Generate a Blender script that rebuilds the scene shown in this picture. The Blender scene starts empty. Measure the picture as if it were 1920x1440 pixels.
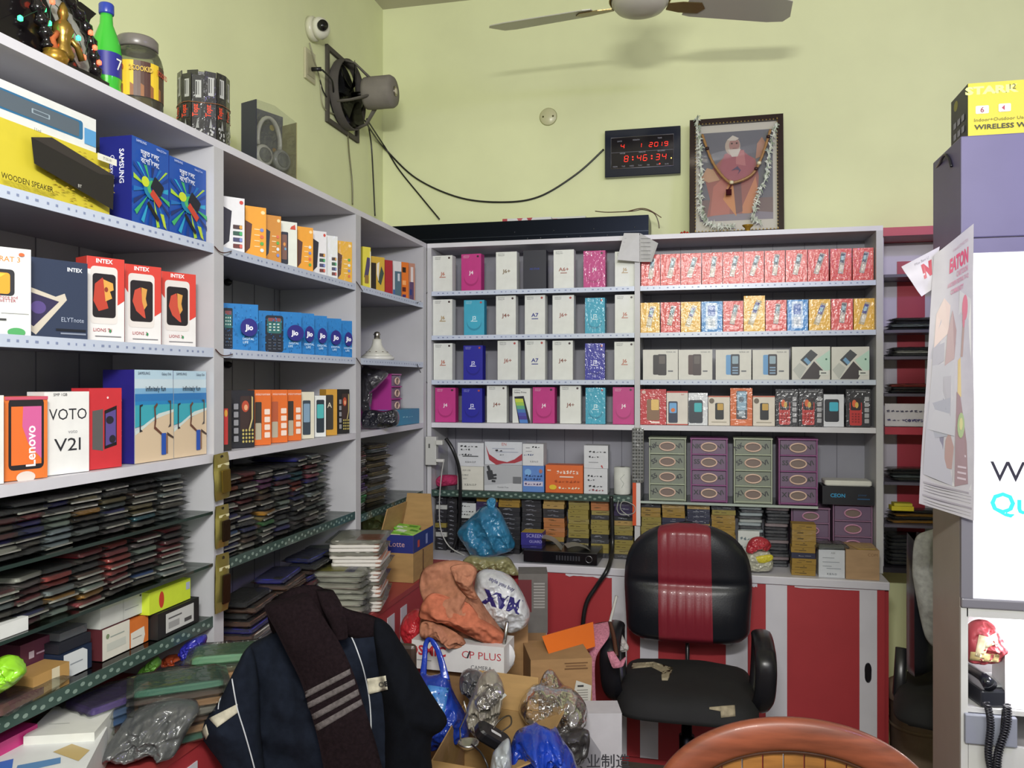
import bpy, math, random
from mathutils import Vector, Matrix, noise
PI = math.pi
rnd = random.Random(7)
C = bpy.context.scene.collection
H = 1.6                      # eye height
F = 1540.0                   # focal length in 1920-px frame units
TH = math.radians(13.16)
ST, CT = math.sin(TH), math.cos(TH)
HZ = 715.0

# ------------------------------------------------------------ placing
def ray(u):
    t = (u - 960) / F
    return (-ST + t * CT, CT + t * ST)
def P(u, v, d=None, X=None, Y=None, Z=None):
    """world point that lies at picture place (u, v) with one known coordinate"""
    a, b = ray(u)
    if d is None:
        if X is not None: d = X / a
        elif Y is not None: d = Y / b
        else: d = (H - Z) * F / (v - HZ)
    return Vector((a * d, b * d, H + (HZ - v) * d / F))
def depth(p): return -p[0] * ST + p[1] * CT
CR = Vector((CT, ST, 0)); CF = Vector((-ST, CT, 0)); UP = Vector((0, 0, 1))

# ------------------------------------------------------------ materials
_m = {}
def lin(h):
    h = h.lstrip('#')
    r = []
    for i in (0, 2, 4):
        c = int(h[i:i+2], 16) / 255
        r.append(c / 12.92 if c <= .04045 else ((c + .055) / 1.055) ** 2.4)
    return (*r, 1)
def M(col, kind='card'):
    """procedural materials; kind chooses the finish"""
    key = (col, kind)
    if key in _m: return _m[key]
    m = bpy.data.materials.new(kind + '_' + col.lstrip('#')); m.use_nodes = True
    nt = m.node_tree; b = nt.nodes['Principled BSDF']; out = nt.nodes['Material Output']
    c = lin(col); b.inputs['Base Color'].default_value = c
    N = nt.nodes.new; L = nt.links.new
    def noisecol(scale, lo, hi, detail=4, stretch=None):
        tc = N('ShaderNodeTexCoord'); tx = N('ShaderNodeTexNoise'); tx.inputs['Scale'].default_value = scale
        tx.inputs['Detail'].default_value = detail
        if stretch:
            mp = N('ShaderNodeMapping'); mp.inputs['Scale'].default_value = stretch
            L(tc.outputs['Object'], mp.inputs[0]); L(mp.outputs[0], tx.inputs['Vector'])
        else: L(tc.outputs['Object'], tx.inputs['Vector'])
        r = N('ShaderNodeValToRGB'); r.color_ramp.elements[0].position = .3; r.color_ramp.elements[1].position = .7
        r.color_ramp.elements[0].color = (*[x * lo for x in c[:3]], 1)
        r.color_ramp.elements[1].color = (*[min(1, x * hi) for x in c[:3]], 1)
        L(tx.outputs[0], r.inputs[0]); L(r.outputs[0], b.inputs['Base Color']); return tx
    def bump(scale, strength, dist=.002, inp='Normal', typ='noise', detail=3):
        tc = N('ShaderNodeTexCoord')
        tx = N('ShaderNodeTexNoise' if typ == 'noise' else 'ShaderNodeTexVoronoi'); tx.inputs['Scale'].default_value = scale
        if typ == 'noise': tx.inputs['Detail'].default_value = detail
        L(tc.outputs['Object'], tx.inputs['Vector'])
        bp = N('ShaderNodeBump'); bp.inputs['Strength'].default_value = strength; bp.inputs['Distance'].default_value = dist
        L(tx.outputs[0], bp.inputs['Height']); L(bp.outputs[0], b.inputs[inp])
    R = lambda x: b.inputs['Roughness'].__setattr__('default_value', x)
    if kind == 'card': R(.45); noisecol(30, .96, 1.03)
    elif kind == 'print': R(.42)
    elif kind == 'matte': R(.85); noisecol(25, .9, 1.06)
    elif kind == 'wrap':      # printed card inside crackly cellophane
        R(.5); b.inputs['Coat Weight'].default_value = 1; b.inputs['Coat Roughness'].default_value = .12
        bump(55, 1.0, .004, 'Coat Normal')
    elif kind == 'plastic': R(.3); bump(15, .1)
    elif kind == 'gloss': R(.12)
    elif kind == 'metal': R(.35); b.inputs['Metallic'].default_value = 1
    elif kind == 'goldm': R(.3); b.inputs['Metallic'].default_value = .8; bump(60, .4)
    elif kind == 'fabric': R(.95); b.inputs['Specular IOR Level'].default_value = .12; noisecol(60, .8, 1.15); bump(350, .35, .001)
    elif kind == 'knit': R(1); b.inputs['Specular IOR Level'].default_value = .08; noisecol(150, .7, 1.2); bump(220, .6, .002)
    elif kind == 'leather': R(.4); bump(180, .35, .001); b.inputs['Coat Weight'].default_value = .15
    elif kind == 'poly':      # thin polythene bag, coloured
        R(.25); b.inputs['Transmission Weight'].default_value = 0; bump(22, .9, .008)
        b.inputs['Coat Weight'].default_value = .5; noisecol(9, .7, 1.25)
    elif kind == 'laminate': R(.4); noisecol(6, .93, 1.04)
    elif kind == 'wall':
        R(.75); noisecol(2.2, .93, 1.04, 6); bump(45, .12, .002)
    elif kind == 'wood':
        R(.42); noisecol(7, .6, 1.3, 6, (1, 1, 7)); b.inputs['Coat Weight'].default_value = .12
    elif kind == 'cardboard': R(.8); noisecol(14, .88, 1.06, 5, (1, 1, 4))
    elif kind == 'emit': b.inputs['Emission Color'].default_value = c; b.inputs['Emission Strength'].default_value = 3
    elif kind == 'screen': b.inputs['Emission Color'].default_value = c; b.inputs['Emission Strength'].default_value = 1.9; b.inputs['Base Color'].default_value = (.02, .02, .02, 1)
    elif kind in ('film', 'glass', 'smoke'):
        nt.nodes.remove(b)
        t = N('ShaderNodeBsdfTransparent'); g = N('ShaderNodeBsdfGlossy'); mx = N('ShaderNodeMixShader')
        t.inputs[0].default_value = c; g.inputs['Roughness'].default_value = {'film': .16, 'glass': .04, 'smoke': .2}[kind]
        fr = N('ShaderNodeFresnel'); fr.inputs[0].default_value = 1.45
        mm = N('ShaderNodeMath'); mm.operation = 'MULTIPLY_ADD'
        mm.inputs[1].default_value = {'film': .75, 'glass': .8, 'smoke': .6}[kind]; mm.inputs[2].default_value = {'film': .06, 'glass': .02, 'smoke': .12}[kind]
        if kind != 'glass':
            tc = N('ShaderNodeTexCoord'); tx = N('ShaderNodeTexNoise'); tx.inputs['Scale'].default_value = 45
            bp = N('ShaderNodeBump'); bp.inputs['Strength'].default_value = .8; bp.inputs['Distance'].default_value = .004
            L(tc.outputs['Object'], tx.inputs['Vector']); L(tx.outputs[0], bp.inputs['Height']); L(bp.outputs[0], g.inputs['Normal'])
        src = t.outputs[0]
        if kind != 'glass':
            df = N('ShaderNodeBsdfDiffuse'); df.inputs[0].default_value = (.75, .75, .73, 1); m2 = N('ShaderNodeMixShader'); m2.inputs[0].default_value = .035 if kind == 'film' else .2
            L(t.outputs[0], m2.inputs[1]); L(df.outputs[0], m2.inputs[2]); src = m2.outputs[0]
        L(fr.outputs[0], mm.inputs[0]); L(mm.outputs[0], mx.inputs[0]); L(src, mx.inputs[1]); L(g.outputs[0], mx.inputs[2]); L(mx.outputs[0], out.inputs[0])
    _m[key] = m
    return m

# ------------------------------------------------------------ text
_t = {}
_tc = bpy.data.curves.new('lettering', 'FONT'); _tc.resolution_u = 2; _to = bpy.data.objects.new('lettering', _tc); C.objects.link(_to)
def text(s, bold=0.0):
    if (s, bold) in _t: return _t[(s, bold)]
    _tc.body = s; _tc.offset = bold; _tc.size = 1
    _to.data.update_tag(); bpy.context.view_layer.update()
    ev = _to.evaluated_get(bpy.context.evaluated_depsgraph_get()); me = ev.to_mesh()
    vs = [(v.co.x, v.co.y) for v in me.vertices]; fs = [tuple(p.vertices) for p in me.polygons]
    ev.to_mesh_clear()
    if vs:
        x0 = min(v[0] for v in vs); x1 = max(v[0] for v in vs); y0 = min(v[1] for v in vs); y1 = max(v[1] for v in vs)
    else: x0 = y0 = 0; x1 = y1 = 1
    r = (vs, fs, x0, x1, y0, y1); _t[(s, bold)] = r
    return r

# ------------------------------------------------------------ mesh builder
class MB:
    def __init__(s): s.v = []; s.f = []; s.mi = []; s.ms = []; s.sm = []
    def slot(s, m):
        if m not in s.ms: s.ms.append(m)
        return s.ms.index(m)
    def add(s, vs, fs, m, smooth=False):
        n = len(s.v); k = s.slot(m)
        s.v += [tuple(v) for v in vs]
        for f in fs: s.f.append(tuple(i + n for i in f)); s.mi.append(k); s.sm.append(smooth)
        return s
    def box(s, x0, x1, y0, y1, z0, z1, m, mat=None):
        vs = [(x, y, z) for x in (x0, x1) for y in (y0, y1) for z in (z0, z1)]
        if mat is not None: vs = [mat @ Vector(v) for v in vs]
        return s.add(vs, [(0,1,3,2),(4,6,7,5),(0,4,5,1),(2,3,7,6),(0,2,6,4),(1,5,7,3)], m)
    def poly(s, pts, m): return s.add(pts, [tuple(range(len(pts)))], m)
    def tube(s, pts, r, m, n=8, closed=False, caps=True, flat=1.0):
        pts = [Vector(p) for p in pts]; K = len(pts); vs = []; fs = []
        rr = r if isinstance(r, (list, tuple)) else [r] * K
        prev = None
        for i, p in enumerate(pts):
            if closed: t = pts[(i+1) % K] - pts[i-1]
            else: t = pts[min(i+1, K-1)] - pts[max(i-1, 0)]
            t = t.normalized() if t.length > 1e-9 else Vector((0,0,1))
            if prev is None:
                a = Vector((0,0,1)) if abs(t.z) < .9 else Vector((1,0,0)); x = t.cross(a).normalized()
            else: x = (prev - t * prev.dot(t)); x = x.normalized() if x.length > 1e-6 else t.orthogonal().normalized()
            prev = x; y = t.cross(x)
            for j in range(n):
                a = 2*PI*j/n; vs.append(p + x*math.cos(a)*rr[i] + y*math.sin(a)*rr[i]*flat)
        for i in range(K if closed else K-1):
            for j in range(n):
                a = i*n+j; b = i*n+(j+1) % n; c = ((i+1) % K)*n+(j+1) % n; d = ((i+1) % K)*n+j
                fs.append((a, b, c, d))
        if caps and not closed: fs += [tuple(range(n))[::-1], tuple(range((K-1)*n, K*n))]
        return s.add(vs, fs, m, True)
    def lathe(s, prof, m, n=24, c=(0,0,0), axis='z', caps=True):
        vs = []; fs = []; K = len(prof)
        for r, z in prof:
            for j in range(n):
                a = 2*PI*j/n; p = (r*math.cos(a), r*math.sin(a), z)
                if axis == 'x': p = (z, p[0], p[1])
                if axis == 'y': p = (p[0], z, p[1])
                vs.append((p[0]+c[0], p[1]+c[1], p[2]+c[2]))
        for i in range(K-1):
            for j in range(n): fs.append((i*n+j, i*n+(j+1) % n, (i+1)*n+(j+1) % n, (i+1)*n+j))
        if caps: fs += [tuple(range(n))[::-1], tuple(range((K-1)*n, K*n))]
        return s.add(vs, fs, m, True)
    def slab(s, w, d, h, r, m, c=(0,0,0), n=4, ch=.2):
        """rounded-corner slab lying flat, centred, base at z=c[2]"""
        ring = []
        for cx, cy, a0 in ((w/2-r, d/2-r, 0), (-w/2+r, d/2-r, PI/2), (-w/2+r, -d/2+r, PI), (w/2-r, -d/2+r, 1.5*PI)):
            for k in range(n+1):
                a = a0 + PI/2*k/n; ring.append((cx + r*math.cos(a), cy + r*math.sin(a)))
        K = len(ring); e = h*ch; vs = []
        for z, q in ((0, 1-e/w*2), (e, 1), (h-e, 1), (h, 1-e/w*2)):
            vs += [(x*q + c[0], y*q + c[1], z + c[2]) for x, y in ring]
        fs = [tuple(range(K))[::-1], tuple(range(3*K, 4*K))]
        for L_ in range(3):
            for i in range(K): fs.append((L_*K+i, L_*K+(i+1) % K, (L_+1)*K+(i+1) % K, (L_+1)*K+i))
        return s.add(vs, fs, m)
    def text(s, string, m, o, ex, ey, size, align='c', sx=1.0, bold=0.0):
        """lettering in the plane (o, ex, ey); size = capital height"""
        vs, fs, x0, x1, y0, y1 = text(string, bold)
        k = size / .72; ox = {'c': (x0+x1)/2, 'l': x0, 'r': x1}[align]
        o, ex, ey = Vector(o), Vector(ex), Vector(ey)
        return s.add([o + ex*((x-ox)*k*sx) + ey*(y*k) for x, y in vs], fs, m)
    def art(s, cmds, o, ex, ey, w, h, nrm, e0=.0004, de=.00025, kind='print'):
        """flat print on a face: commands in 0..1 face coordinates"""
        o, ex, ey, nrm = Vector(o), Vector(ex), Vector(ey), Vector(nrm)
        for i, c in enumerate(cmds):
            b = o + nrm*(e0 + de*i); q = lambda x, y: b + ex*(x*w) + ey*(y*h)
            col = c[-1] if not isinstance(c[-1], dict) else c[-2]
            m = M(col, kind)
            if c[0] == 'r': s.poly([q(c[1], c[2]), q(c[3], c[2]), q(c[3], c[4]), q(c[1], c[4])], m)
            elif c[0] == 'p': s.poly([q(x, y) for x, y in c[1]], m)
            elif c[0] == 'e': s.poly([q(c[1] + c[3]*math.cos(2*PI*k/20), c[2] + c[4]*math.sin(2*PI*k/20)) for k in range(20)], m)
            elif c[0] == 'rr':   # rounded rectangle cx cy w h rot(deg) in metres-proportional coords
                cx, cy, rw, rh, rot = c[1:6]; rw *= w; rh *= h; r = min(rw, rh)*.14; a = math.radians(rot); pts = []
                for kx, ky, a0 in ((1,1,0), (-1,1,PI/2), (-1,-1,PI), (1,-1,1.5*PI)):
                    for j in range(4):
                        t = a0 + PI/2*j/3; x = kx*(rw/2-r) + r*math.cos(t); y = ky*(rh/2-r) + r*math.sin(t)
                        pts.append(b + ex*(cx*w + x*math.cos(a) - y*math.sin(a)) + ey*(cy*h + x*math.sin(a) + y*math.cos(a)))
                s.poly(pts, m)
            elif c[0] == 't':    # text x y size(of h) [align sx bold rot]
                op = dict(a='c', sx=1, b=0, rot=0)
                if isinstance(c[-1], dict): op.update(c[-1])
                a = math.radians(op['rot']); e1 = ex*math.cos(a) + ey*math.sin(a); e2 = ey*math.cos(a) - ex*math.sin(a)
                s.text(c[1], m, q(c[2], c[3]), e1, e2, c[4]*h, op['a'], op['sx'], op['b'])
        return s
    def build(s, name, parent=None, loc=None, rz=0, smooth_all=None, bevel=0):
        me = bpy.data.meshes.new(name); me.from_pydata([tuple(v) for v in s.v], [], s.f)
        for m in s.ms: me.materials.append(m)
        me.polygons.foreach_set('material_index', s.mi); me.polygons.foreach_set('use_smooth', s.sm); me.update()
        o = bpy.data.objects.new(name, me); C.objects.link(o)
        if loc is not None: o.location = loc
        if rz: o.rotation_euler[2] = rz
        if parent: o.parent = parent
        if bevel:
            b = o.modifiers.new('bevel', 'BEVEL'); b.width = bevel; b.segments = 2; b.limit_method = 'ANGLE'
        return o

def tag(o, label, cat, group=None, kind=None):
    if label: o['label'] = label
    if cat: o['category'] = cat
    if group: o['group'] = group
    if kind: o['kind'] = kind
    return o
def struct(o): o['kind'] = 'structure'; return o
def thing(name, label, cat, loc=(0,0,0), rz=0, group=None):
    o = bpy.data.objects.new(name, None); C.objects.link(o); o.location = loc; o.rotation_euler = (0, 0, rz); o.empty_display_size = .05
    return tag(o, label, cat, group)
def dup(src, loc=None, rz=None, label=None, group=None, parent=None, rot=None, scale=None):
    c = src.copy(); C.objects.link(c)
    if parent is not None: c.parent = parent
    for ch in list(src.children): dup(ch, parent=c)
    if loc is not None: c.location = loc
    if rot is not None: c.rotation_euler = rot
    elif rz is not None: c.rotation_euler = (0, 0, rz)
    if scale is not None: c.scale = scale
    if label: c['label'] = label
    if group: c['group'] = group
    return c
ORD = ['topmost', 'second from top', 'third from top', 'fourth from top', 'fifth from top', 'sixth from top', 'seventh from top', 'eighth from top',
       'ninth from top', 'tenth from top', 'eleventh from top', 'twelfth from top', 'thirteenth from top', 'fourteenth from top', 'fifteenth from top', 'sixteenth from top', 'seventeenth from top', 'eighteenth from top', 'nineteenth from top', 'twentieth from top']
NTH = ['first', 'second', 'third', 'fourth', 'fifth', 'sixth', 'seventh', 'eighth', 'ninth', 'tenth', 'eleventh', 'twelfth']

def catmull(pts, n=6):
    pts = [Vector(p) for p in pts]; out = []
    for i in range(len(pts)-1):
        p0 = pts[max(i-1, 0)]; p1 = pts[i]; p2 = pts[i+1]; p3 = pts[min(i+2, len(pts)-1)]
        for k in range(n):
            t = k/n; out.append(.5*((2*p1) + (p2-p0)*t + (2*p0-5*p1+4*p2-p3)*t*t + (3*p1-p0-3*p2+p3)*t**3))
    out.append(pts[-1]); return out
def cable(name, label, pts, r, col='#1c1c1e', n=6, cat='cable', group=None, kind='plastic'):
    pts = catmull(pts, n); o0 = pts[0].copy()
    mb = MB(); mb.tube([p - o0 for p in pts], r, M(col, kind), 6)
    return tag(mb.build(name, loc=o0), label, cat, group)

def closedspline(pts, n=5):
    K = len(pts); out = []
    for i in range(K):
        p0, p1, p2, p3 = [Vector(pts[(i+k) % K]) for k in (-1, 0, 1, 2)]
        for k in range(n):
            t = k/n; out.append(.5*((2*p1) + (p2-p0)*t + (2*p0-5*p1+4*p2-p3)*t*t + (3*p1-p0-3*p2+p3)*t**3))
    return out
def bulge(mb, outline, d, thick, m, amp=.01, freq=4.5, seed=0, tilt=(0, 0), ctr=None, spl=8, rings=30, back=.6, ridge=True, folds=None, origin=None, orient=None, power=.5):
    """a closed, rounded volume whose widest rim follows the outline (u, v); thick = bulge toward the viewer.
    tilt = metres of extra depth per metre to the right / upward."""
    pts = closedspline([(a, b) for a, b in outline], spl) if spl else [Vector(p) for p in outline]
    if ctr is None: ctr = sum((Vector(p) for p in pts), Vector((0, 0))) / len(pts)
    c = P(ctr[0], ctr[1], d=d); o0 = origin if origin is not None else c
    K = len(pts); loc = []
    for p in pts:
        q = P(p[0], p[1], d=d) - c; loc.append((q.dot(CR), q.z))
    vs = []; fs = []
    size = max(max(a for a, b in loc)-min(a for a, b in loc), max(b for a, b in loc)-min(b for a, b in loc))
    fq = freq/size
    def pt(x, z, side, b):
        q = CR*x + UP*z + CF*(tilt[0]*x + tilt[1]*z)
        if ridge:      # creased: cell pattern gives flat facets between sharp folds
            dd = noise.voronoi(Vector((x*fq + seed*7.1, z*fq*.8, seed + side*3.)))[0]
            k = 2.0*dd[0] - .75
            dd = noise.voronoi(Vector((x*fq*2.3 + seed, z*fq*2.3, seed*1.7 + side)))[0]; k += .5*(2*dd[0] - .7); dd = noise.voronoi(Vector((x*fq*5 + seed, z*fq*5, seed*.7 + side)))[0]; k += .22*(2*dd[0] - .7)
        else:
            k = noise.noise(Vector((x*fq + seed*7.1, z*fq, seed + side*3.))) + .5*noise.noise(Vector((x*fq*2.7 + seed, z*fq*2.7, seed*1.7 + side)))
        if folds: k += folds[1]*(1 - 2*abs(math.sin(.5*((x*math.cos(folds[2]) + z*math.sin(folds[2]))*folds[0] + 5*noise.noise(Vector((x*5, z*5, seed)))))))
        dep = -side*(thick if side > 0 else thick*back)*b + (-side)*amp*k*min(1, b*1.8)
        return c - o0 + q + CF*dep
    for side in (1, -1):
        base = len(vs)
        for r in range(rings):
            s = 1 - r/rings
            for x, z in loc:
                vs.append(pt(x*s, z*s, side, max(0, 1 - s*s)**power))
        vs.append(pt(0, 0, side, 1))
        for r in range(rings-1):
            for j in range(K):
                f = (base+r*K+j, base+r*K+(j+1) % K, base+(r+1)*K+(j+1) % K, base+(r+1)*K+j)
                fs.append(f if side > 0 else f[::-1])
        for j in range(K):
            f = (base+(rings-1)*K+j, base+(rings-1)*K+(j+1) % K, base+rings*K); fs.append(f if side > 0 else f[::-1])
    n1 = rings*K+1
    remap = {n1 + j: j for j in range(K)}     # weld the rim
    fs = [tuple(remap.get(i, i) for i in f) for f in fs]
    mb.add(vs, fs, m, True); return o0
def soft(name, label, cat, outline, d, thick, m, parent=None, group=None, **k):
    mb = MB(); o0 = bulge(mb, outline, d, thick, m, **k)
    o = mb.build(name, loc=o0)
    me = o.data
    return tag(o, label, cat, group) if parent is None else reparent(o, parent)
def wmat(o): return (wmat(o.parent) if o.parent else Matrix.Identity(4)) @ Matrix.Translation(o.location) @ o.rotation_euler.to_matrix().to_4x4()
def reparent(o, parent):
    m = wmat(parent).inverted() @ wmat(o); o.parent = parent; o.matrix_parent_inverse = Matrix.Identity(4)
    o.location = m.to_translation(); o.rotation_euler = m.to_euler()
    return o
def band(mb, pts, m, thick=.006, n=6, cross=3, wav=0.0, seed=0):
    """cloth strip: pts = list of (u_left, v_left, u_right, v_right, d)"""
    A = catmull([P(p[0], p[1], d=p[4]) for p in pts], n); B = catmull([P(p[2], p[3], d=p[4]) for p in pts], n)
    vs = []; fs = []; W = cross*2+1
    for s in (0, 1):
        for a, b in zip(A, B):
            for j in range(W):
                t = j/(W-1); p = a.lerp(b, t); off = thick*math.sin(PI*t)**.4
                off *= 1 if s == 0 else -1
                off += wav*noise.noise(p*12 + Vector((seed, 0, 0)))
                vs.append(p - CF*off)
    n1 = len(A)*W
    for s in (0, 1):
        for i in range(len(A)-1):
            for j in range(W-1):
                f = (s*n1+i*W+j, s*n1+i*W+j+1, s*n1+(i+1)*W+j+1, s*n1+(i+1)*W+j); fs.append(f if s else f[::-1])
    for i in range(len(A)-1):
        fs.append((i*W, (i+1)*W, n1+(i+1)*W, n1+i*W)); fs.append((i*W+W-1, n1+i*W+W-1, n1+(i+1)*W+W-1, (i+1)*W+W-1))
    fs.append(tuple(range(W)) + tuple(range(n1+W-1, n1-1, -1))); q = (len(A)-1)*W
    fs.append(tuple(range(q+W-1, q-1, -1)) + tuple(range(n1+q, n1+q+W)))
    mb.add(vs, fs, m, True); return vs

def card_box(name, label, cat, u0, u1, vt, vb=None, X=None, Y=None, d=None, ang=0, z=None, dep=.05, body='#d8ddd6', side=None, top=None, art=(), spine=(), kind='card', group=None, ak='print', lean=0, parent=None):
    """carton standing at the picture span u0..u1; ang = direction of its face (0 parallel to the back wall, 90 along the left wall)"""
    p = P(u0, vt, X=X, Y=Y, d=d); a = math.radians(ang); ex = Vector((math.cos(a), math.sin(a), 0))
    ra, rb = ray(u1)                       # find width so the far edge meets u1
    det = ex.x*rb - ex.y*ra
    w = abs((-p.x*rb + p.y*ra)/det)
    if z is None: z = P(u0, vb, d=depth(p)).z
    hgt = p.z - z
    mb = MB(); bm = M(body, kind); s_ = M(side or body, kind); t_ = M(top or body, kind)
    c8 = [(0,0,0),(w,0,0),(w,dep,0),(0,dep,0),(0,0,hgt),(w,0,hgt),(w,dep,hgt),(0,dep,hgt)]
    mb.add(c8, [(0,1,5,4)], bm); mb.add(c8, [(2,3,7,6), (3,0,4,7), (1,2,6,5)], s_); mb.add(c8, [(4,5,6,7), (0,3,2,1)], t_)
    mb.art(art, (0,0,0), (1,0,0), (0,0,1), w, hgt, (0,-1,0), kind=ak)
    if spine: mb.art(spine, (0,dep,0), (0,-1,0), (0,0,1), dep, hgt, (-1,0,0), kind=ak)
    o = mb.build(name, loc=(p.x, p.y, z), rz=a)
    if lean: o.rotation_euler[0] = lean
    tag(o, label, cat, group)
    return o
# ============================================================ room
XL, XW, YB, YW, ZT, ZC = -1.246, -1.571, 3.6, 3.87, 2.235, 3.467
WALL = M('#dbe0b1', 'wall')
def plane_box(name, x0, x1, y0, y1, z0, z1, m):
    mb = MB(); mb.box(x0, x1, y0, y1, z0, z1, m); return struct(mb.build(name))
plane_box('wall_back', XW-.12, 3.3, YW, YW+.12, 0, ZC, WALL)
plane_box('wall_left', XW-.12, XW, -1.6, YW, 0, ZC, WALL)
plane_box('wall_right', 3.3, 3.42, -1.6, YW+.12, 0, ZC, WALL)
plane_box('ceiling', XW-.12, 3.42, -1.6, YW+.12, ZC, ZC+.1, M('#b9b5a2', 'wall'))
plane_box('floor', XW-.12, 3.42, -1.6, YW+.12, -.1, 0, M('#6b625a', 'matte'))

LAM = M('#bdbdc1', 'laminate'); LAMB = M('#9d9da8', 'laminate'); WHITE = M('#d3d2da', 'laminate'); UND = M('#8b8a94', 'laminate')
STRIP = M('#c6d0e2', 'plastic'); STRIPD = M('#8793b4', 'print'); GLASS = M('#e4ece6', 'glass'); GEDGE = M('#2c3a36', 'gloss'); GPAT = M('#3f524c', 'gloss'); GPATL = M('#7f9389', 'gloss')
def strip(parent, a, b, nrm, z0, z1, name='edge_strip'):
    """printed price strip along a shelf front from a to b (xy)"""
    a, b, nrm = Vector((*a, 0)), Vector((*b, 0)), Vector((*nrm, 0)); L_ = (b-a).length; e = (b-a).normalized(); mb = MB(); t = .003
    q = lambda s, z, o=0: a + e*s + nrm*o + UP*z
    vs = [q(0,z0), q(L_,z0), q(L_,z1), q(0,z1), q(0,z0,t), q(L_,z0,t), q(L_,z1,t), q(0,z1,t)]
    mb.add(vs, [(0,1,2,3), (4,5,6,7), (0,1,5,4), (3,2,6,7), (0,3,7,4), (1,2,6,5)], STRIP)
    s = .03; r = random.Random(int(L_*1000)); zm = (z0+z1)/2
    while s < L_-.03:
        w = r.uniform(.004, .009); mb.poly([q(s, zm-.002, t+.0005), q(s+w, zm-.002, t+.0005), q(s+w, zm+.003, t+.0005), q(s, zm+.003, t+.0005)], STRIPD); s += r.uniform(.02, .034)
    return mb.build(name, parent)
def lace(parent, a, b, nrm, z0, z1):
    """dark glass-edge trim with a repeating embossed wave"""
    a, b, nrm = Vector((*a, 0)), Vector((*b, 0)), Vector((*nrm, 0)); L_ = (b-a).length; e = (b-a).normalized(); mb = MB(); t = .004
    q = lambda s, z, o=0: a + e*s + nrm*o + UP*z
    vs = [q(0,z0), q(L_,z0), q(L_,z1), q(0,z1), q(0,z0,t), q(L_,z0,t), q(L_,z1,t), q(0,z1,t)]
    mb.add(vs, [(0,1,2,3), (4,5,6,7), (0,1,5,4), (3,2,6,7), (0,3,7,4), (1,2,6,5)], GPAT)
    s = .02; k = 0; h = z1-z0
    while s < L_-.02:
        c = q(s, z0+h*(.35 if k % 2 else .62), t+.001); r = h*.16
        mb.poly([c + e*(r*1.5*math.cos(x*PI/4)) + UP*(r*math.sin(x*PI/4)) for x in range(8)], GPATL); s += .021; k += 1
    return mb.build('edge_strip', parent)

# ---- left shelving
LU = thing('shelving_unit', 'long pale laminate shelving unit along the left wall, full of phone boxes and covers', 'shelves', (XL, .85, 0))
def lpart(name, boxes, m, parent=None, bevel=0):
    mb = MB()
    for b in boxes: mb.box(b[0]-XL, b[1]-XL, b[2]-.85, b[3]-.85, b[4], b[5], m)
    return mb.build(name, parent or LU, bevel=bevel)
Y0, YE = .85, 3.6
posts = [.9, 1.933, 2.831, 3.578]
lpart('top_board', [(XW+.004, XL, Y0, YE, ZT-.02, ZT)], WHITE)
lpart('back_panel', [(XW+.004, XW+.016, Y0, YE, .82, ZT-.02)], LAMB)
mb = MB()
for y in [Y0+.1+.14*k for k in range(19)]:
    mb.box(XW+.016-XL, XW+.0175-XL, y-.85, y-.85+.003, .83, ZT-.02, M('#6f6e7a', 'laminate'))
mb.build('panel_groove', LU)
for y in posts: lpart('partition', [(XW+.018, XL, y-.022, y+.022, .817, ZT-.02)], LAM)
bays = list(zip(posts[:-1], posts[1:]))
for i, (a, b) in enumerate(bays):
    a += .023; b -= .023
    lpart('board', [(XW+.018, XL, a, b, 1.388, 1.41)], WHITE)
    for z in (1.957, 1.685):
        s = lpart('shelf', [(XW+.018, XL-.004, a, b, z-.014, z)], UND)
        strip_ = strip(s, (-.004, a-.85), (-.004, b-.85), (1, 0), z-.022, z+.002)
    zs = {0: [(1.261, 0), (1.125, 0), (.985, 1)], 1: [(1.12, 1)], 2: [(1.10, 1)]}[i]
    for z, fancy in zs:
        s = lpart('glass_shelf', [(XW+.02, XL-.006, a, b, z-.007, z)], GLASS)
        if fancy: lace(s, (-.006, a-.85), (-.006, b-.85), (1, 0), z-.026, z+.002)
        else:
            mb = MB(); mb.box(-.006, -.002, a-.85, b-.85, z-.007, z, GEDGE); mb.build('glass_edge', s)
for y, z in [(y, z) for y in (1.5, 2.45, 3.25) for z in (1.93, 1.655)]:
    mb = MB(); mb.lathe([(.012, 0), (.012, .01), (.006, .02)], M('#1d1c20', 'plastic'), 10, (XW+.02-XL, y-.85, z), 'x'); mb.build('shelf_bracket', LU)

# ---- back shelving
BU = thing('shelving_unit', 'pale laminate shelving unit on the back wall with rows of upright phone boxes', 'shelves', (XL, YB, 0))
def bpart(name, boxes, m, parent=None, bevel=0):
    mb = MB()
    for b in boxes: mb.box(b[0]-XL, b[1]-XL, b[2]-YB, b[3]-YB, b[4], b[5], m)
    return mb.build(name, parent or BU, bevel=bevel)
XM0, XM1, XR0, XR1 = -.294, -.271, .684, .71
bpart('top_board', [(XL+.002, XR1, YB+.001, YW-.004, ZT-.02, ZT)], WHITE)
bpart('back_panel', [(XL+.002, XR1, YW-.016, YW-.004, .82, ZT-.02)], LAMB)
mb = MB()
for k in range(15): mb.box(.06+.135*k, .063+.135*k, YW-.0175-YB, YW-.016-YB, .83, ZT-.02, M('#6f6e7a', 'laminate'))
mb.build('panel_groove', BU)
for a, b in ((XL+.002, XL+.022), (XM0, XM1), (XR0, XR1)): bpart('partition', [(a, b, YB+.001, YW-.018, .817, ZT-.02)], LAM)
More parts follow.
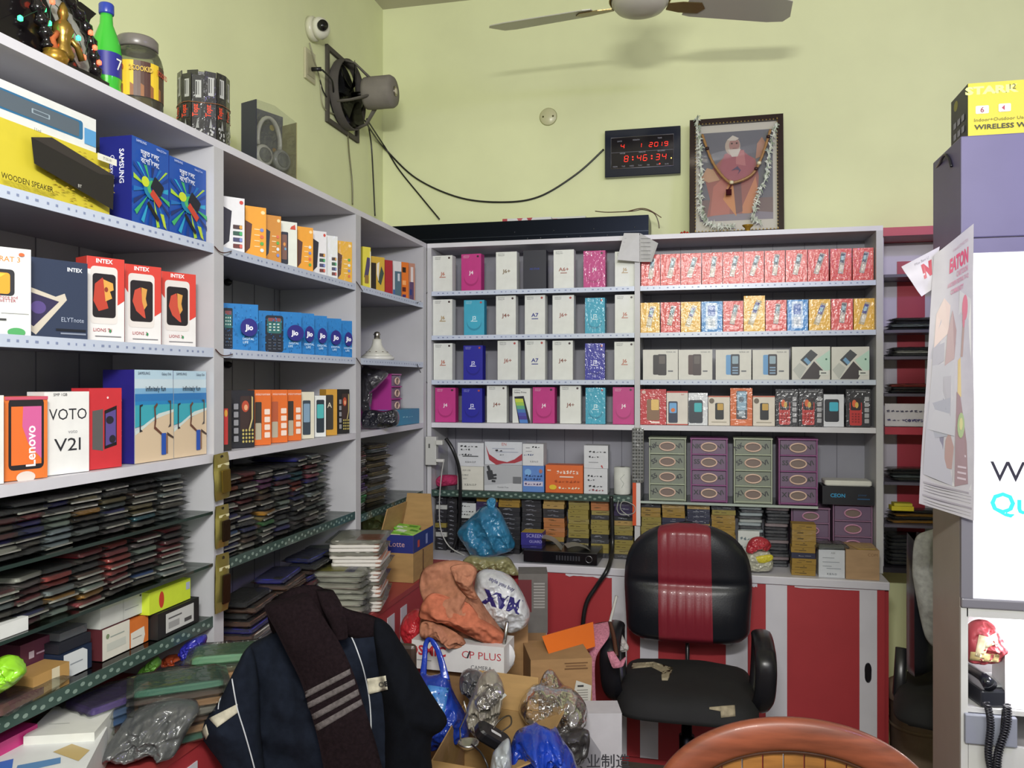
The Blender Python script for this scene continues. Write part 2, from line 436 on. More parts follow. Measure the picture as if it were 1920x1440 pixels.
for i, (a, b) in enumerate(((XL+.023, XM0-.001), (XM1+.001, XR0-.001))):
    bpart('board', [(a, b, YB, YW-.018, 1.388, 1.41)], WHITE)
    for z in (2.013, 1.81, 1.605):
        s = bpart('shelf', [(a, b, YB+.004, YW-.018, z-.014, z)], UND)
        strip(s, (a-XL, .004), (b-XL, .004), (0, -1), z-.02, z+.001)
    z = (1.10, 1.08)[i]; bb = b if i == 0 else .46
    s = bpart('glass_shelf', [(a, bb, YB+.006, YW-.018, z-.007, z)], GLASS)
    if i == 0: lace(s, (a-XL, .006), (b-XL, .006), (0, -1), z-.028, z+.002)
    else:
        mb = MB(); mb.box(a-XL, bb-XL, .002, .006, z-.009, z+.001, M('#aab5ae', 'gloss')); mb.build('glass_edge', s)

# ---- counters
RED = M('#a8373d', 'laminate'); REDT = M('#a03c3c', 'laminate'); CW = M('#cfcdd6', 'laminate')
XC = -1.09; YC = 3.455; ZK = .815
LC = thing('counter', 'red counter with pale upright stripes running under the left shelves', 'counter', (XC, .85, 0))
def cpart(name, boxes, m, base, parent, bevel=0):
    mb = MB()
    for b in boxes: mb.box(b[0]-base[0], b[1]-base[0], b[2]-base[1], b[3]-base[1], b[4], b[5], m)
    return mb.build(name, parent, bevel=bevel)
LB = (XC, .85)
cpart('counter_top', [(XW+.004, XC, .85, YC-.004, ZK-.02, ZK)], REDT, LB, LC)
cpart('body', [(XW+.004, XC-.004, .85, YC-.004, 0, ZK-.021)], RED, LB, LC)
def yl(u, v=1100):        # picture column to a place along the left counter face
    a, b = ray(u); return XC / a * b
for u0, u1 in ((337, 372), (728, 741), (753, 764)):
    a, b = yl(u0), yl(u1); cpart('stripe', [(XC-.004, XC-.002, a, b, .02, ZK-.055)], CW, LB, LC)
a, b = yl(340), yl(740)
for u in (20, 560): cpart('stripe', [(XC-.004, XC-.002, yl(u), yl(u)+.05, .02, ZK-.055)], CW, LB, LC)
BC = thing('counter', 'white-topped counter with red and white striped sliding doors under the back shelves', 'counter', (XC, YC, 0)); BB = (XC, YC)
xb = lambda u: (lambda r: YC/r[1]*r[0])(ray(u))
XCR = .706
cpart('counter_top', [(XW+.004, XCR, YC, YW-.004, ZK-.032, ZK)], CW, BB, BC, .003)
cpart('body', [(XW+.004, XCR, YC+.022, YW-.004, 0, ZK-.033)], RED, BB, BC)
def door(u0, u1, stripes, handle=None):
    x0, x1 = xb(u0), xb(u1); d = cpart('sliding_door', [(x0+.001, x1-.001, YC+.006, YC+.021, .03, ZK-.034)], RED, BB, BC)
    for a, b in stripes: cpart('stripe', [(xb(a), xb(b), YC+.0045, YC+.0058, .03, ZK-.034)], CW, BB, d)
    if handle:
        p = P(handle[0], handle[1], Y=YC); mb = MB(); pts = []
        for k in range(16):
            an = 2*PI*k/16; pts.append((p.x-XC + .011*math.cos(an), .0035, p.z + .026*math.sin(an) + (.012 if math.sin(an) >= 0 else -.012)))
        mb.poly(pts, M('#17151a', 'plastic')); mb.tube(pts, .002, M('#4a4850', 'metal'), 6, closed=True); mb.build('handle', d)
door(905, 1175, ((912, 950), (1000, 1025), (1147, 1175)))
door(1175, 1402, ((1200, 1234), (1361, 1402)))
door(1402, 1660, ((1436, 1476), (1612, 1645)), (1628, 1262))
# flaked paint under the counter edge
for u0, u1, dz in ((1060, 1150, .018), (1490, 1640, .014), (1400, 1420, .03)):
    mb = MB(); x0, x1 = xb(u0)-XC, xb(u1)-XC; n = 12; top = ZK-.034
    pts = [(x0+(x1-x0)*k/n, .0038, top-dz*(.35+.65*abs(noise.noise(Vector((k*.7+u0, 0, 0)))))) for k in range(n+1)]
    for k in range(n): mb.poly([(pts[k][0], .0038, top), (pts[k+1][0], .0038, top), pts[k+1], pts[k]], CW)
    mb.build('flaked_edge', BC)

# ---- camera, light
cam = bpy.data.cameras.new('camera'); co = bpy.data.objects.new('camera', cam); C.objects.link(co)
co.location = (0, 0, H); co.rotation_euler = (PI/2, 0, TH); cam.sensor_width = 36; cam.lens = F/1920*36; cam.shift_y = -(720-HZ)/1920; cam.clip_start = .05
bpy.context.scene.camera = co
def area(name, loc, look, sx, sy, power, col):
    l = bpy.data.lights.new(name, 'AREA'); l.shape = 'RECTANGLE'; l.size = sx; l.size_y = sy; l.energy = power; l.color = col
    o = bpy.data.objects.new(name, l); C.objects.link(o); o.location = loc
    o.rotation_euler = (Vector(look)-Vector(loc)).to_track_quat('-Z', 'Y').to_euler(); return o
area('tube_and_fill_light', (-.05, -.1, 2.42), (-.25, 3.6, 1.75), .45, .09, 46, (1, .985, .93))
area('tube_and_fill_light', (.9, -1.2, 2.9), (-.9, 3.0, 1.2), 1.8, 1.2, 58, (1, .99, .95))  # added soft fill, unseen; made broad so it casts no clear second shadow
area('display_light', (1.9, 1.2, 2.9), (1.0, 2.8, 1.9), .5, .1, 15, (.5, .42, 1))
w = bpy.data.worlds.new('world'); bpy.context.scene.world = w; w.use_nodes = True
w.node_tree.nodes['Background'].inputs[0].default_value = (.95, .97, 1, 1); w.node_tree.nodes['Background'].inputs[1].default_value = .55
vs = bpy.context.scene.view_settings; vs.view_transform = 'Standard'; vs.look = 'None'; vs.gamma = 1; vs.use_curve_mapping = False; vs.exposure = .06
# ============================================================ phone cartons
INK = '#2c2f38'
def jbox(txt, col, w='#e9ece6', sub=True, dot=True, arc=False):
    a = [('t', 'SAMSUNG', .1, .935, .028, w, {'a': 'l'}), ('t', 'Galaxy '+txt, .1, .895, .03, w, {'a': 'l'})]
    if arc: a = [('e', .5, .34, .36, .21, arc[0]), ('e', .5, .385, .34, .2, arc[1])] + a
    a.append(('t', txt, .5, .45, .095, col, {'b': .02, 'sx': 1.15}))
    if sub: a.append(('r', .34, .39, .66, .41, col))
    if dot: a.append(('e', .84, .93, .055, .028, '#3a2226' if dot == 1 else '#b04c48'))
    return a
pink = lambda: jbox('J4', '#f4e6ee', '#f0c8dc', False, 1, ('#a82a70', '#c23a86'))
cyan = lambda: jbox('J2', '#d8f4fa', '#bfeaf4', True, 2, ('#2389a6', '#37a7c4'))
blue = lambda: jbox('J2', '#e4e6ff', '#aab0ee', True, 2, ('#1b1b86', '#23239c'))
J = dict(
    w6=('#dfe2dc', lambda: jbox('J6', '#b86a52', '#55585e')), w6o=('#dfe2dc', lambda: jbox('J6', '#a88a52', '#55585e')), w6p=('#dfe2dc', lambda: jbox('J6+', '#7d6a4c', '#55585e', False, 0)),
    w6r=('#dfe2dc', lambda: jbox('J6+', '#a06358', '#55585e', False, 2)), a6=('#dfe2dc', lambda: jbox('A6+', '#a06358', '#55585e', True, 0)),
    w4=('#dfe2dc', lambda: jbox('J4+', '#8a5a4e', '#55585e', False)), a7=('#dfe2dc', lambda: jbox('A7', '#232c86', '#55585e', True, 2)),
    p=('#bf3482', pink), c=('#34a3c0', cyan), b=('#22229a', blue), k=('#1e1f2e', lambda: [('t', 'A8 STAR', .5, .5, .05, '#23358c', {'b': .02})]))
def phoneart():
    a = [('t', 'SAMSUNG', .08, .93, .03, INK, {'a': 'l'}), ('t', 'Galaxy Prime', .08, .86, .05, INK, {'a': 'l', 'b': .01})]
    a.append(('p', [(.1, .76), (.64, .78), (1, .06), (1, 0), (.36, 0)], '#20242e'))
    cols = ['#c6d24a', '#9cc452', '#5fa886', '#4a7ab2', '#4a52a8', '#4a3f92', '#4d7fc4']
    for i, c in enumerate(cols):
        y1 = .7-.1*i; y0 = y1-.1; f = lambda y: .13+.3*(.7-y)/.7
        a.append(('p', [(f(y1), y1), (min(1, f(y1)+.46), y1), (min(1, f(y0)+.46), max(0, y0)), (f(y0), max(0, y0))], c))
    return a
NMW = {'w6': 'white phone carton with rust red print', 'w6o': 'white phone carton with ochre print', 'w6p': 'white phone carton with brown print', 'w6r': 'white phone carton with dull red print', 'a6': 'white phone carton with underlined red print', 'w4': 'white phone carton with reddish brown print', 'a7': 'white phone carton with blue print', 'p': 'pink phone carton', 'c': 'cyan phone carton', 'b': 'deep blue phone carton', 'k': 'black phone carton', 'pp': 'white phone carton with rainbow-screened phone'}
ROWW = ['top', 'second', 'third', 'fourth']
rows = [
 (2.013, [('w6',812,848,480),('p',865,902,477),('w6p',930,969,473),('k',981,1024,470),('a6',1038,1076,469),('pw',1094,1135,471),('w6o',1153,1190,472)]),
 (1.81, [('w6o',812,848,562),('c',870,908,563),('w4',930,967,555),('a7',984,1022,554),('w6r',1036,1076,554),('c',1097,1134,559),('w6',1153,1190,553)]),
 (1.605, [('w6',813,848,644),('b',869,905,648),('w6r',933,971,639),('a7',984,1022,638),('w4',1036,1074,639),('b',1097,1134,644),('w6',1152,1190,641)]),
 (1.41, [('p',816,854,727),('b',866,904,728),('w4',913,950,723),('pp',961,994,728),('p',999,1040,726),('w4',1050,1089,723),('c',1098,1135,727),('p',1149,1189,726)])]
for ri, (z, bx) in enumerate(rows):
    n = len(bx)
    for i, (k, u0, u1, vt) in enumerate(bx):
        kk = 'p' if k == 'pw' else k; wrap = k == 'pw' or (k in 'bc' and i > 3)
        col, fn = J.get(kk, ('#dfe2dc', phoneart))
        wh = 'left end' if i == 0 else 'right end' if i == n-1 else NTH[i]+' from left'
        card_box('phone_carton', f'{NMW[kk]}, {wh}, {ROWW[ri]} row, left back bay', 'phone box', u0, u1, vt, Y=YB+.028+rnd.uniform(-.006, .006), z=z+.0015, dep=.05,
                 body=col, side=None, art=fn(), kind='wrap' if wrap else 'card', ak='wrap' if wrap else 'print', group='phone cartons in the left back bay', ang=rnd.uniform(-2.5, 2.5))

# ---- right back bay: small handset cartons
def slim(bg, x=.55, y=.55, rot=-14, body='#8d8f98', scr='#3d5a6e', low='#c8c4bc', s=1.0):
    a = math.radians(rot); dx = -math.sin(a); dy = math.cos(a)
    return [('rr', x, y, .25*s, .66*s, rot, body), ('rr', x+dx*.13*1.2, y+dy*.15, .19*s, .28*s, rot, scr), ('rr', x-dx*.16*1.2, y-dy*.17, .19*s, .22*s, rot, low),
            ('rr', x+dx*.13*1.2, y+dy*.15, .13*s, .13*s, rot, '#9fc4cc'), ('r', .3, .1, .8, .125, bg)]
def small_row(z, vt0, vt1, seq, edges, rw, Y=YB+.026):
    n = len(seq)
    for i, k in enumerate(seq):
        col = {'r': '#d84f49', 'y': '#e8b53a', 'b': '#2f86c8'}[k[0]]; vt = vt0+(vt1-vt0)*i/(n-1)
        if k == 'Y': col = '#e8a838'
        u0, u1 = edges[i]
        if k[0] == 'b': art = [('rr', .48, .52, .56, .86, 0, '#b9cfe4'), ('rr', .48, .7, .36, .34, 0, '#4a6fb4'), ('rr', .48, .3, .36, .3, 0, '#d6dde2'), ('r', .42, .2, .54, .45, '#b0bdc8')]
        elif k[0] == 'y': art = slim('#f3d27a', .52, .53, -12-4*(i % 3), '#b7a983', '#3c3f86', '#d8d3c0', 1.1)
        else: art = slim('#f29a8e', .55, .56, -8-5*(i % 3), '#a59a94', '#3e4b58', '#cfc4b4', 1.0)
        nm = {'r': 'red', 'y': 'yellow', 'b': 'blue'}[k[0]]
        card_box('phone_carton', f'{nm} keypad-phone carton in cellophane, {NTH[i] if i else "first"} from left, {rw} row, right back bay', 'phone box', u0, u1, vt-(9 if k == 'yt' else 0), Y=Y, z=z+.0015, dep=.045,
                 body=col, art=art, kind='wrap', ak='wrap', group=f'handset cartons, {rw} row', ang=rnd.uniform(-1.5, 1.5))
cv = lambda L_: [(1180+a/3.6, 1180+b/3.6) for a, b in L_]
small_row(2.013, 478, 465.5, 'rrrrrrrrrrr', cv([(80,208),(212,345),(349,485),(491,628),(632,768),(772,908),(914,1050),(1056,1200),(1205,1345),(1357,1500),(1508,1648)]), 'top')
small_row(1.81, 568, 560, ['y','r','y','b','r','yt','r','b','y','r','y'], cv([(77,205),(213,343),(349,480),(488,628),(634,768),(773,915),(921,1060),(1067,1205),(1213,1357),(1363,1508),(1515,1655)]), 'second')
def nok(c1, c2, kp):
    return [('rr', .42, .5, .26, .66, 0, c1), ('rr', .55, .5, .25, .7, 0, c2), ('rr', .55, .66, .17, .26, 0, '#8fa8b8' if kp else '#5b5350')] + \
        ([('r', .47, .2+.09*k, .63, .25+.09*k, '#7f9dbc') for k in range(3)] if kp else []) + [('t', 'NOKIA 105', .8, .9, .045, '#5a5e66'), ('r', .72, .27, .86, .31, '#5a5e66')]
def nok2():
    return [('p', [(.22, .6), (.5, .92), (.68, .76), (.4, .42)], '#3d4148'), ('p', [(.3, .6), (.37, .68), (.5, .53), (.43, .45)], '#6f9fc8'), ('p', [(.02, .3), (.2, .52), (.38, .36), (.2, .02)], '#b9bcb8'),
            ('p', [(.22, .02), (.58, .56), (.82, .28), (.7, .02)], '#3a3338'), ('p', [(.62, .6), (1, .9), (1, .3), (.86, .26)], '#b9d9cc'), ('e', .9, .62, .025, .03, '#24634f'), ('r', .72, .14, .96, .28, '#d9ddd8'), ('r', .76, .19, .9, .22, '#33363c')]
E3 = [(92,328),(332,560),(583,823),(832,1078),(1098,1355),(1365,1620)]
for i, (a, b) in enumerate(cv(E3)):
    art = [nok('#241f24','#2a2328',0), nok('#4a3434','#3c2c2e',0), nok('#5f9ad0','#262c3c',1), nok('#5f9ad0','#2a2530',1), nok2(), nok2()][i]
    lb = ['wide white carton showing a black keypad phone', 'wide white carton showing a brown keypad phone', 'wide white carton with pale blue phone, third from left', 'wide white carton with pale blue phone, fourth from left', 'white carton with slanted grey phones, left one', 'white carton with slanted grey phones, right one'][i]
    card_box('phone_carton', lb + ' on the third shelf', 'phone box', a, b, 656 if i < 4 else 650.5, Y=YB+.024, z=1.6065, dep=.06, body='#d6d5cf', art=art, group='wide white keypad phone cartons')
def kp(bodyc, scr, dark='#22242c', x=.5, w=.46, h=.7, y=.44):
    return [('rr', x, y, w, h, 0, bodyc), ('rr', x, y+h*.22, w*.72, h*.36, 0, scr)] + [('r', x-w*.34+w*.25*j, y-h*.4+h*.11*k, x-w*.2+w*.25*j, y-h*.35+h*.11*k, dark) for j in range(3) for k in range(4)]
def blackred(x=.4):
    return [('rr', x, .35, .5, .62, 0, '#c23434'), ('rr', x, .6, .42, .32, 0, '#2a1c22'), ('e', x-.06, .62, .09, .1, '#e0683a'), ('e', x+.04, .58, .07, .08, '#d8b45a')] + \
        [('r', x-.16+.12*j, .12+.07*k, x-.09+.12*j, .155+.07*k, '#8a1f24') for j in range(3) for k in range(4)] + [('rr', .84, .16+.145*k, .18, .115, 0, '#a9a9b0') for k in range(5)] + [('t', 'MICROMAX', .6, .92, .035, '#c8c8d0')]
E4 = [(75,248,1115,'#c02f36','red carton with gold flip phone picture',[('e',.13,.92,.08,.05,'#d9b8b0'),('rr',.5,.42,.5,.6,0,'#8a6a52'),('rr',.57,.56,.3,.3,0,'#e6c070'),('r',.4,.04,.75,.09,'#f0e0d8'),('t','GURU',.5,.82,.05,'#f0d0c8')]),
 (252,395,1128,'#dcd6ce','white carton with red top showing a blue-screened phone',[('r',0,.95,1,1,'#b8352e'),('r',0,0,1,.03,'#c4554a'),('t','itel',.75,.88,.05,'#b8352e'),('rr',.3,.38,.44,.64,0,'#2f3a52'),('rr',.3,.5,.34,.3,0,'#6fa8dc'),('e',.3,.44,.1,.06,'#d8743a')]),
 (400,528,1140,'#d7dae0','white carton with big dark phone and teal screen',[('rr',.38,.42,.74,.72,0,'#343a46'),('rr',.5,.55,.4,.28,0,'#3fb4bc')]),
 (533,678,1160,'#dcd4c8','low cream carton with badge and black phone, left one',[('r',0,.96,1,1,'#b8563e'),('e',.16,.83,.12,.09,'#6a5f52'),('rr',.52,.48,.4,.56,0,'#1d1f26'),('rr',.56,.63,.28,.22,0,'#c8a04c'),('r',.15,.1,.85,.13,'#a8a090')]),
 (682,830,1108,'#d56a2c','tall orange carton showing a silver phone',[('rr',.52,.55,.5,.76,0,'#4a4a52'),('rr',.52,.66,.4,.5,0,'#8fb0c8'),('r',.38,.24,.66,.4,'#9aa8b4'),('e',.5,.7,.12,.08,'#5a6a7a')]),
 (835,982,1160,'#dcd4c8','low cream carton with badge and black phone, right one',[('r',0,.96,1,1,'#b8563e'),('e',.16,.83,.12,.09,'#6a5f52'),('rr',.52,.48,.4,.56,0,'#1d1f26'),('rr',.56,.63,.28,.22,0,'#c8a04c'),('r',.15,.1,.85,.13,'#a8a090')]),
 (988,1138,1115,'#26262e','black carton with red keypad phone, left of the three',blackred()), (1142,1308,1113,'#26262e','black carton with red keypad phone, middle of the three',blackred()),
 (1312,1448,1150,'#d7d9e2','white carton with dark phone and teal screen beside black cartons',[('rr',.4,.5,.72,.7,0,'#262a34'),('rr',.5,.62,.44,.28,0,'#3fb4d0')]),
 (1462,1628,1115,'#26262e','black carton with red keypad phone, at the right end',blackred())]
for i, (a, b, t, col, lb, art) in enumerate(E4):
    card_box('phone_carton', lb + ', bottom row', 'phone box', 1180+a/3.6, 1180+b/3.6, 420+t/3.6, Y=YB+.022, z=1.4115, dep=.05, body=col, art=art, kind='wrap' if i in (0, 2, 4, 6, 7, 9) else 'card', ak='wrap' if i in (4, 6, 7) else 'print', group='mixed phone cartons, bottom row')

# ============================================================ left bay
rr_ = lambda lo, hi: rnd.uniform(lo, hi)
def LBOX(*a, **k):
    off = min(0, k.pop('off', 0)) if k.get('ang', 90) < 86 else k.pop('off', 0)
    u0, u1 = a[3], a[4]; an = math.radians(k.get('ang', 90)); X = XL-.02; w = 0
    for _ in range(6):
        p = P(u0, 700, X=X); ra, rb = ray(u1); w = abs((-p.x*rb + p.y*ra)/(math.cos(an)*rb - math.sin(an)*ra)); X = XL-.012-w*max(0, math.cos(an))
    return card_box(*a, X=(X if k.get('ang', 90) < 86 else XL-.02)+(off if abs(off) < .005 or off > 0 else 0), **k)
spk = [('p', [(0, .62), (1, .62), (1, 0), (0, 0)], '#d6c63c')] + [('p', [(x, y), (x+.02, y+.03), (x+.035, y+.01)], '#b29a2e') for x, y in [(rr_(.5, .97), rr_(.05, .9)) for _ in range(70)]] + \
    [('p', [(.36, .82), (.5, .93), (.98, .68), (.97, .1), (.38, .45)], '#221f20'), ('p', [(.36, .82), (.5, .93), (.98, .68), (.86, .62)], '#35302f'),
     ('t', 'WOODEN SPEAKER', .34, .1, .085, '#3b3312', {'b': .01, 'a': 'c', 'sx': .9}), ('r', .84, .85, 1, .96, '#e6e6d8'), ('t', 'ST-DS-101', .92, .885, .045, '#3a3a34', {'sx': .75}), ('t', '11ml', .4, .93, .05, '#3a3312'), ('t', 'BT', .7, .3, .05, '#d8d8d0')]
LBOX('speaker_carton', 'yellow wooden speaker carton showing a long black speaker, on the top left shelf', 'speaker box', -70, 205, HZ-.4885*F/depth(P(-70, 300, X=XL-.02)), z=1.9585, dep=.12, ang=90, body='#d6c63c', art=spk)
ysp = P(205, 300, X=XL-.02)
sp2 = [('rr', .57, .5, .64, .55, 0, '#2f6f9a'), ('rr', .57, .5, .58, .44, 0, '#5a6672'), ('rr', .57, .5, .13, .13, 0, '#9fb0bc'), ('rr', .57, .5, .11, .09, 0, '#5a6672'), ('r', .9, .15, .995, .62, '#5b9fd4')]
o = LBOX('speaker_carton', 'white carton with a blue-grey cylindrical speaker, lying on the yellow carton', 'speaker box', -95, 180, HZ-.561*F/depth(P(-95, 300, X=XL-.024)), z=1.9585+.1315, dep=.11, ang=90, body='#e2e4e2', art=sp2, off=-.004)
def j2core():
    a = [('p', [(0, 0), (1, 0), (1, 1), (0, 1)], '#1b4fa8')]; r = random.Random(3)
    for k in range(18):
        an = 2*PI*k/18 + .1; c = ['#2aa0c8', '#123a86', '#a8cf3c', '#1c6fb8', '#1a2f6e', '#3fae6a'][k % 6]; w_ = .07
        f = lambda an, d: (min(.98, max(.02, .5+d*math.cos(an))), min(.72, max(.02, .45+d*.7*math.sin(an))))
        a.append(('p', [f(an, .12), f(an+w_, .62), f(an-w_, .62)], c))
    a += [('e', .5, .46, .24, .13, '#1a7fa8'), ('e', .52, .47, .17, .09, '#4fb86a'), ('e', .54, .47, .1, .055, '#163a7a'), ('e', .3, .52, .1, .06, '#c8d838'), ('p', [(.7, .2), (.8, .06), (.88, .03), (.8, .2)], '#b8d038'),
          ('rr', .62, .5, .3, .16, -30, '#151a2c'), ('rr', .58, .36, .32, .09, -38, '#c84434'), ('rr', .5, .2, .4, .05, -42, '#121420'),
          ('t', 'SAMSUNG', .18, .94, .028, '#dfe8ff'), ('t', 'Galaxy J2 Core', .72, .93, .026, '#dfe8ff', {'sx': .8}), ('t', 'দ্রুত চলে', .42, .81, .06, '#f2f6ff', {'b': .012}), ('t', 'বেশি চলে', .42, .72, .06, '#f2f6ff', {'b': .012})]
    return a
for i, (u0, u1, vt) in enumerate(((247, 316, 253), (317, 386, 291))):
    LBOX('phone_carton', ['big blue phone carton with green rays and a dark spine, left of the pair', 'big blue phone carton with green rays, right of the pair against the partition'][i], 'phone box', u0, u1, vt, z=1.9585, dep=.085 if i == 0 else .07, ang=90, body='#1b3f98', side='#20267c', art=j2core(),
         spine=[('t', 'SAMSUNG', .62, .66, .062, '#eceeff', {'rot': -90, 'b': .02}), ('t', 'Galaxy J2 Core', .34, .55, .056, '#eceeff', {'rot': -90})], kind='card', ak='print')
# row 2
bh = [('t', 'BHARAT 3', .42, .84, .06, '#e08a3a', {'b': .01}), ('rr', .3, .6, .74, .3, 0, '#2c2c30'), ('rr', .27, .59, .62, .24, 0, '#e0a030'), ('p', [(0, .48), (.3, .5), (.12, .62), (0, .66)], '#7cae3c'), ('p', [(0, .62), (.2, .58), (.5, .7), (0, .7)], '#d8c040'),
      ('t', 'smartphone and', .42, .42, .035, '#b04458'), ('t', 'much bETTER', .42, .38, .035, '#b04458'), ('r', .4, .25, .95, .255, '#8a8a8a'), ('e', .12, .06, .16, .06, '#e07a3a'), ('e', .7, .04, .18, .05, '#4fa060'), ('r', 0, .17, .5, .19, '#3a3a3c'), ('e', .8, .93, .06, .02, '#e0683a')]
LBOX('phone_carton', 'white phone carton with orange lettering at the left picture edge, second shelf', 'phone box', -38, 58, 458, z=1.6865, dep=.06, ang=62, body='#e0e3e0', art=bh, off=.0)
ely = [('p', [(0, 0), (1, 0), (1, 1), (0, 1)], '#2f3a52'), ('p', [(0, .62), (.42, .53), (.58, .58), (.62, .5), (.08, .04), (0, .08)], '#cdc4b4'), ('p', [(0, .56), (.48, .47), (.04, .14), (0, .16)], '#342f50'), ('e', .12, .38, .13, .08, '#5a4a86'),
       ('t', 'INTEX', .76, .87, .05, '#e6eaf2', {'b': .03}), ('t', 'ELYTnote', .72, .22, .06, '#aab4c8', {'sx': .9}), ('r', .42, .1, .96, .13, '#171b26'), ('r', .5, .06, .96, .08, '#8a92a4')]
LBOX('phone_carton', 'wide dark slate carton with a tilted white phone, second shelf', 'phone box', 58, 164, 481, z=1.6865, dep=.055, ang=72, body='#2f3a52', art=ely)
def lion(k):
    a = [('p', [(0, 1), (1, 1), (1, .42), (.62, .3), (0, .7)] if k else [(0, 1), (1, 1), (1, .5), (.75, .42), (.1, .85), (0, .85)], '#cf4136'), ('rr', .45, .55, .72, .68, 0, '#d9d4d0'), ('rr', .45, .545, .62, .52, 0, '#1f191c')]
    if k == 0: a += [('p', [(.2, .68), (.4, .76), (.55, .66), (.5, .5), (.56, .4), (.3, .36), (.16, .48)], '#b8402e'), ('p', [(.42, .74), (.68, .7), (.7, .62), (.6, .6), (.66, .52), (.48, .48)], '#d8a04a'), ('e', .5, .62, .05, .03, '#8a3a22')]
    else: a += [('p', [(.42, .72), (.26, .68), (.2, .54), (.3, .42), (.5, .34), (.56, .33), (.5, .5)], '#bf4a38'), ('p', [(.44, .72), (.6, .7), (.56, .58), (.6, .5), (.52, .44), (.46, .54)], '#d0974a')]
    a += [('t', 'INTEX', .45, .93, .05, '#f6eeee', {'b': .03}), ('t', 'LIONS T1' if k == 0 else 'LIONS 3', .4, .12, .04, '#a83a40'), ('r', .2, .06, .9, .07, '#7a7a80'), ('e', .6, .13, .03, .02, '#3a8a5a')]
    return a
for i, (u0, u1, vt) in enumerate(((163, 233, 479), (234, 302, 494), (303, 367, 508))):
    LBOX('phone_carton', ['red and white carton with a roaring lion head on its phone', 'red and white carton with a half lion face, beside the roaring lion one', 'red and white carton with a half lion face, nearest the partition'][i], 'phone box', u0, u1, vt, z=1.6865, dep=.05, ang=66, body='#e0dedd', top='#cf4136', side='#cf4136', art=lion(i), group='red lion phone cartons')
# row 3
len_ = [('rr', .5, .55, .82, .86, 0, '#1f1b20'), ('p', [(.15, .18), (.85, .18), (.85, .88), (.15, .88)], '#e2702e'), ('p', [(.42, .88), (.85, .88), (.85, .24), (.55, .42), (.4, .64)], '#cf5f98'), ('t', 'Lenovo', .7, .4, .12, '#f4eeee', {'rot': 90, 'b': .02}), ('e', .48, .03, .22, .07, '#d8ccc4'), ('p', [(0, .96), (1, .96), (1, 1), (0, 1)], '#c8546a')]
LBOX('phone_carton', 'white-edged phone carton cut by the left picture edge on the thick shelf', 'phone box', -50, 7, 742, z=1.4115, dep=.05, ang=78, body='#e0e0dc', art=[('r', .1, .1, .8, .9, '#9aa0a8')])
LBOX('phone_carton', 'orange phone carton with a pink and orange screened phone', 'phone box', 8, 89, 744, z=1.4115, dep=.055, ang=76, body='#dd742f', art=len_)
vo = [('t', 'VOTO', .52, .66, .14, '#24242c', {'sx': .95}), ('t', 'voto', .62, .49, .05, '#8a8a90'), ('t', 'V2l', .5, .28, .16, '#24242c', {'sx': 1.3}), ('t', '5MP 1GB', .34, .95, .035, '#33333a')]
LBOX('phone_carton', 'plain white phone carton with large handwritten black lettering', 'phone box', 83, 167, 735, z=1.4115, dep=.05, ang=80, body='#e6e6e4', art=vo, off=-.001)
rd = [('p', [(.1, .25), (.42, .22), (.42, .74), (.1, .72)], '#5c5a5a'), ('p', [(.46, .24), (.84, .28), (.84, .78), (.46, .72)], '#1a171c'), ('p', [(.49, .28), (.81, .32), (.81, .73), (.49, .68)], '#5a4a8c'), ('e', .62, .6, .12, .05, '#26222e'), ('e', .7, .36, .1, .05, '#26222e'), ('e', .55, .88, .03, .015, '#f0d0d0')]
LBOX('phone_carton', 'red phone carton showing a grey phone with purple screen', 'phone box', 166.5, 228, 728, z=1.4115, dep=.05, ang=82, body='#c9323a', art=rd)
def beach():
    cols = [(1, .9, '#b8d4e4'), (.9, .8, '#c9dbe4'), (.8, .74, '#7fb0d4'), (.74, .66, '#2f77b8'), (.66, .6, '#2a86c0')]
    a = [('r', 0, b, 1, t, c) for t, b, c in cols]
    a += [('p', [(0, .62), (1, .62), (1, .5), (0, .38)], '#3fa8b8'), ('p', [(0, .34), (1, .56), (1, 0), (0, 0)], '#d8c2a4'), ('p', [(0, .34), (.6, .52), (1, .56), (1, .53), (.5, .46), (0, .3)], '#cfdcd8'),
          ('t', 'SAMSUNG', .22, .95, .03, '#2f3f5a'), ('t', 'Galaxy On6', .8, .945, .03, '#2f3f5a', {'sx': .8}), ('t', 'infinitely fun', .52, .77, .055, '#24303e', {'b': .01, 'sx': .9}),
          ('p', [(.1, .62), (.18, .63), (.18, .615), (.13, .6), (.13, .36), (.18, .34), (.1, .33)], '#2a2c34'), ('p', [(.92, .66), (.84, .66), (.84, .65), (.89, .63), (.89, .4), (.84, .36), (.92, .37)], '#4a4648'),
          ('p', [(.46, .6), (.54, .64), (.56, .62), (.5, .58), (.52, .44), (.5, .38), (.68, .3), (.66, .28), (.46, .36), (.48, .46)], '#6a4436'), ('rr', .72, .18, .13, .24, 0, '#2a55b0'), ('rr', .8, .18, .05, .22, 0, '#8a6a54'), ('p', [(.8, .31), (.98, .25), (.98, .23), (.8, .28)], '#4a3a34')]
    return a
for i, (u0, u1, vt) in enumerate(((252, 324, 693), (325, 386, 695))):
    LBOX('phone_carton', ['beach scene phone carton with dark blue spine, left of the pair', 'beach scene phone carton tight against the partition'][i], 'phone box', u0, u1, vt, z=1.4115, dep=.085 if i == 0 else .07, ang=89, body='#c8ccd0', side='#261f78', art=beach(),
         spine=[('t', 'Galaxy J4', .4, .5, .085, '#dfe0f4', {'rot': -90})])

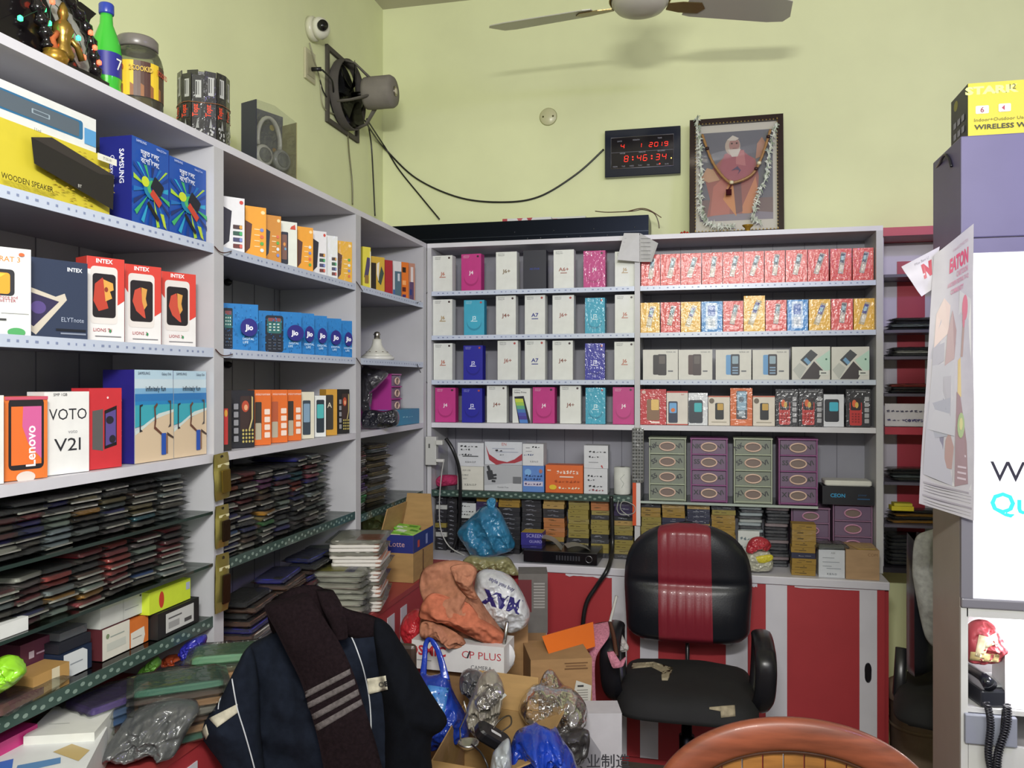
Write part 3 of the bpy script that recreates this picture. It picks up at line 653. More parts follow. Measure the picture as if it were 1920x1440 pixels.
# ============================================================ middle bay
mmx_w = [('p', [(0, .1), (.3, .2), (.42, .75), (0, .82)], '#26262a'), ('e', .85, .92, .09, .035, '#c84a3a')] + [('rr', .68, .47-.115*k, .42, .075, 0, ['#4a3a34', '#3a5a4a', '#4a4a68', '#6a3a34'][k]) for k in range(4)] + [('e', .82, .47-.115*k, .07, .035, ['#d8a04a', '#4fae6a', '#8090c8', '#d86a5a'][k]) for k in range(4)]
def mmx_o(k): return [('p', [(0, .1), (.22, .2), (.32, .66), (0, .72)], ['#2a2a30', '#5a3a2c', '#2c3a40'][k % 3]), ('e', .84, .9, .1, .035, '#f4d9a0')] + [('r', .42, .56-.11*j, .68, .575-.11*j, '#f4e0b0') for j in range(4)] + [('e', .78, .56-.13*j, .09, .035, ['#d8e4e8', '#7a8ac8', '#d8704a', '#5fa84a'][(j+k) % 4]) for j in range(4)]
def mmx_p(k): return [('rr', .22, .42, .44, .7, 0, '#2c3238'), ('rr', .2, .44, .32, .54, 0, '#7a5a4c'), ('e', .2, .5, .08, .04, '#d8944a'), ('e', .26, .4, .06, .03, '#6fa0c0'), ('p', [(.55, .84), (.9, .84), (.86, .95), (.62, .9)], '#c8523a')]
R1 = [('w', 417, 458.5, 367), ('o', 460, 499, 385), ('o2', 497, 527, 402), ('p', 527, 557, 414), ('o', 558, 587, 424), ('w', 587, 612, 432), ('s', 612, 633, 441), ('g', 633, 660, 451)]
LBW = ['white carton with four round badges, leftmost', 'bright orange carton second from left', 'dull orange carton third from left', 'white carton, fourth from left,', 'bright orange carton fifth from left', 'white carton with four badges, sixth from left', 'glossy white carton seventh from left', 'shining gold carton at the right end']
for i, (k, u0, u1, vt) in enumerate(R1):
    art = {'w': mmx_w, 's': mmx_w[-8:], 'p': mmx_p(i)}.get(k, mmx_o(i))
    col = {'w': '#dddddf', 's': '#dfe2e0', 'p': '#dfe3d8', 'o': '#e8a132', 'o2': '#c98a36', 'g': '#e0ac38'}[k]
    LBOX('phone_carton', LBW[i] + ' on the top shelf of the middle bay', 'phone box', u0, u1, vt, z=1.9585, dep=.045, ang=52, body=col, art=art, off=-.014, kind='wrap' if k in 'gs' else 'card', ak='wrap' if k in 'gs' else 'print', group='phone cartons, top shelf of middle bay')
def jio(full=True):
    r = random.Random(5); a = [('p', [(x, y), (x+.03, y+.012), (x+.015, y+.04)], c) for x, y, c in [(r.random()*.95, r.random()*.94, r.choice(['#1a62a4', '#2f8fd0', '#17568f'])) for _ in range(60)]]
    cx = .66 if full == 1 else (.58 if full == 2 else .5); ex = .25 if full == 1 else .25 if full == 2 else .37
    a += [('e', cx, .5, ex, .19, '#221f78'), ('t', 'Jio', cx, .445, .115, '#f4f6fc', {'b': .035, 'sx': .95 if full != 3 else .85}), ('t', 'DIGITAL', cx-.02, .23, .05, '#d8ecf8', {'sx': .95}), ('t', 'LIFE', cx-.1, .16, .05, '#d8ecf8')]
    return a
def feat(x, w): return [('rr', x, .47, w, .86, 0, '#1f2530'), ('rr', x, .66, w*.8, .36, 0, '#2f6a66'), ('r', x-w*.34, .76, x+w*.34, .84, '#8a4a4c')] + [('r', x-w*.3+w*.22*j, .54+.07*k, x-w*.18+w*.22*j, .57+.07*k, '#cfe0d8') for j in range(3) for k in range(3)] + [('r', x-w*.36+w*.26*j, .1+.07*k, x-w*.2+w*.26*j, .13+.07*k, '#4a525e') for j in range(3) for k in range(4)]
JR = [(419, 484, 568, 1), (485, 565, 582, 2), (565, 589, 587, 3), (589, 613, 591.5, 3), (613, 640, 596.5, 3), (640, 660, 601, 3)]
JL = ['wide blue carton with round violet logo at the left post', 'blue carton with keypad phone picture, second from left', 'narrow-showing blue carton third from left', 'narrow-showing blue carton fourth from left', 'narrow-showing blue carton fifth from left', 'blue logo carton at the right end of its shelf']
for i, (u0, u1, vt, f) in enumerate(JR):
    art = ((feat(.13, .26) if f == 1 else feat(.36, .42)[:]) if f < 3 else [])
    ja = jio(f)
    if f == 2: ja = [(c[0], *((c[1], c[2]+.2, c[3]) if c[0] == 't' else (c[1]+.22, c[2], .2)), *c[(4 if c[0] == 't' else 4):]) if c[0] in 'te' and c[0] != 'p' else c for c in ja]
    LBOX('phone_carton', JL[i] + ', middle bay', 'phone box', u0, u1, vt, z=1.6865, dep=.05, ang=50, body='#2079bd', art=art + ja, off=-.018, group='blue keypad phone cartons', kind='card')
nb = [('rr', .62, .6, .5, .6, 0, '#3a2a2a'), ('e', .6, .72, .16, .1, '#b04a34'), ('e', .62, .7, .08, .05, '#d8a078')] + [('e', .5+.13*j, .3-.065*k, .045, .022, '#b7a860') for j in range(4) for k in range(4)] + [('p', [(.84, .9), (.9, .88), (.9, .5), (.8, .34), (.7, .3), (.84, .5)], '#c2b27a')] + [('rr', .16, .72-.14*k, .2, .1, 0, '#8a8a90') for k in range(5)]
wp = [('rr', .4, .45, .62, .74, 0, '#3a4652'), ('rr', .4, .55, .5, .4, 0, '#7f9cb4')]
mo = lambda k: [('rr', .22, .45, .4, .66, 0, '#3a332f' if k != 1 else '#b0583a'), ('rr', .22, .25, .36, .3, 0, '#b0a894')] + [('rr', .76, .6-.14*j, .34, .1, 0, '#ead6c8') for j in range(4)] + [('t', 'micromax', .5, .9, .05, '#f2ddd0')]
R3 = [('#26201f', 419, 434, 732, [('rr', .3, .4, .5, .6, 0, '#b02f30'), ('e', .3, .62, .2, .06, '#c8943a')], 'black carton with red phone edge by the left post'), ('#22222a', 434, 477, 732, nb, 'black beaded-keypad carton, left one'), ('#d96b2c', 477.5, 508, 731, mo(0), 'orange carton with badge column, left of the three'), ('#d96b2c', 508.5, 539, 731, mo(1), 'orange carton with badge column, middle of the three'),
      ('#d96b2c', 539.5, 565, 731, mo(2), 'orange carton with badge column, right of the three'), ('#d8d4c0', 565.5, 589, 735, wp, 'cream carton with blue-screened phone'), ('#dfe2e0', 590, 611, 742, [('rr', .5, .5, .7, .8, 0, '#2c3640'), ('rr', .5, .62, .6, .34, 0, '#4fb0b0')], 'low white carton with teal screen'),
      ('#c9973c', 611.5, 632, 730, [('rr', .3, .5, .7, .76, 0, '#3a3634'), ('t', 'A', .3, .6, .12, '#e0d8c0')], 'gold carton with dark phone behind the white one'), ('#1f1d20', 633, 655, 730, nb, 'black carton with gold beaded keypad, right one')]
for i, (col, u0, u1, vt, art, lb) in enumerate(R3):
    LBOX('phone_carton', lb + ', lower row of middle bay', 'phone box', u0, u1, vt, z=1.4115, dep=.045, ang=56, body=col, art=art, off=0, group='phone cartons, lower row of middle bay')
# third bay
R4 = [('#d8cc4a', 680, 695, 462, [('rr', .6, .5, .5, .5, -10, '#4a3f62'), ('rr', .5, .22, .5, .2, 0, '#8a6a3a'), ('r', .9, 0, 1, .9, '#f0ecc8')], 'yellow tall carton at the left'), ('#caa63c', 696, 721, 480, [('r', 0, .02, .36, .82, '#27201f'), ('p', [(.5, .3), (.75, .75), (.95, .55), (.72, .2)], '#3a4a44'), ('p', [(.4, .8), (.6, .86), (.55, .3), (.4, .5)], '#ded8cc')], 'black and yellow carton with tilted phone'),
      ('#a52430', 721.5, 736, 487, [], 'plain dark red carton'), ('#d6d3d6', 737, 752.5, 489, [('r', .2, 0, 1, .72, '#4e6a7a'), ('r', .55, .45, .8, .66, '#c8ccd4'), ('r', 0, 0, .2, .2, '#3f62a0')], 'white and slate carton'), ('#dd7428', 753, 766, 491, [('r', .1, .72, .6, .86, '#2a1c18'), ('r', .1, .2, .6, .32, '#5a1c18'), ('r', .1, .05, .6, .12, '#3a2c68'), ('r', .1, .38, .6, .5, '#f2a868')], 'orange carton with dark squares'),
      ('#b98672', 766.5, 778, 493, [('r', .1, 0, .8, .5, '#5a4468'), ('r', .3, .5, .7, .9, '#d8d0d0'), ('r', .1, .15, .5, .3, '#2c3a7a')], 'brown mixed-print carton at the right')]
for col, u0, u1, vt, art, lb in R4:
    LBOX('phone_carton', lb + ', top shelf of the corner bay', 'phone box', u0, u1, vt, z=1.9585, dep=.045, ang=58, body=col, art=art, off=-.01, group='phone cartons, top shelf of corner bay')
# ============================================================ covers in sleeves, piled on the shelves
FILM = M('#e9ece8', 'film'); SMOKE = M('#c9c6c2', 'smoke')
def sleeve_mesh(w, d, h, seed, amp=.002):
    mb = MB(); nx, ny = 12, 8; vs = []; fs = []
    for s in (0, 1):
        for i in range(nx+1):
            for j in range(ny+1):
                a = i/nx*2-1; b = j/ny*2-1; e = min(1, (1-abs(a))*5)*min(1, (1-abs(b))*4)
                z = h/2 + (h/2+.0006)*(e**.5)*(1 if s else -1) + (amp*noise.noise(Vector((a*4+seed, b*3, s*9+seed))) if e > 0 else amp*1.5*noise.noise(Vector((a*5, b*5, seed))))
                vs.append((a*w/2, b*d/2, max(z, .0005)))
    n1 = (nx+1)*(ny+1)
    for s in (0, 1):
        for i in range(nx):
            for j in range(ny):
                q = s*n1+i*(ny+1)+j; f = (q, q+ny+1, q+ny+2, q+1); fs.append(f if s else f[::-1])
    mb.add(vs, fs, FILM, True); return mb
COVER_L, COVER_W, COVER_H = .155, .08, .0095
_pk = {}
def cover_proto(col, v, sc=1.0, h=COVER_H, white=False):
    """one cover: coloured slab with camera hole, its clear sleeve and a card header"""
    k = (col, v, sc, h, white)
    if k in _pk: return _pk[k]
    mb = MB(); m = M(col, 'gloss' if v % 2 else 'plastic')
    mb.slab(COVER_L*sc, COVER_W*sc, h, .011, m, (0, 0, .0012))
    mb.box(-COVER_L*sc*.47, -COVER_L*sc*.3, -COVER_W*sc*.4, -COVER_W*sc*.12, h+.0012, h+.0018, M('#1c1d20', 'gloss'))
    if white: mb.box(COVER_L*sc*.5, COVER_L*sc*.5+.004, -COVER_W*sc*.48, COVER_W*sc*.48, .002, h*.55, M('#d8d6d0', 'card'))
    o = mb.build('phone_cover'); C.objects.unlink(o)
    s = sleeve_mesh(COVER_L*sc+.022, COVER_W*sc+.014, h+.003, v*3.7+len(_pk)).build('sleeve'); C.objects.unlink(s)
    _pk[k] = (o, s); return _pk[k]
def cover(col, v, loc, rz, label, group, sc=1.0, h=COVER_H, tilt=(0, 0), white=False, name='phone_cover', cat='phone cover'):
    o, s = cover_proto(col, v, sc, h, white)
    c = o.copy(); C.objects.link(c); c.name = name; c.location = loc; c.rotation_euler = (tilt[0], tilt[1], rz); tag(c, label, cat, group)
    q = s.copy(); C.objects.link(q); q.parent = c
    return c
NAMEC = {'#20222a': 'black', '#3a3c42': 'dark grey', '#26307e': 'blue', '#2f2f8e': 'violet blue', '#9a2f3a': 'red', '#b6403c': 'bright red', '#6e2c34': 'maroon', '#8f9aa0': 'grey', '#a9bab2': 'pale green', '#b4c4d4': 'pale blue',
         '#c98f35': 'amber', '#8a7a52': 'olive gold', '#6a4a3c': 'brown', '#5c3a7a': 'purple', '#2a7a92': 'teal', '#c8c6c0': 'white', '#3f6fc0': 'sky blue', '#c05a72': 'pink', '#3f9a52': 'green', '#5b544e': 'taupe', '#7c6f74': 'mauve grey', '#a8482f': 'rust', '#8e3f86': 'magenta'}
def stack(x, y, z, cols, rz, where, group, sc=1.0, h=COVER_H, jit=.006, step=None, r=None, name='phone_cover', cat='phone cover', noun='cover'):
    r = r or rnd; step = step or h+.0042; n = len(cols)
    for i, c in enumerate(cols):
        k = n-1-i
        pos = 'topmost' if k == 0 else 'lowest' if i == 0 else ORD[k]
        cover(c, r.randrange(4), (x+r.uniform(-jit, jit), y+r.uniform(-jit, jit), z+.001+i*step), rz+r.uniform(-.09, .09), f'sleeved {NAMEC[c]} {noun}, {pos}, {where}', group, sc, h, (0, 0), r.random() < .4, name, cat)
r1 = random.Random(21)
BLK, DG, BLU, VIO, RD, BRD, MAR, GRY, PGN, PBL, AMB, OLV, BRN, PUR, TEAL, WHT, SKY, PNK, GRN, TAU, MAU, RUS, MAG = NAMEC
dark = [BLK, DG, BLK, DG, TAU, GRY, BLK]
yat = lambda u, X=XL-.02: P(u, 900, X=X).y
topS = [[DG, WHT, VIO, MAR, TAU, MAR, DG], [DG, TAU, BLU, BLU, VIO, RD, BLK, DG], [PBL, PBL, PBL, PGN, PGN, DG, VIO, BLK], [DG, GRY, DG, BLK, AMB, DG, OLV, DG], [MAU, BLK, DG, VIO, GRY, OLV, BLK, DG], [TAU, TEAL, OLV, OLV, TAU, BRN, BLK, BLK], [GRY, GRY, TAU, BLK, GRY, TAU, DG, GRY]]
uS = [8, 62, 116, 170, 222, 276, 328]
for i, (u, cols) in enumerate(zip(uS, topS)):
    stack(XL-.105, yat(u), 1.2615, cols, 0, f'{NTH[i]} pile from left, upper glass shelf', 'covers on the upper glass shelf', r=r1)
midS = [[WHT, TAU, TAU, GRY, PGN, MAR], [MAR, BLU, DG, RD, MAR, MAU, WHT], [PGN, GRY, AMB, GRY, BRD, BRD, DG], [RD, AMB, PGN, TAU, BRN, DG, TAU, RD], [TAU, MAR, RD, BRD, BRD, BRD, RD, BRD], [TAU, SKY, DG, MAR, DG, PGN, MAU, MAR], [GRY, PGN, TAU, RD, RD, MAR, DG, RD]]
for i, (u, cols) in enumerate(zip([10, 62, 118, 172, 226, 280, 334], midS)):
    stack(XL-.105, yat(u), 1.1255, cols, r1.uniform(-.1, .1), f'{NTH[i]} pile from left, middle glass shelf', 'covers on the middle glass shelf', r=r1, step=.0145)
# middle bay
pal = [DG, BLK, TAU, MAU, GRY, BLU, DG, BRN, TAU, RUS, VIO, GRY, DG, PUR]
mb_cols = [[BLU, BLU, DG, SKY, WHT, TAU, VIO, DG, WHT, MAU, DG, RUS, BRN, TAU], [WHT, BRN, TAU, BLU, DG, VIO, MAU, TAU, RD, DG, MAU, DG, RUS, RD], [DG, WHT, DG, GRN, OLV, AMB, DG, TAU, BRN, OLV, MAG, MAG, WHT, DG],
           [TAU, VIO, GRY, DG, DG, GRY, PGN, DG, TAU, GRY, MAR, VIO, BLK, DG], [DG, MAU, DG, DG, BLK, TAU, BLU, BLU, RUS, BRD, TEAL, TEAL, MAU, DG, VIO], [TAU, MAU, TAU, GRY, TAU, TAU, GRY, DG, WHT, VIO, PNK, MAU, RD, TAU, GRY], [GRY, TAU, DG, GRY, TAU, GRY, DG, GRY, WHT, DG, GRN, GRY, GRY, TAU]]
for i, (u, cols) in enumerate(zip([440, 474, 506, 538, 565, 592, 618], mb_cols)):
    stack(XL-.11-(.02 if i == 6 else 0), yat(u), 1.1205, cols, r1.uniform(-.15, .15), f'{NTH[i]} pile from left, middle-bay glass shelf', 'covers on the middle-bay glass shelf', r=r1, jit=.009, step=.0157, h=.011)
# corner bay: diaries
dcols = [WHT, GRN, GRN, WHT, PUR, PUR, WHT, PUR, TAU, BRN, DG, WHT, BRN, BRN, TAU, DG]
stack(XL-.12, 2.98, 1.1005, dcols, PI/2+.05, 'the left diary pile, corner bay', 'diaries in the corner bay', sc=1.25, h=.0125, r=r1, name='diary', cat='notebook', noun='diary', step=.0158)
stack(XL-.12, 3.22, 1.1005, [OLV, TAU, OLV, GRY, OLV, TAU, WHT, OLV, TAU, OLV, TAU, OLV, TAU, GRY, OLV], PI/2-.1, 'the right diary pile, corner bay', 'diaries in the corner bay', sc=1.1, h=.0125, r=r1, jit=.014, name='diary', cat='notebook', noun='diary', step=.0158)
# under the middle bay, on the red counter
und = [[BLU, DG, BLU, BRN, VIO, BRN, DG, BRN, BLK], [BRN, BLU, MAR, BLU, DG, VIO, BLU, BRN, BRN, VIO], [DG, BLU, BLK, BRN, MAR, BLU, MAR, VIO, BRN, BLK, BLU]]
for i, (u, cols) in enumerate(zip([455, 520, 575], und)):
    stack(XL-.05, P(u, 1050, X=XL-.05).y+.02, ZK+.001, cols, PI/2+.1, f'{NTH[i]} pile from left under the middle bay', 'covers on the red counter', sc=1.15, h=.014, r=r1, jit=.012, step=.0185)
stack(XL-.06, P(600, 1060, X=XL-.06).y+.06, ZK+.001, [DG, RD, TAU, MAR, RD, MAU, VIO, TAU, RD, TAU, GRY], .3, 'the far pile under the middle bay', 'covers on the red counter', sc=1.1, h=.013, r=r1, jit=.012, step=.0175)
p = P(470, 1160, Z=ZK+.09)
stack(p.x, p.y, ZK+.001, [GRY, WHT, GRY, WHT, VIO], PI/2+.15, 'the pile beside the gold pouches', 'covers on the red counter', sc=1.25, h=.014, r=r1, step=.018)
# yellow-topped white packets
WPK = M('#cfcfc6', 'wrap')
def packet(name, label, cat, loc, w, d, h, rz, col, art=(), group=None, tilt=(0, 0), kind='wrap', sleeve=True, seed=0):
    mb = MB(); mb.slab(w, d, h, min(w, d)*.08, M(col, kind)); mb.art(art, (-w/2, -d/2, h), (1, 0, 0), (0, 1, 0), w, d, (0, 0, 1))
    o = mb.build(name, loc=loc, rz=rz); o.rotation_euler = (tilt[0], tilt[1], rz); tag(o, label, cat, group)
    if sleeve: sleeve_mesh(w+.03, d+.03, h+.003, seed+3, .004).build('sleeve', o)
    return o
p = P(630, 1062, Z=.97); nW = 8
for i in range(nW):
    top = i == nW-1
    packet('cover_packet', 'pale cover packet with yellow window and blue corner on top of the pile' if top else f'pale cover packet, {ORD[nW-1-i]} of the pile under the yellow one', 'packet', (p.x+rnd.uniform(-.008, .008), p.y+rnd.uniform(-.008, .008), ZK+.001+i*.0195), .225, .14, .0165, .12+rnd.uniform(-.1, .1), '#cdcdc2',
           [('r', .04, .06, .7, .94, '#c9c02e'), ('p', [(.72, .0), (.86, 0), (.86, 1), (.72, 1)], '#2c2a7a'), ('e', .33, .5, .05, .08, '#6a7a22'), ('t', 'Touch', .79, .5, .12, '#e6e6f0', {'rot': 90})] if top else (), 'pale cover packets', seed=i)
p = P(680, 1003, Z=1.06); nP = 19
for i in range(nP):
    top = i == nP-1
    packet('pamphlet_bundle', 'white pamphlet bundle with orange print lying on top' if top else f'white pamphlet bundle, {ORD[nP-1-i]} of the leaning white pile', 'pamphlets', (p.x+.006*math.sin(i*.7)-.01, p.y+.004*math.cos(i), ZK+.001+i*.0128), .17, .21, .0115, .25+rnd.uniform(-.05, .05), '#d8d4cc',
           [('p', [(.5, .1), (1, .1), (1, .6), (.5, .6)], '#c87a52')] if top else [('r', .9, 0, 1, 1, '#c9907a')], 'white pamphlet bundles', kind='card', sleeve=i % 4 == 3 or top, seed=i)
# hanging gold pouches on the first post
def pouch(name, label, u, v0, v1, w, dark_=False, rot=0, k=0):
    p = P(u, v0, X=XL+.012+.008*k); z1 = P(u, v1, X=p.x).z; hh = p.z-z1
    mb = MB(); n = 8; vs = []; fs = []
    for s in (0, 1):
        for i in range(n+1):
            for j in range(n+1):
                a = i/n*2-1; b = j/n; e = (1-a*a)*math.sin(PI*min(1, b*1.02))
                vs.append(((1 if s else -1)*(.001+.009*e) + .002*noise.noise(Vector((a*3+k, b*4, s))), a*w/2*(.9 if b in (0, 1) else 1), -hh*b))
    n1 = (n+1)**2
    for s in (0, 1):
        for i in range(n):
            for j in range(n): q = s*n1+i*(n+1)+j; f = (q, q+n+1, q+n+2, q+1); fs.append(f[::-1] if s else f)
    mb.add(vs, fs, M('#b3a75f', 'goldm'), True)
    for v in ([('r', .12, .72, .88, .78, '#d8d2a4')]): mb.art([v], (.0065, -w/2, -hh), (0, 1, 0), (0, 0, 1), w, hh, (1, 0, 0))
    mb.art([('e', .5, .93, .09, .035, '#2a2418')], (.003, -w/2, -hh), (0, 1, 0), (0, 0, 1), w, hh, (1, 0, 0))
    o = mb.build(name, loc=p, rz=0); o.rotation_euler[0] = rot; tag(o, label, 'pouch', 'gold pouches hanging on the post')
    m2 = MB(); m2.slab(w*.55, hh*.5, .004, .004, M('#3a2c1c' if k != 0 else '#8a7430', 'goldm')); c = m2.build('earphone_pack', o); c.rotation_euler = (PI/2, 0, PI/2); c.location = (.011, 0, -hh*.6); c['label'] = 'dark item inside the pouch'
    return o
pouch('foil_pouch', 'upper gold zip pouch hanging on the first post', 414, 850, 937, .07, rot=.06)
pouch('foil_pouch', 'middle gold zip pouch hanging on the first post', 416, 947, 1026, .062, k=1)
pouch('foil_pouch', 'lowest gold zip pouch with dark contents on the first post', 417, 1038, 1146, .062, k=2, rot=-.03)

# ---- boxed goods on the lace-edged shelf, lower left
ZB = .986
def lowbox(label, u0, u1, z0, h, dep, col, art=(), side=None, X=XL-.01, ang=90, kind='card', top=None, name='accessory_box', group=None, cat='box'):
    p = P(u0, 1000, X=X); vt = HZ - (z0+h-H)*F/depth(p)
    return card_box(name, label, cat, u0, u1, vt, X=X, ang=ang, z=z0, dep=dep, body=col, side=side, top=top, art=art, kind=kind, group=group)
lowbox('maroon box with small white print, left end of the lace-edged shelf', 38, 107, ZB+.001, .088, .16, '#5f2f42', [('r', .22, .62, .36, .78, '#c8b8c4'), ('r', .42, .66, .92, .7, '#b89aaa'), ('r', .22, .2, .28, .4, '#b89aaa'), ('r', .36, .27, .7, .3, '#b89aaa')], X=XL-.075)
lowbox('small kraft box with a pale tape strip in front of the maroon box', 62, 130, ZB+.001, .045, .06, '#b08a52', [('r', .5, 0, .72, 1, '#cfc4a8')], X=XL-.008)
lowbox('dark navy box with a white label, lower of the navy pair', 113, 172, ZB+.001, .052, .14, '#1d2a42', [('p', [(.1, 0), (.85, 0), (.85, .8), (.7, .95), (.1, .95)], '#d0d4d6'), ('r', .3, .45, .7, .5, '#8a9098')], X=XL-.035)
lowbox('thin black box lying on the navy labelled one', 110, 170, ZB+.0545, .02, .13, '#23252e', X=XL-.04)
lowbox('glossy dark sleeve on top of the thin black box', 112, 163, ZB+.076, .016, .12, '#5a5e62', X=XL-.05, kind='wrap')
lowbox('maroon-sided box with a white printed face', 192, 243, ZB+.001, .068, .13, '#d8d5c8', [('r', .28, .66, .8, .7, '#9aa39a'), ('r', .15, .25, .85, .5, '#c4c6bc'), ('e', .18, .74, .06, .08, '#7a8a6a')], side='#5c2a30', top='#5c2a30', X=XL-.035)
lowbox('orange box with white label beside the maroon-sided one', 245, 278, ZB+.001, .062, .12, '#cf7030', [('p', [(0, 0), (.7, 0), (.8, .3), (.75, .62), (0, .55)], '#dcd8cc'), ('r', .1, .3, .6, .33, '#8a8478')], X=XL-.035)
lowbox('long pale grey box lying on the maroon-sided and orange boxes', 188, 276, ZB+.0705, .052, .13, '#c6c8c2', [('r', .5, .4, .8, .43, '#8a8f90'), ('e', .84, .82, .02, .05, '#3a3a3a'), ('r', .46, .0, .475, 1, '#b2b4ae')], X=XL-.04)
lowbox('black box with white barcode label near the first post', 296, 373, ZB+.001, .062, .13, '#1f2021', [('r', .18, .12, .86, .86, '#c4c4c0'), ('r', .24, .62, .56, .68, '#5a5a5a'), ('r', .24, .25, .5, .5, '#9a9a98'), ('r', .62, .25, .8, .4, '#4a4a4a')], X=XL-.012)
lowbox('bright yellow-green box with red oval on the black box', 280, 357, ZB+.065, .052, .11, '#c9dc3a', [('e', .28, .5, .06, .38, '#c0402c'), ('r', .88, .5, .98, .85, '#a9b0c4')], X=XL-.02)
lowbox('white box edge on the middle glass shelf by the picture edge', -20, 53, 1.1255, .026, .1, '#dcdedc', X=XL-.012)
packet('cover_packet', 'maroon flat packet at the left end of the lace-edged shelf', 'packet', (XL-.055, P(55, 1290, X=XL-.03).y-.02, ZB+.001), .1, .17, .022, .1, '#6a2f3a')
soft('cloth_pack', 'crumpled lime green wrapper at the left picture edge', 'wrapper', [(-28, 1262), (-10, 1238), (22, 1228), (46, 1256), (36, 1276), (8, 1296), (-20, 1304)], 1.5, .03, M('#8fd02c', 'poly'), seed=4, amp=.012)
# ---- flat goods on the counter under the first bay
def flat(label, u, v, z, w, d, h, rz, col, art=(), kind='wrap', group='flat packets on the red counter', seed=0, name='cover_packet', sleeve=True, tilt=(0,0)):
    p = P(u, v, Z=z+h); return packet(name, label, 'packet', (p.x, p.y, z), w, d, h, rz, col, art, group, seed=seed, kind=kind, sleeve=sleeve, tilt=tilt)
K0 = ZK+.001
# white cartons
def pbox(name, label, cat, u, v, z, w, d, h, rz, col, art=(), kind='card', topart=(), group=None, side=None):
    p = P(u, v, Z=z+h); mb = MB(); mb.box(-w/2, w/2, -d/2, d/2, 0, h, M(col, kind))
    mb.art(topart, (-w/2, -d/2, h), (1, 0, 0), (0, 1, 0), w, d, (0, 0, 1)); mb.art(art, (-w/2, -d/2, 0), (1, 0, 0), (0, 0, 1), w, h, (0, -1, 0))
    return tag(mb.build(name, loc=(p.x, p.y, z), rz=rz), label, cat, group)
pbox('carton', 'large white carton with blue and tan print on its top, bottom left corner', 'carton', 70, 1418, K0, .2, .22, .075, .5, '#d8dad8', topart=[('p', [(.1, .25), (.35, .3), (.3, .5), (.08, .42)], '#3a6fc0'), ('p', [(.4, .2), (.75, .3), (.72, .42), (.38, .35)], '#5a86b4'), ('p', [(.62, .55), (.9, .3), (.95, .5), (.75, .68)], '#bda56c')])
pbox('carton', 'plain white carton standing behind the printed one, under the lace-edged shelf', 'carton', 138, 1348, K0, .13, .15, .092, .38, '#d9dad2', topart=[('r', .2, .35, .5, .365, '#a8aaa4')])
pbox('carton', 'pink and violet striped box at the left picture edge', 'box', 12, 1372, K0, .09, .06, .1, PI/2, '#c4307a', art=[('r', 0, 0, 1, .4, '#6a3a5c')])
def pile(u, v, top, cols, rz, where, w=.1, d=.165, t=.0175, ids=(), jit=.006):
    """flat sleeved packets heaped on the red counter; cols from bottom to top"""
    p = P(u, v, Z=top); n = len(cols); z = top-n*t
    z0 = ZK+.001; tt = (top-z0)/n
    for k, (nm, c) in enumerate(cols):
        pos = 'topmost' if k == n-1 else ORD[n-1-k]
        packet('cover_packet', f'{nm} packet, {pos} in {where}', 'packet', (p.x+rnd.uniform(-jit, jit), p.y+rnd.uniform(-jit, jit), z0+k*tt), w, d, tt*.86, rz+rnd.uniform(-.12, .12), c, (), 'flat packets on the red counter', seed=int(u)+k)
pile(150, 1326, .872, [('rust red', '#7a3834'), ('maroon', '#5c2a30'), ('brick red', '#8e443a')], .25, 'the pile behind the plain white carton', w=.12)
pile(216, 1296, .925, [('teal', '#2a6a86'), ('black', '#26282e'), ('brown', '#5a3a30'), ('blue', '#2f5f9a'), ('blue grey', '#4a6a9a'), ('purple', '#4f2f8a')], -.4, 'the purple-topped pile')
pile(258, 1282, .9, [('red', '#a0404a'), ('grey', '#7a7478'), ('rose', '#b0505a'), ('pink red', '#bc5060')], -.5, 'the pink pile between purple and green')
pile(335, 1268, .945, [('teal green', '#2c6a58'), ('tan', '#9a7048'), ('brown', '#6a4a38'), ('grey', '#77736c'), ('tan brown', '#94683f'), ('dark brown', '#4a3028'), ('bright green', '#2f7560')], -.8, 'the green-topped pile', w=.11, d=.18)
pile(392, 1252, .93, [('grey', '#7c7a74'), ('green', '#3c7a5c'), ('ochre', '#a87c40'), ('grey brown', '#76685a'), ('tan orange', '#b8804f')], -.9, 'the orange-topped pile', w=.11, d=.18)
pile(424, 1236, .92, [('grey', '#80807c'), ('sage', '#7c907c'), ('slate', '#626a80'), ('lavender', '#7f86a6')], -1.0, 'the lavender pile beside the jacket', w=.12, d=.19)
pile(442, 1212, .955, [('grey', '#80807c'), ('white', '#b8b8b2'), ('violet', '#4a4684'), ('grey', '#7a7a80'), ('sage', '#6c8a74'), ('pale green', '#6fa884')], -1.0, 'the pale green pile by the jacket shoulder', w=.1, d=.18)
pile(300, 1306, .86, [('olive', '#6a6444'), ('grey', '#78766e')], -.6, 'the low pile behind the glossy bag')
soft('plastic_wrapper', 'crumpled blue wrapper under the end of the lace-edged shelf', 'wrapper', [(336, 1226), (350, 1204), (384, 1190), (386, 1206), (370, 1220), (352, 1236)], 2.05, .03, M('#2a2a92', 'poly'), seed=2)
soft('plastic_wrapper', 'orange wrapper beside the crumpled blue one', 'wrapper', [(303, 1238), (318, 1228), (342, 1232), (338, 1246), (310, 1248)], 2.1, .02, M('#cf5a34', 'poly'), seed=3)
soft('plastic_wrapper', 'lime wrapper left of the orange one', 'wrapper', [(258, 1262), (280, 1240), (296, 1232), (302, 1246), (276, 1270), (262, 1274)], 2.0, .02, M('#7ab84a', 'poly'), seed=5)
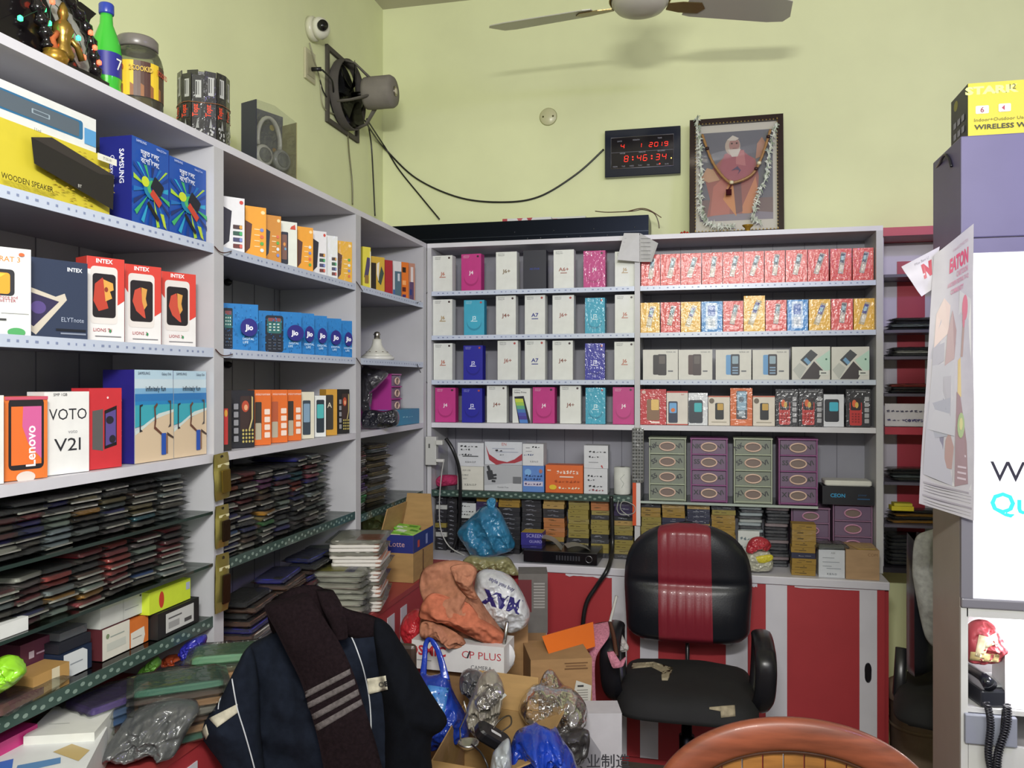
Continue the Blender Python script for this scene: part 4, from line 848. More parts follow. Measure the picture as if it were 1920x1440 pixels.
o = soft('plastic_bag', 'crumpled glossy dark bag hanging over the red counter edge', 'bag', [(206, 1402), (222, 1368), (240, 1340), (290, 1326), (338, 1328), (362, 1342), (350, 1374), (334, 1408), (300, 1400), (262, 1410), (232, 1404)], 1.72, .045, M('#4c4e4e', 'wrap'), seed=9, amp=.02, freq=5, tilt=(0, .9))
# ============================================================ goods low on the back shelves
def BBOX(name, label, cat, u0, u1, vt, vb=None, Y=YB+.03, z=None, **k): return card_box(name, label, cat, u0, u1, vt, vb, Y=Y, z=z, **k)
Z1 = 1.1012
scr = lambda x0, y0, x1, n, col='#26272c', s=1: [('p', [(x0+(x1-x0)*k/n, y0+.03*math.sin(k*2.1+s)), (x0+(x1-x0)*(k+.6)/n, y0+.03*math.sin(k*1.3+s)+.025), (x0+(x1-x0)*(k+.8)/n, y0-.01+.03*math.cos(k*1.9+s)), (x0+(x1-x0)*(k+.2)/n, y0-.035)], col) for k in range(n)]
BBOX('accessory_carton', 'white carton with black handwriting, lower of the left pair on the lace-edged shelf', 'carton', 858, 906, 874, z=Z1, dep=.09, body='#d4d3c8', art=[('t', 'A20 USB', .35, .8, .07, '#5a5c60'), ('t', 'CABLE', .3, .6, .07, '#5a5c60'), ('t', 'FAST', .3, .45, .06, '#5a5c60'), ('t', 'X.B.N.O.P', .5, .18, .09, '#44464a')])
zt = P(858, 874, Y=YB+.03).z+.001
BBOX('accessory_carton', 'white carton with black scribbled writing, upper of the left pair', 'carton', 858, 907, 830, z=zt, dep=.09, body='#cfd2d6', art=scr(.1, .85, .8, 5)+scr(.12, .72, .5, 4, s=3)+scr(.05, .5, .6, 5, s=5)+[('r', .2, .42, .8, .45, '#26272c'), ('t', 'X.B.N.O.P', .5, .15, .08, '#6a6c70')])
BBOX('glove_box', 'wide grey-white box with a dark gloved hand, under the red swoosh box', 'box', 908, 979, 871, z=Z1, dep=.1, body='#c4c7ca', art=[('p', [(0, 1), (1, 1), (1, .35), (0, .2)], '#aeb1b5'), ('rr', .16, .6, .16, .36, 12, '#3a3c40'), ('rr', .13, .82, .07, .3, 20, '#3a3c40'), ('rr', .27, .6, .12, .09, 10, '#3a3c40'), ('rr', .27, .48, .12, .08, 4, '#3a3c40'), ('rr', .25, .37, .1, .08, -5, '#3a3c40'), ('r', .76, .3, .98, .56, '#6f7276'), ('t', 'Powder Free', .5, .12, .06, '#7a7c80')])
zt = P(908, 871, Y=YB+.03).z+.001
BBOX('glove_box', 'wide white box with a red swoosh, on top of the gloved-hand box', 'box', 909, 979, 828, z=zt, dep=.1, body='#ccd0d6', art=[('p', [(.02, .85), (.12, .45), (.35, .2), (.6, .12), (.8, .25), (1, .5), (1, 0), (.3, 0), (.12, .2)], '#a83a44'), ('p', [(.35, 0), (.5, .06), (.8, .08), (1, .2), (1, 0)], '#b9bcc4'), ('t', 'EN', .52, .84, .13, '#b8584a'), ('r', .2, .7, .8, .72, '#8a90a8'), ('r', .3, .55, .9, .57, '#8a90a8')]+scr(.28, .62, .5, 2, s=2)+scr(.4, .45, .55, 2, s=4))
BBOX('accessory_carton', 'blue and white carton with dark handwriting', 'carton', 980, 1020, 873, z=Z1, dep=.08, body='#5d86c8', art=[('e', .25, .75, .16, .13, '#7fb0e0'), ('r', .05, .22, .95, .4, '#c8c4d8'), *scr(.1, .3, .9, 6, '#4a3a6a', 2), ('e', .85, .8, .08, .08, '#b07060')]+scr(.15, .62, .95, 6, '#1d3568')+scr(.1, .5, .9, 6, '#1d3568', 3))
zt = P(980, 873, Y=YB+.03).z+.001
BBOX('accessory_carton', 'white carton with faint print standing on the blue and white one', 'carton', 980, 1019, 832, z=zt, dep=.08, body='#d4d6d8', art=scr(.45, .85, .85, 3)+[('r', .15, .8, .35, .83, '#8a8c90'), ('r', .15, .65, .45, .67, '#8a8c90'), ('t', 'X.B.N.O', .55, .15, .08, '#6a6c70')]+scr(.05, .5, .55, 5, '#3a4a78', 4))
BBOX('accessory_carton', 'orange carton with white and yellow lettering', 'carton', 1023, 1093, 871.5, z=Z1, dep=.08, body='#d8682c', art=[*scr(.3, .78, .9, 7, '#f0ded0', 3), *scr(.3, .72, .9, 7, '#f0ded0', 5), ('r', .38, .56, .75, .6, '#f0ded0'), ('e', .2, .2, .1, .09, '#e0c030'), *scr(.35, .18, .95, 7, '#f0e4c8', 2), ('r', .05, .78, .15, .84, '#e8b898')]+scr(.25, .42, .95, 7, '#a8481c', 2))
BBOX('accessory_carton', 'white carton with handwriting at the right, lower of its pair', 'carton', 1095, 1139, 878, z=Z1, dep=.08, body='#cfd1d6', art=scr(.15, .7, .8, 5)+scr(.15, .55, .5, 3, s=3)+scr(.2, .3, .85, 4, s=1)+scr(.2, .15, .9, 5, '#8a3a44', 6))
zt = P(1095, 878, Y=YB+.03).z+.001
BBOX('accessory_carton', 'white carton with handwriting at the right, upper of its pair', 'carton', 1095, 1140, 835, z=zt, dep=.08, body='#cfd1d6', art=scr(.2, .72, .95, 5)+scr(.2, .5, .65, 4, s=2)+[('r', .2, .25, .6, .28, '#9a9ca0'), ('p', [(.7, .12), (.76, .15), (.8, .02), (.76, .02)], '#b8484a')])
soft('cloth_roll', 'folded pink cloth at the left end of the lace-edged shelf', 'cloth', [(817, 905), (819, 897), (828, 891), (846, 890), (858, 893), (857, 908), (840, 911), (822, 912)], depth(P(830, 900, Y=YB+.08)), .03, M('#b03a62', 'fabric'), ridge=False, amp=.008)
# paper roll on the lace-edged shelf
p = P(1167, 900, Y=YB+.06); mb = MB(); mb.lathe([(.012, 0), (.036, 0), (.037, .004), (.037, .118), (.012, .12)], M('#d4d6d2', 'matte'), 24, caps=False); mb.tube([(0,-.0385,.03), (.01,-.038,.05), (-.005,-.038,.07), (.012,-.036,.09)], .0006, M('#6a7a70', 'print'), 5)
tag(mb.build('paper_roll', loc=(p.x, p.y, Z1)), 'white paper roll standing at the right end of the lace-edged shelf', 'paper roll')
# bubble-wrapped item and orange strip hanging at the middle post
p = P(1196, 802, Y=YB-.012); z1 = P(1196, 905, Y=YB-.012).z; hh = p.z-z1
mb = MB(); mb.slab(.05, hh, .012, .008, M('#a3a5a2', 'smoke')); 
for i in range(4):
    for j in range(16): mb.slab(.008, .008, .003, .003, M('#c8cac8', 'film'), (-.018+.012*i, -hh/2+.008+j*(hh-.016)/15, .012))
mb.slab(.012, hh*.7, .008, .004, M('#8a7a64', 'plastic'), (0, -.01, .002))
o = mb.build('bubble_pouch', loc=(p.x, YB-.003, p.z-hh/2)); o.rotation_euler = (PI/2, 0, 0); tag(o, 'bubble-wrapped pouch hanging on the middle post of the back shelves', 'pouch')
pz = P(1190, 905, Y=YB-.004).z; p2 = P(1190, 985, Y=YB-.004).z
mb = MB(); mb.box(-.022, -.006, -.004, 0, 0, pz-p2, M('#cf5026', 'plastic')); mb.box(-.006, .012, -.005, 0, 0, pz-p2, M('#d8d4d8', 'plastic'))
tag(mb.build('hanging_strip', loc=(P(1195, 900, Y=YB).x+.002, YB-.004, p2)), 'orange and white strip hanging below the bubble pouch', 'strip')

# ---- small battery boxes piled under the lace-edged shelf
GOLD = {'g': '#94752c', 'G': '#8a7c3a', 'o': '#a86a3a', 'k': '#222228', 'v': '#32264c', 'n': '#2a2c44', 'w': '#b4b6b2', 'B': '#a4864c', 'b': '#7c6830'}  # golds darkened to include the shade of the shelf above
GN = {'g': 'gold', 'G': 'olive gold', 'o': 'orange gold', 'k': 'black', 'v': 'violet', 'n': 'dark navy', 'w': 'white', 'B': 'pale gold', 'b': 'dull gold'}
_bb = {}
def battery_box(c, v, w, h, dep=.07):
    k = (c, v, round(w, 3), round(h, 3))
    if k not in _bb:
        mb = MB(); mb.box(-w/2, w/2, 0, dep, 0, h, M(GOLD[c], 'card' if v != 2 else 'wrap')); r = random.Random(v*31+ord(c))
        ink = '#4a3a18' if c in 'gGoBb' else '#8a8c98'; cm = []
        for q in range(3 if h < .03 else 5):
            x = r.uniform(.08, .6); y = r.uniform(.25, .7); cm.append(('r', x, y, x+r.uniform(.06, .3), y+r.uniform(.06, .14), ink))
        mb.art(cm, (-w/2, 0, 0), (1, 0, 0), (0, 0, 1), w, h, (0, -1, 0))
        o = mb.build('battery_box'); C.objects.unlink(o); _bb[k] = o
    return _bb[k]
def column(u0, u1, seq, where, group, z0=None, Y=YB+.035, h=.0205, big=None, r=random.Random(4)):
    a, b = P(u0, 1000, Y=Y), P(u1, 1000, Y=Y); w = b.x-a.x-.002; z = z0 if z0 else ZK+.001; n = len(seq)
    for i, c in enumerate(seq):
        k = n-1-i; o = battery_box(c, r.randrange(3), w, h).copy(); C.objects.link(o); o.name = 'battery_box'
        o.location = ((a.x+b.x)/2+r.uniform(-.002, .002), Y+r.uniform(0, .008), z); o.rotation_euler = (0, 0, r.uniform(-.03, .03)); z += h+.0006
        tag(o, f'{GN[c]} battery box, {ORD[k] if n > 1 else "alone"}, {where}', 'battery box', group)
g1 = 'battery boxes under the lace-edged shelf'
column(816, 837, 'kkkwkGkkkwkk', 'leftmost pile under the lace-edged shelf', g1)
column(838, 857, 'kkkkkkkkkkkk', 'second pile under the lace-edged shelf', g1, Y=YB+.05)
column(859, 890, 'kkkkkkkkkkk', 'third pile, behind the knotted blue bag', g1)
column(892, 932, 'kkkkkkkvvvvg', 'fourth pile, behind the knotted blue bag', g1)
column(935, 975, 'kkkkkkkkkkggg', 'fifth pile, right of the knotted blue bag', g1)
column(978, 1015, 'kkkkkkkkkkkkk', 'sixth pile, all dark', g1)
column(1018, 1058, 'kkkgooookkBBB', 'seventh pile under the lace-edged shelf', g1)
column(1065, 1104, 'kkGkGGGGGGGGo', 'eighth pile under the lace-edged shelf', g1)
column(1108, 1142, 'kGGkkGGGkGooo', 'ninth pile under the lace-edged shelf', g1)
column(1151, 1187, 'kGGGkGGBkvvvk', 'tenth pile, left of the middle post', g1)
# printed white card leaning in the second gap
BBOX('price_card', 'small white card with handwriting between the dark piles', 'card', 861, 892, 943, Y=YB+.024, z=P(861, 971, Y=YB+.024).z, dep=.008, body='#c8cccb', art=scr(.15, .8, .7, 4)+scr(.1, .45, .9, 5, s=3)+scr(.15, .25, .7, 4, s=6))
g2 = 'battery boxes under the drawers'
column(1202, 1239, 'kGGGGGGGGggk', 'first pile right of the middle post', g2)
column(1241, 1284, 'kggGggnnnggB', 'second pile right of the middle post', g2)
column(1288, 1331, 'kggGgggBnnnB', 'third pile right of the middle post', g2)
column(1334, 1379, 'kkonggggggGk', 'fourth pile right of the middle post', g2)
def foil_col(u0, u1, n, cols, where):
    a, b = P(u0, 1000, Y=YB+.04), P(u1, 1000, Y=YB+.04); w = b.x-a.x-.004; st = .252/n
    for i in range(n):
        c = cols[i % len(cols)]; k = n-1-i
        packet('foil_packet', f'{NAMEC.get(c, "silver")} plastic packet, {ORD[k]}, {where}', 'packet', ((a.x+b.x)/2+rnd.uniform(-.004, .004), YB+.09, ZK+.001+i*st), w, .11, st*.93, rnd.uniform(-.08, .08), c, (), 'shiny packets under the drawers', kind='wrap', sleeve=False)
foil_col(1386, 1431, 18, [GRY, DG, GRY, '#9aa0a0', DG], 'silver pile under the drawers')
foil_col(1435, 1480, 18, [DG, BLK, MAU, DG, BLK], 'dark pile under the drawers')
BBOX('accessory_carton', 'small white carton with print at the foot of the silver pile', 'carton', 1384, 1424, 995, Y=YC+.1, z=ZK+.001, dep=.03, body='#ccd0ce', art=scr(.1, .8, .9, 5, '#6a7a80')+scr(.1, .6, .9, 5, '#6a7a80', 3)+scr(.1, .4, .7, 4, '#6a7a80', 5), kind='wrap')
# gold boxes, white and kraft cartons standing at the counter front
column(1484, 1530, 'gggnggggg', 'front pile beside the white carton', 'front gold boxes on the back counter', Y=YC+.035, h=.0225)
BBOX('accessory_carton', 'white carton with typed list print, on the counter by the kraft one', 'carton', 1535, 1584, 1030, Y=YC+.03, z=ZK+.001, dep=.08, body='#c9cdd4', art=[('t', 'A20', .55, .86, .06, '#5a6068'), ('r', .15, .7, .6, .72, '#8a9098'), ('r', .15, .55, .8, .57, '#8a9098'), ('r', .15, .4, .5, .42, '#8a9098'), ('r', .3, .32, .85, .34, '#8a9098'), ('t', 'X.B.N.O', .5, .1, .07, '#4a5058')])
packet('foil_packet', 'dark clear packet lying on the white list carton', 'packet', (P(1556, 1015, Y=YC+.06).x, YC+.065, P(1535, 1030, Y=YC+.03).z+.001), .1, .07, .02, .1, '#5a5c5c')
BBOX('carton', 'kraft carton with yellow tape on top at the counter end', 'carton', 1586, 1649, 1030, Y=YC+.02, z=ZK+.001, dep=.16, body='#a98a68', art=[('t', 'COM', .8, .8, .1, '#7a5c40')], kind='cardboard')
mb = MB(); pk_ = P(1612, 1020, Y=YC+.1); mb.box(-.035, .035, -.07, .03, 0, .0015, M('#c8a83a', 'wrap')); tag(mb.build('tape_strip', loc=(pk_.x, YC+.1, P(1586, 1030, Y=YC+.02).z+.001), rz=.2), 'yellow tape strip stuck on top of the kraft carton', 'tape')

# ---- drawer towers
FR = {'g': ('#a9b19c', '#7f857a'), 'p': ('#8c5283', '#75617a')}
def drawer_tower(name, label, loc, w, h, dep, n, kind, rz=0, group=None, marks='scribble', frame=None, ring='#d8b9a8'):
    fr, fa = FR[kind]; t = thing(name, label, 'drawers', loc, rz, group); fm = M(frame or fr, 'plastic')
    mb = MB(); mb.box(-w/2, -w/2+.005, 0, dep, 0, h, fm); mb.box(w/2-.005, w/2, 0, dep, 0, h, fm); mb.box(-w/2+.0051, w/2-.0051, dep-.004, dep, 0, h, fm); mb.box(-w/2-.002, w/2+.002, -.004, dep, h+.0001, h+.006, fm); mb.box(-w/2+.0051, w/2-.0051, 0, dep-.0041, 0, .003, fm)
    mb.build('frame', t); s = (h-.004)/n
    for i in range(n):
        z0 = .004+i*s; mb = MB(); mb.box(-w/2+.007, w/2-.007, -.003, dep-.02, z0+.006, z0+s-.003, M(fa, 'plastic')); mb.box(-w/2+.006, w/2-.006, -.009, 0, z0+.0005, z0+.0055, fm)
        ink = '#3a3c40'
        if marks: mb.art([('t', random.Random(i+n).choice(['M2', 'X1', 'NK', 'M-I', 'S5']), .17, .42, .3, ink, {'rot': 30 if kind == 'g' else 0, 'b': .03}), ('t', random.Random(i+9).choice(['IX', 'MI', 'X', 'VI', '42']), .84, .42, .3, ink, {'rot': 25, 'b': .03})], (-w/2, -.003, z0), (1, 0, 0), (0, 0, 1), w, s, (0, -1, 0))
        d = mb.build('drawer', t); m2 = MB(); cz = z0+s*.52; rx, rz_ = w*.21, s*.27
        m2.tube([(rx*math.cos(a*PI/10), -.006, cz+rz_*math.sin(a*PI/10)) for a in range(20)], .0034, M(ring, 'plastic'), 6, closed=True)
        m2.poly([(rx*math.cos(a*PI/10), -.0036, cz+rz_*math.sin(a*PI/10)) for a in range(20)], M('#7c6c66', 'plastic')); m2.build('handle', d)
    return t
Z2 = 1.0812
def tower(u0, u1, vt, kind, label, name='drawer_tower', Y=YB+.03, **k):
    a, b = P(u0, 900, Y=Y), P(u1, 900, Y=Y); h = P(u0, vt, Y=Y).z-Z2-.006
    return drawer_tower(name, label, ((a.x+b.x)/2, Y, Z2), b.x-a.x, h, .15, 4, kind, group='drawer towers on the glass shelf', **k)
tower(1217, 1286, 820, 'g', 'pale green four-drawer tower at the left, next to the middle post')
tower(1295, 1364, 821, 'p', 'purple four-drawer tower second from left')
tower(1376, 1448, 821, 'g', 'pale green four-drawer tower third from left')
a_, b_ = P(1460, 900, Y=YB+.03), P(1532, 900, Y=YB+.03)
tower(1460, 1533, 822, 'p', 'purple four-drawer tower at the right end')
a, b = P(1483, 1000, Y=YB+.06), P(1558, 1000, Y=YB+.06); w_ = b.x-a.x; zt2 = 1.068; 
t = drawer_tower('drawer_tower', 'dusty mauve drawer tower under the black box, left one', ((a.x+b.x)/2-.002, YB+.055, ZK+.001), w_-.006, zt2-ZK-.007, .14, 4, 'p', frame='#8c6a86', marks=None, ring='#c08aa8')
a2, b2 = P(1560, 1000, Y=YB+.06), P(1637, 1000, Y=YB+.06)
drawer_tower('drawer_tower', 'dusty mauve drawer tower under the black box, right one', ((a2.x+b2.x)/2, YB+.055, ZK+.001), b2.x-a2.x-.006, P(1560, 944, Y=YB+.055).z-ZK-.007, .14, 4, 'p', frame='#8c6a86', marks=None, ring='#c08aa8')
zt3 = P(1560, 944, Y=YB+.055).z+.001
BBOX('speaker_box', 'black box with blue lettering on the mauve drawers', 'box', 1542, 1639, 911, Y=YB+.022, z=zt3, dep=.13, body='#15161f', art=[('t', 'CEON', .3, .4, .2, '#2f8fc0', {'b': .03}), ('t', 'power', .78, .5, .12, '#24507a'), ('r', .68, .3, .92, .36, '#24507a')])
zt4 = P(1542, 911, Y=YB+.022).z+.0008
p = P(1588, 905, Y=YB+.09); packet('tissue_pack', 'flat white packet lying on the black box', 'packet', (p.x-.004, YB+.085, zt4), .185, .11, .022, 0, '#d8d8d2', sleeve=False, kind='card')

# ---- corner bay goods on the thick board
def bulb():
    p = P(707, 676, X=XL-.1); t = thing('light_bulb', 'wide white lamp bulb lying cap-up on the corner bay shelf', 'bulb', (p.x, p.y, 1.686))
    mb = MB(); mb.lathe([(.001, .001), (.06, .001), (.072, .006), (.073, .016), (.066, .02)], M('#dcdcd6', 'plastic'), 28); mb.build('diffuser', t)
    mb = MB(); mb.lathe([(.066, .0201), (.05, .032), (.034, .048), (.024, .062), (.019, .078), (.018, .092)], M('#d6d6cc', 'plastic'), 28)
    for k in range(10): a = k*PI/5; mb.slab(.007, .004, .002, .0015, M('#5a4a3a', 'plastic'), (.045*math.cos(a), .045*math.sin(a), .037))
    mb.build('housing', t); mb = MB(); mb.lathe([(.0125, .0921), (.0125, .118), (.009, .122), (.003, .124)], M('#a8a49a', 'metal'), 16); mb.tube([(-.016, 0, .112), (.016, 0, .112)], .0022, M('#a8a49a', 'metal'), 6); mb.build('cap', t)
bulb()
# pink tower, dark bags, teal carton
p0 = P(735, 900, X=XL-.05)
drawer_tower('drawer_tower', 'magenta-framed drawer tower in the corner bay', (XL-.05, p0.y+.045, 1.4115), .11, .215, .17, 4, 'p', rz=PI/2, frame='#a8388a', marks=None)
LBOX('accessory_carton', 'teal blue carton in the corner bay beside the black bag', 'carton', 744, 786, 769, z=1.4115, dep=.09, ang=88, body='#2f86a8', art=scr(.25, .5, .75, 4, '#8fc8d8'))
dd = depth(P(705, 780, X=XL-.03))
soft('plastic_bag', 'glossy black bag lying on the thick board of the corner bay', 'bag', [(679, 776), (690, 768), (720, 770), (742, 768), (749, 782), (744, 798), (720, 803), (690, 804), (679, 798)], dd-.02, .05, M('#1a1b26', 'wrap'), seed=11, amp=.016)
soft('plastic_bag', 'dark smoky bag standing against the magenta tower', 'bag', [(678, 692), (700, 690), (728, 700), (708, 726), (692, 742), (694, 768), (678, 768)], dd+.08, .04, M('#3a393e', 'wrap'), seed=12, amp=.014)
# open carton with packets in the corner
def open_carton(name, label, corners, z0, z1, m, t=.004, flaps=(), parts=None):
    """corners = 4 xy points; walls with real thickness, no lid"""
    c = sum((Vector((*q, 0)) for q in corners), Vector())/4; base = thing(name, label, 'carton', (c.x, c.y, z0)); mb = MB()
    cs = [Vector((*q, 0))-Vector((c.x, c.y, 0)) for q in corners]; inn = [q*(1-.03) for q in cs]; h = z1-z0
    for k in range(4):
        a, b, a2, b2 = cs[k], cs[(k+1) % 4], inn[k], inn[(k+1) % 4]
        mb.add([a, b, b+UP*h, a+UP*h, a2, b2, b2+UP*h, a2+UP*h], [(0,1,2,3), (5,4,7,6), (3,2,6,7)], m)
    mb.add([q for q in cs]+[q+UP*.004 for q in inn], [(3,2,1,0), (4,5,6,7)], m)
    mb.build('carton_body', base)
    for k, tilt, L_ in flaps:
        a, b = cs[k], cs[(k+1) % 4]; e = (b-a).normalized(); n = Vector((e.y, -e.x, 0)); d = n*math.cos(tilt)*L_ + UP*math.sin(tilt)*L_; th = d.normalized().cross(e)*.002
        s = e*L_*.12; m2 = MB(); q = [a+UP*h, b+UP*h, b+UP*h+d-s, a+UP*h+d+s]
        m2.add([x+th for x in q]+[x-th for x in q], [(0,1,2,3), (7,6,5,4), (0,4,5,1), (1,5,6,2), (2,6,7,3), (3,7,4,0)], m); m2.build('flap', base)
    return base
KR = M('#a88654', 'cardboard')
A = P(728, 1093, Z=ZK); 
cx = [(-1.235, 3.02), (-1.10, 3.02), (-1.10, 3.26), (-1.235, 3.26)]
oc = open_carton('open_carton', 'open kraft carton with a blue printed rim on the red counter corner', cx, ZK+.001, 1.0, KR, flaps=((2, 1.45, .13), (3, 1.8, .1)))
mb = MB(); mb.art([('p', [(0, .62), (1, .62), (1, 1), (0, 1)], '#2a3278'), ('r', .2, .7, .3, .85, '#c04a3a'), ('r', .6, .68, .7, .9, '#8a94c8'), ('r', .45, .1, .5, .6, '#6a4a2c')], (.0675, -.12, 0), (0, 1, 0), (0, 0, 1), .24, .184, (1, 0, 0))
mb.art([('p', [(0, .62), (1, .62), (1, 1), (0, 1)], '#2a3278'), ('t', 'Lotte', .5, .75, .12, '#c8a0a0')], (-.0675, -.12, 0), (1, 0, 0), (0, 0, 1), .135, .184, (0, -1, 0)); q = mb.build('printed_rim', oc); q['label'] = 'blue printed rim'
for i, (dx, dy, dz, r_, c) in enumerate(((-.01, -.06, .0, .4, '#6fc83a'), (.0, .0, .006, -.2, '#8fd060'), (-.02, .05, .012, .15, '#6fc83a'))):
    packet('sachet_packet', f'lime green card packet, {["nearest", "middle", "farthest"][i]} in the open kraft carton', 'packet', (-1.168+dx, 3.14+dy, .985+dz), .1, .07, .006, r_, c, [('r', .1, .1, .5, .5, '#d8e8d0'), ('r', .55, .55, .9, .8, '#3f8a2c')], 'green packets in the carton', sleeve=False, tilt=(.1, .1))
soft('plastic_bag', 'clear roll bag with yellow-green contents behind the kraft carton', 'bag', [(678, 962), (700, 955), (716, 966), (740, 962), (762, 976), (766, 992), (744, 1000), (700, 1000), (678, 996)], depth(P(715, 980, X=XL-.16)), .05, M('#8f9a62', 'wrap'), seed=14, amp=.018)

# ---- things standing on the back counter
d0 = depth(P(915, 1000, Y=YC+.1))
t = soft('plastic_bag', 'teal blue knotted carrier bag standing on the back counter', 'bag', [(857, 998), (880, 972), (905, 950), (922, 948), (936, 955), (950, 982), (962, 1008), (966, 1022), (958, 1032), (930, 1042), (908, 1044), (884, 1040), (872, 1024)], d0-.03, .07, M('#357ca2', 'poly'), seed=3, amp=.022, freq=4, folds=(70, .55, .2))
m2 = MB(); oo = bulge(m2, [(914, 950), (912, 940), (920, 933), (930, 937), (928, 952), (922, 956)], d0-.04, .018, M('#3a86ad', 'poly'), seed=5, amp=.006); q = m2.build('knot', loc=oo); reparent(q, t)
m2 = MB(); m2.tube([P(858, 999, d=d0-.03)-t.location, P(872, 1022, d=d0-.05)-t.location, P(883, 1040, d=d0-.05)-t.location], .003, M('#8fc0cc', 'plastic'), 6); q = m2.build('hem', t)
# recorder
def dvr():
    a, b = P(981, 1053, Y=YC+.012), P(1120, 1053, Y=YC+.012); w = b.x-a.x; t = thing('video_recorder', 'flat black video recorder on the back counter with round dial', 'recorder', (a.x, YC+.012, ZK+.001), -.02)
    mb = MB(); mb.box(0, w, .004, .2, .006, .055, M('#1b1b20', 'plastic')); [mb.lathe([(.008, 0), (.008, .006)], M('#101012'), 10, (x, y, 0)) for x in (.03, w-.03) for y in (.03, .17)]
    mb.build('case', t, bevel=.002); mb = MB(); mb.box(.002, w-.002, 0, .0039, .008, .053, M('#131318', 'gloss')); [mb.box(w*.45+.012*k, w*.45+.012*k+.007, -.001, 0, .02, .04, M('#2c2c34')) for k in range(9)]
    f = mb.build('front_panel', t); mb = MB(); mb.tube([(w-.035+.014*math.cos(k*PI/8), -.002, .03+.014*math.sin(k*PI/8)) for k in range(16)], .0013, M('#9a9aa0', 'metal'), 6, closed=True); mb.build('dial', f)
dvr()
zq = ZK+.001+.056
BBOX('accessory_carton', 'dark blue carton on the recorder, lower of two', 'carton', 978, 1016, 1022, Y=YC+.05, z=zq, dep=.09, body='#23206a', art=[('t', 'power bank', .6, .5, .3, '#8a86c8')])
zr = P(978, 1022, Y=YC+.05).z+.001
BBOX('accessory_carton', 'violet blue carton with open yellow flap on the lower blue one', 'carton', 977, 1016, 998, Y=YC+.05, z=zr, dep=.09, body='#2c2880', top='#b89a3c', art=[('t', 'SCREEN', .65, .62, .28, '#a8a4dc'), ('t', 'GUARD', .7, .2, .22, '#a8a4dc')])
p = P(1040, 1005, Y=YC+.06)
for lb, x, z, tl, rz in (('folded grey paper tent leaning off the blue cartons onto the recorder', P(1036, 1010, Y=YC+.07).x, zq+.028, -.5, .1), ('loose grey paper sheet lying across the recorder', P(1082, 1018, Y=YC+.07).x, zq+.012, .22, .35)):
    mb = MB(); n = 6; vs = []; fs = []
    for s_ in (0, 1):
        for i in range(n+1):
            for j in range(3): a = i/n; vs.append((-.05+.1*a, -.045+.045*j, .012*math.sin(a*PI*1.1)-.0012*s_))
    for s_ in (0, 1):
        for i in range(n):
            for j in range(2): q = s_*21+i*3+j; f = (q, q+3, q+4, q+1); fs.append(f if not s_ else f[::-1])
    mb.add(vs, fs, M('#8d8c8a', 'card'), True); o = mb.build('paper_sheet', loc=(x, YC+.07, z)); o.rotation_euler = (0, -tl, rz) if tl < 0 else (0, .1, rz); tag(o, lb, 'paper', 'papers on the recorder')
# red and white snack bag
d1 = depth(P(1420, 1050, Y=YC+.055))
t = soft('snack_bag', 'small printed bag with a red top on the back counter by the gold boxes', 'bag', [(1395, 1066), (1396, 1046), (1403, 1034), (1420, 1030), (1440, 1032), (1449, 1050), (1448, 1062), (1440, 1070), (1418, 1072)], d1, .035, M('#b9b8a6', 'wrap'), seed=8, amp=.01)
m2 = MB(); oo = bulge(m2, [(1399, 1034), (1402, 1018), (1412, 1008), (1426, 1006), (1440, 1012), (1446, 1024), (1436, 1034), (1422, 1030), (1408, 1038)], d1-.02, .025, M('#a8303c', 'poly'), seed=6, amp=.008); q = m2.build('bag_top', loc=oo); reparent(q, t); q['label'] = 'red bag top'
m2 = MB(); oo = bulge(m2, [(1416, 1052), (1418, 1044), (1446, 1040), (1448, 1050), (1430, 1056)], d1-.036, .008, M('#cfc23c', 'print'), seed=2, amp=.002); q = m2.build('yellow_band', loc=oo); reparent(q, t)
# ============================================================ on top of the left unit
zT = ZT+.001
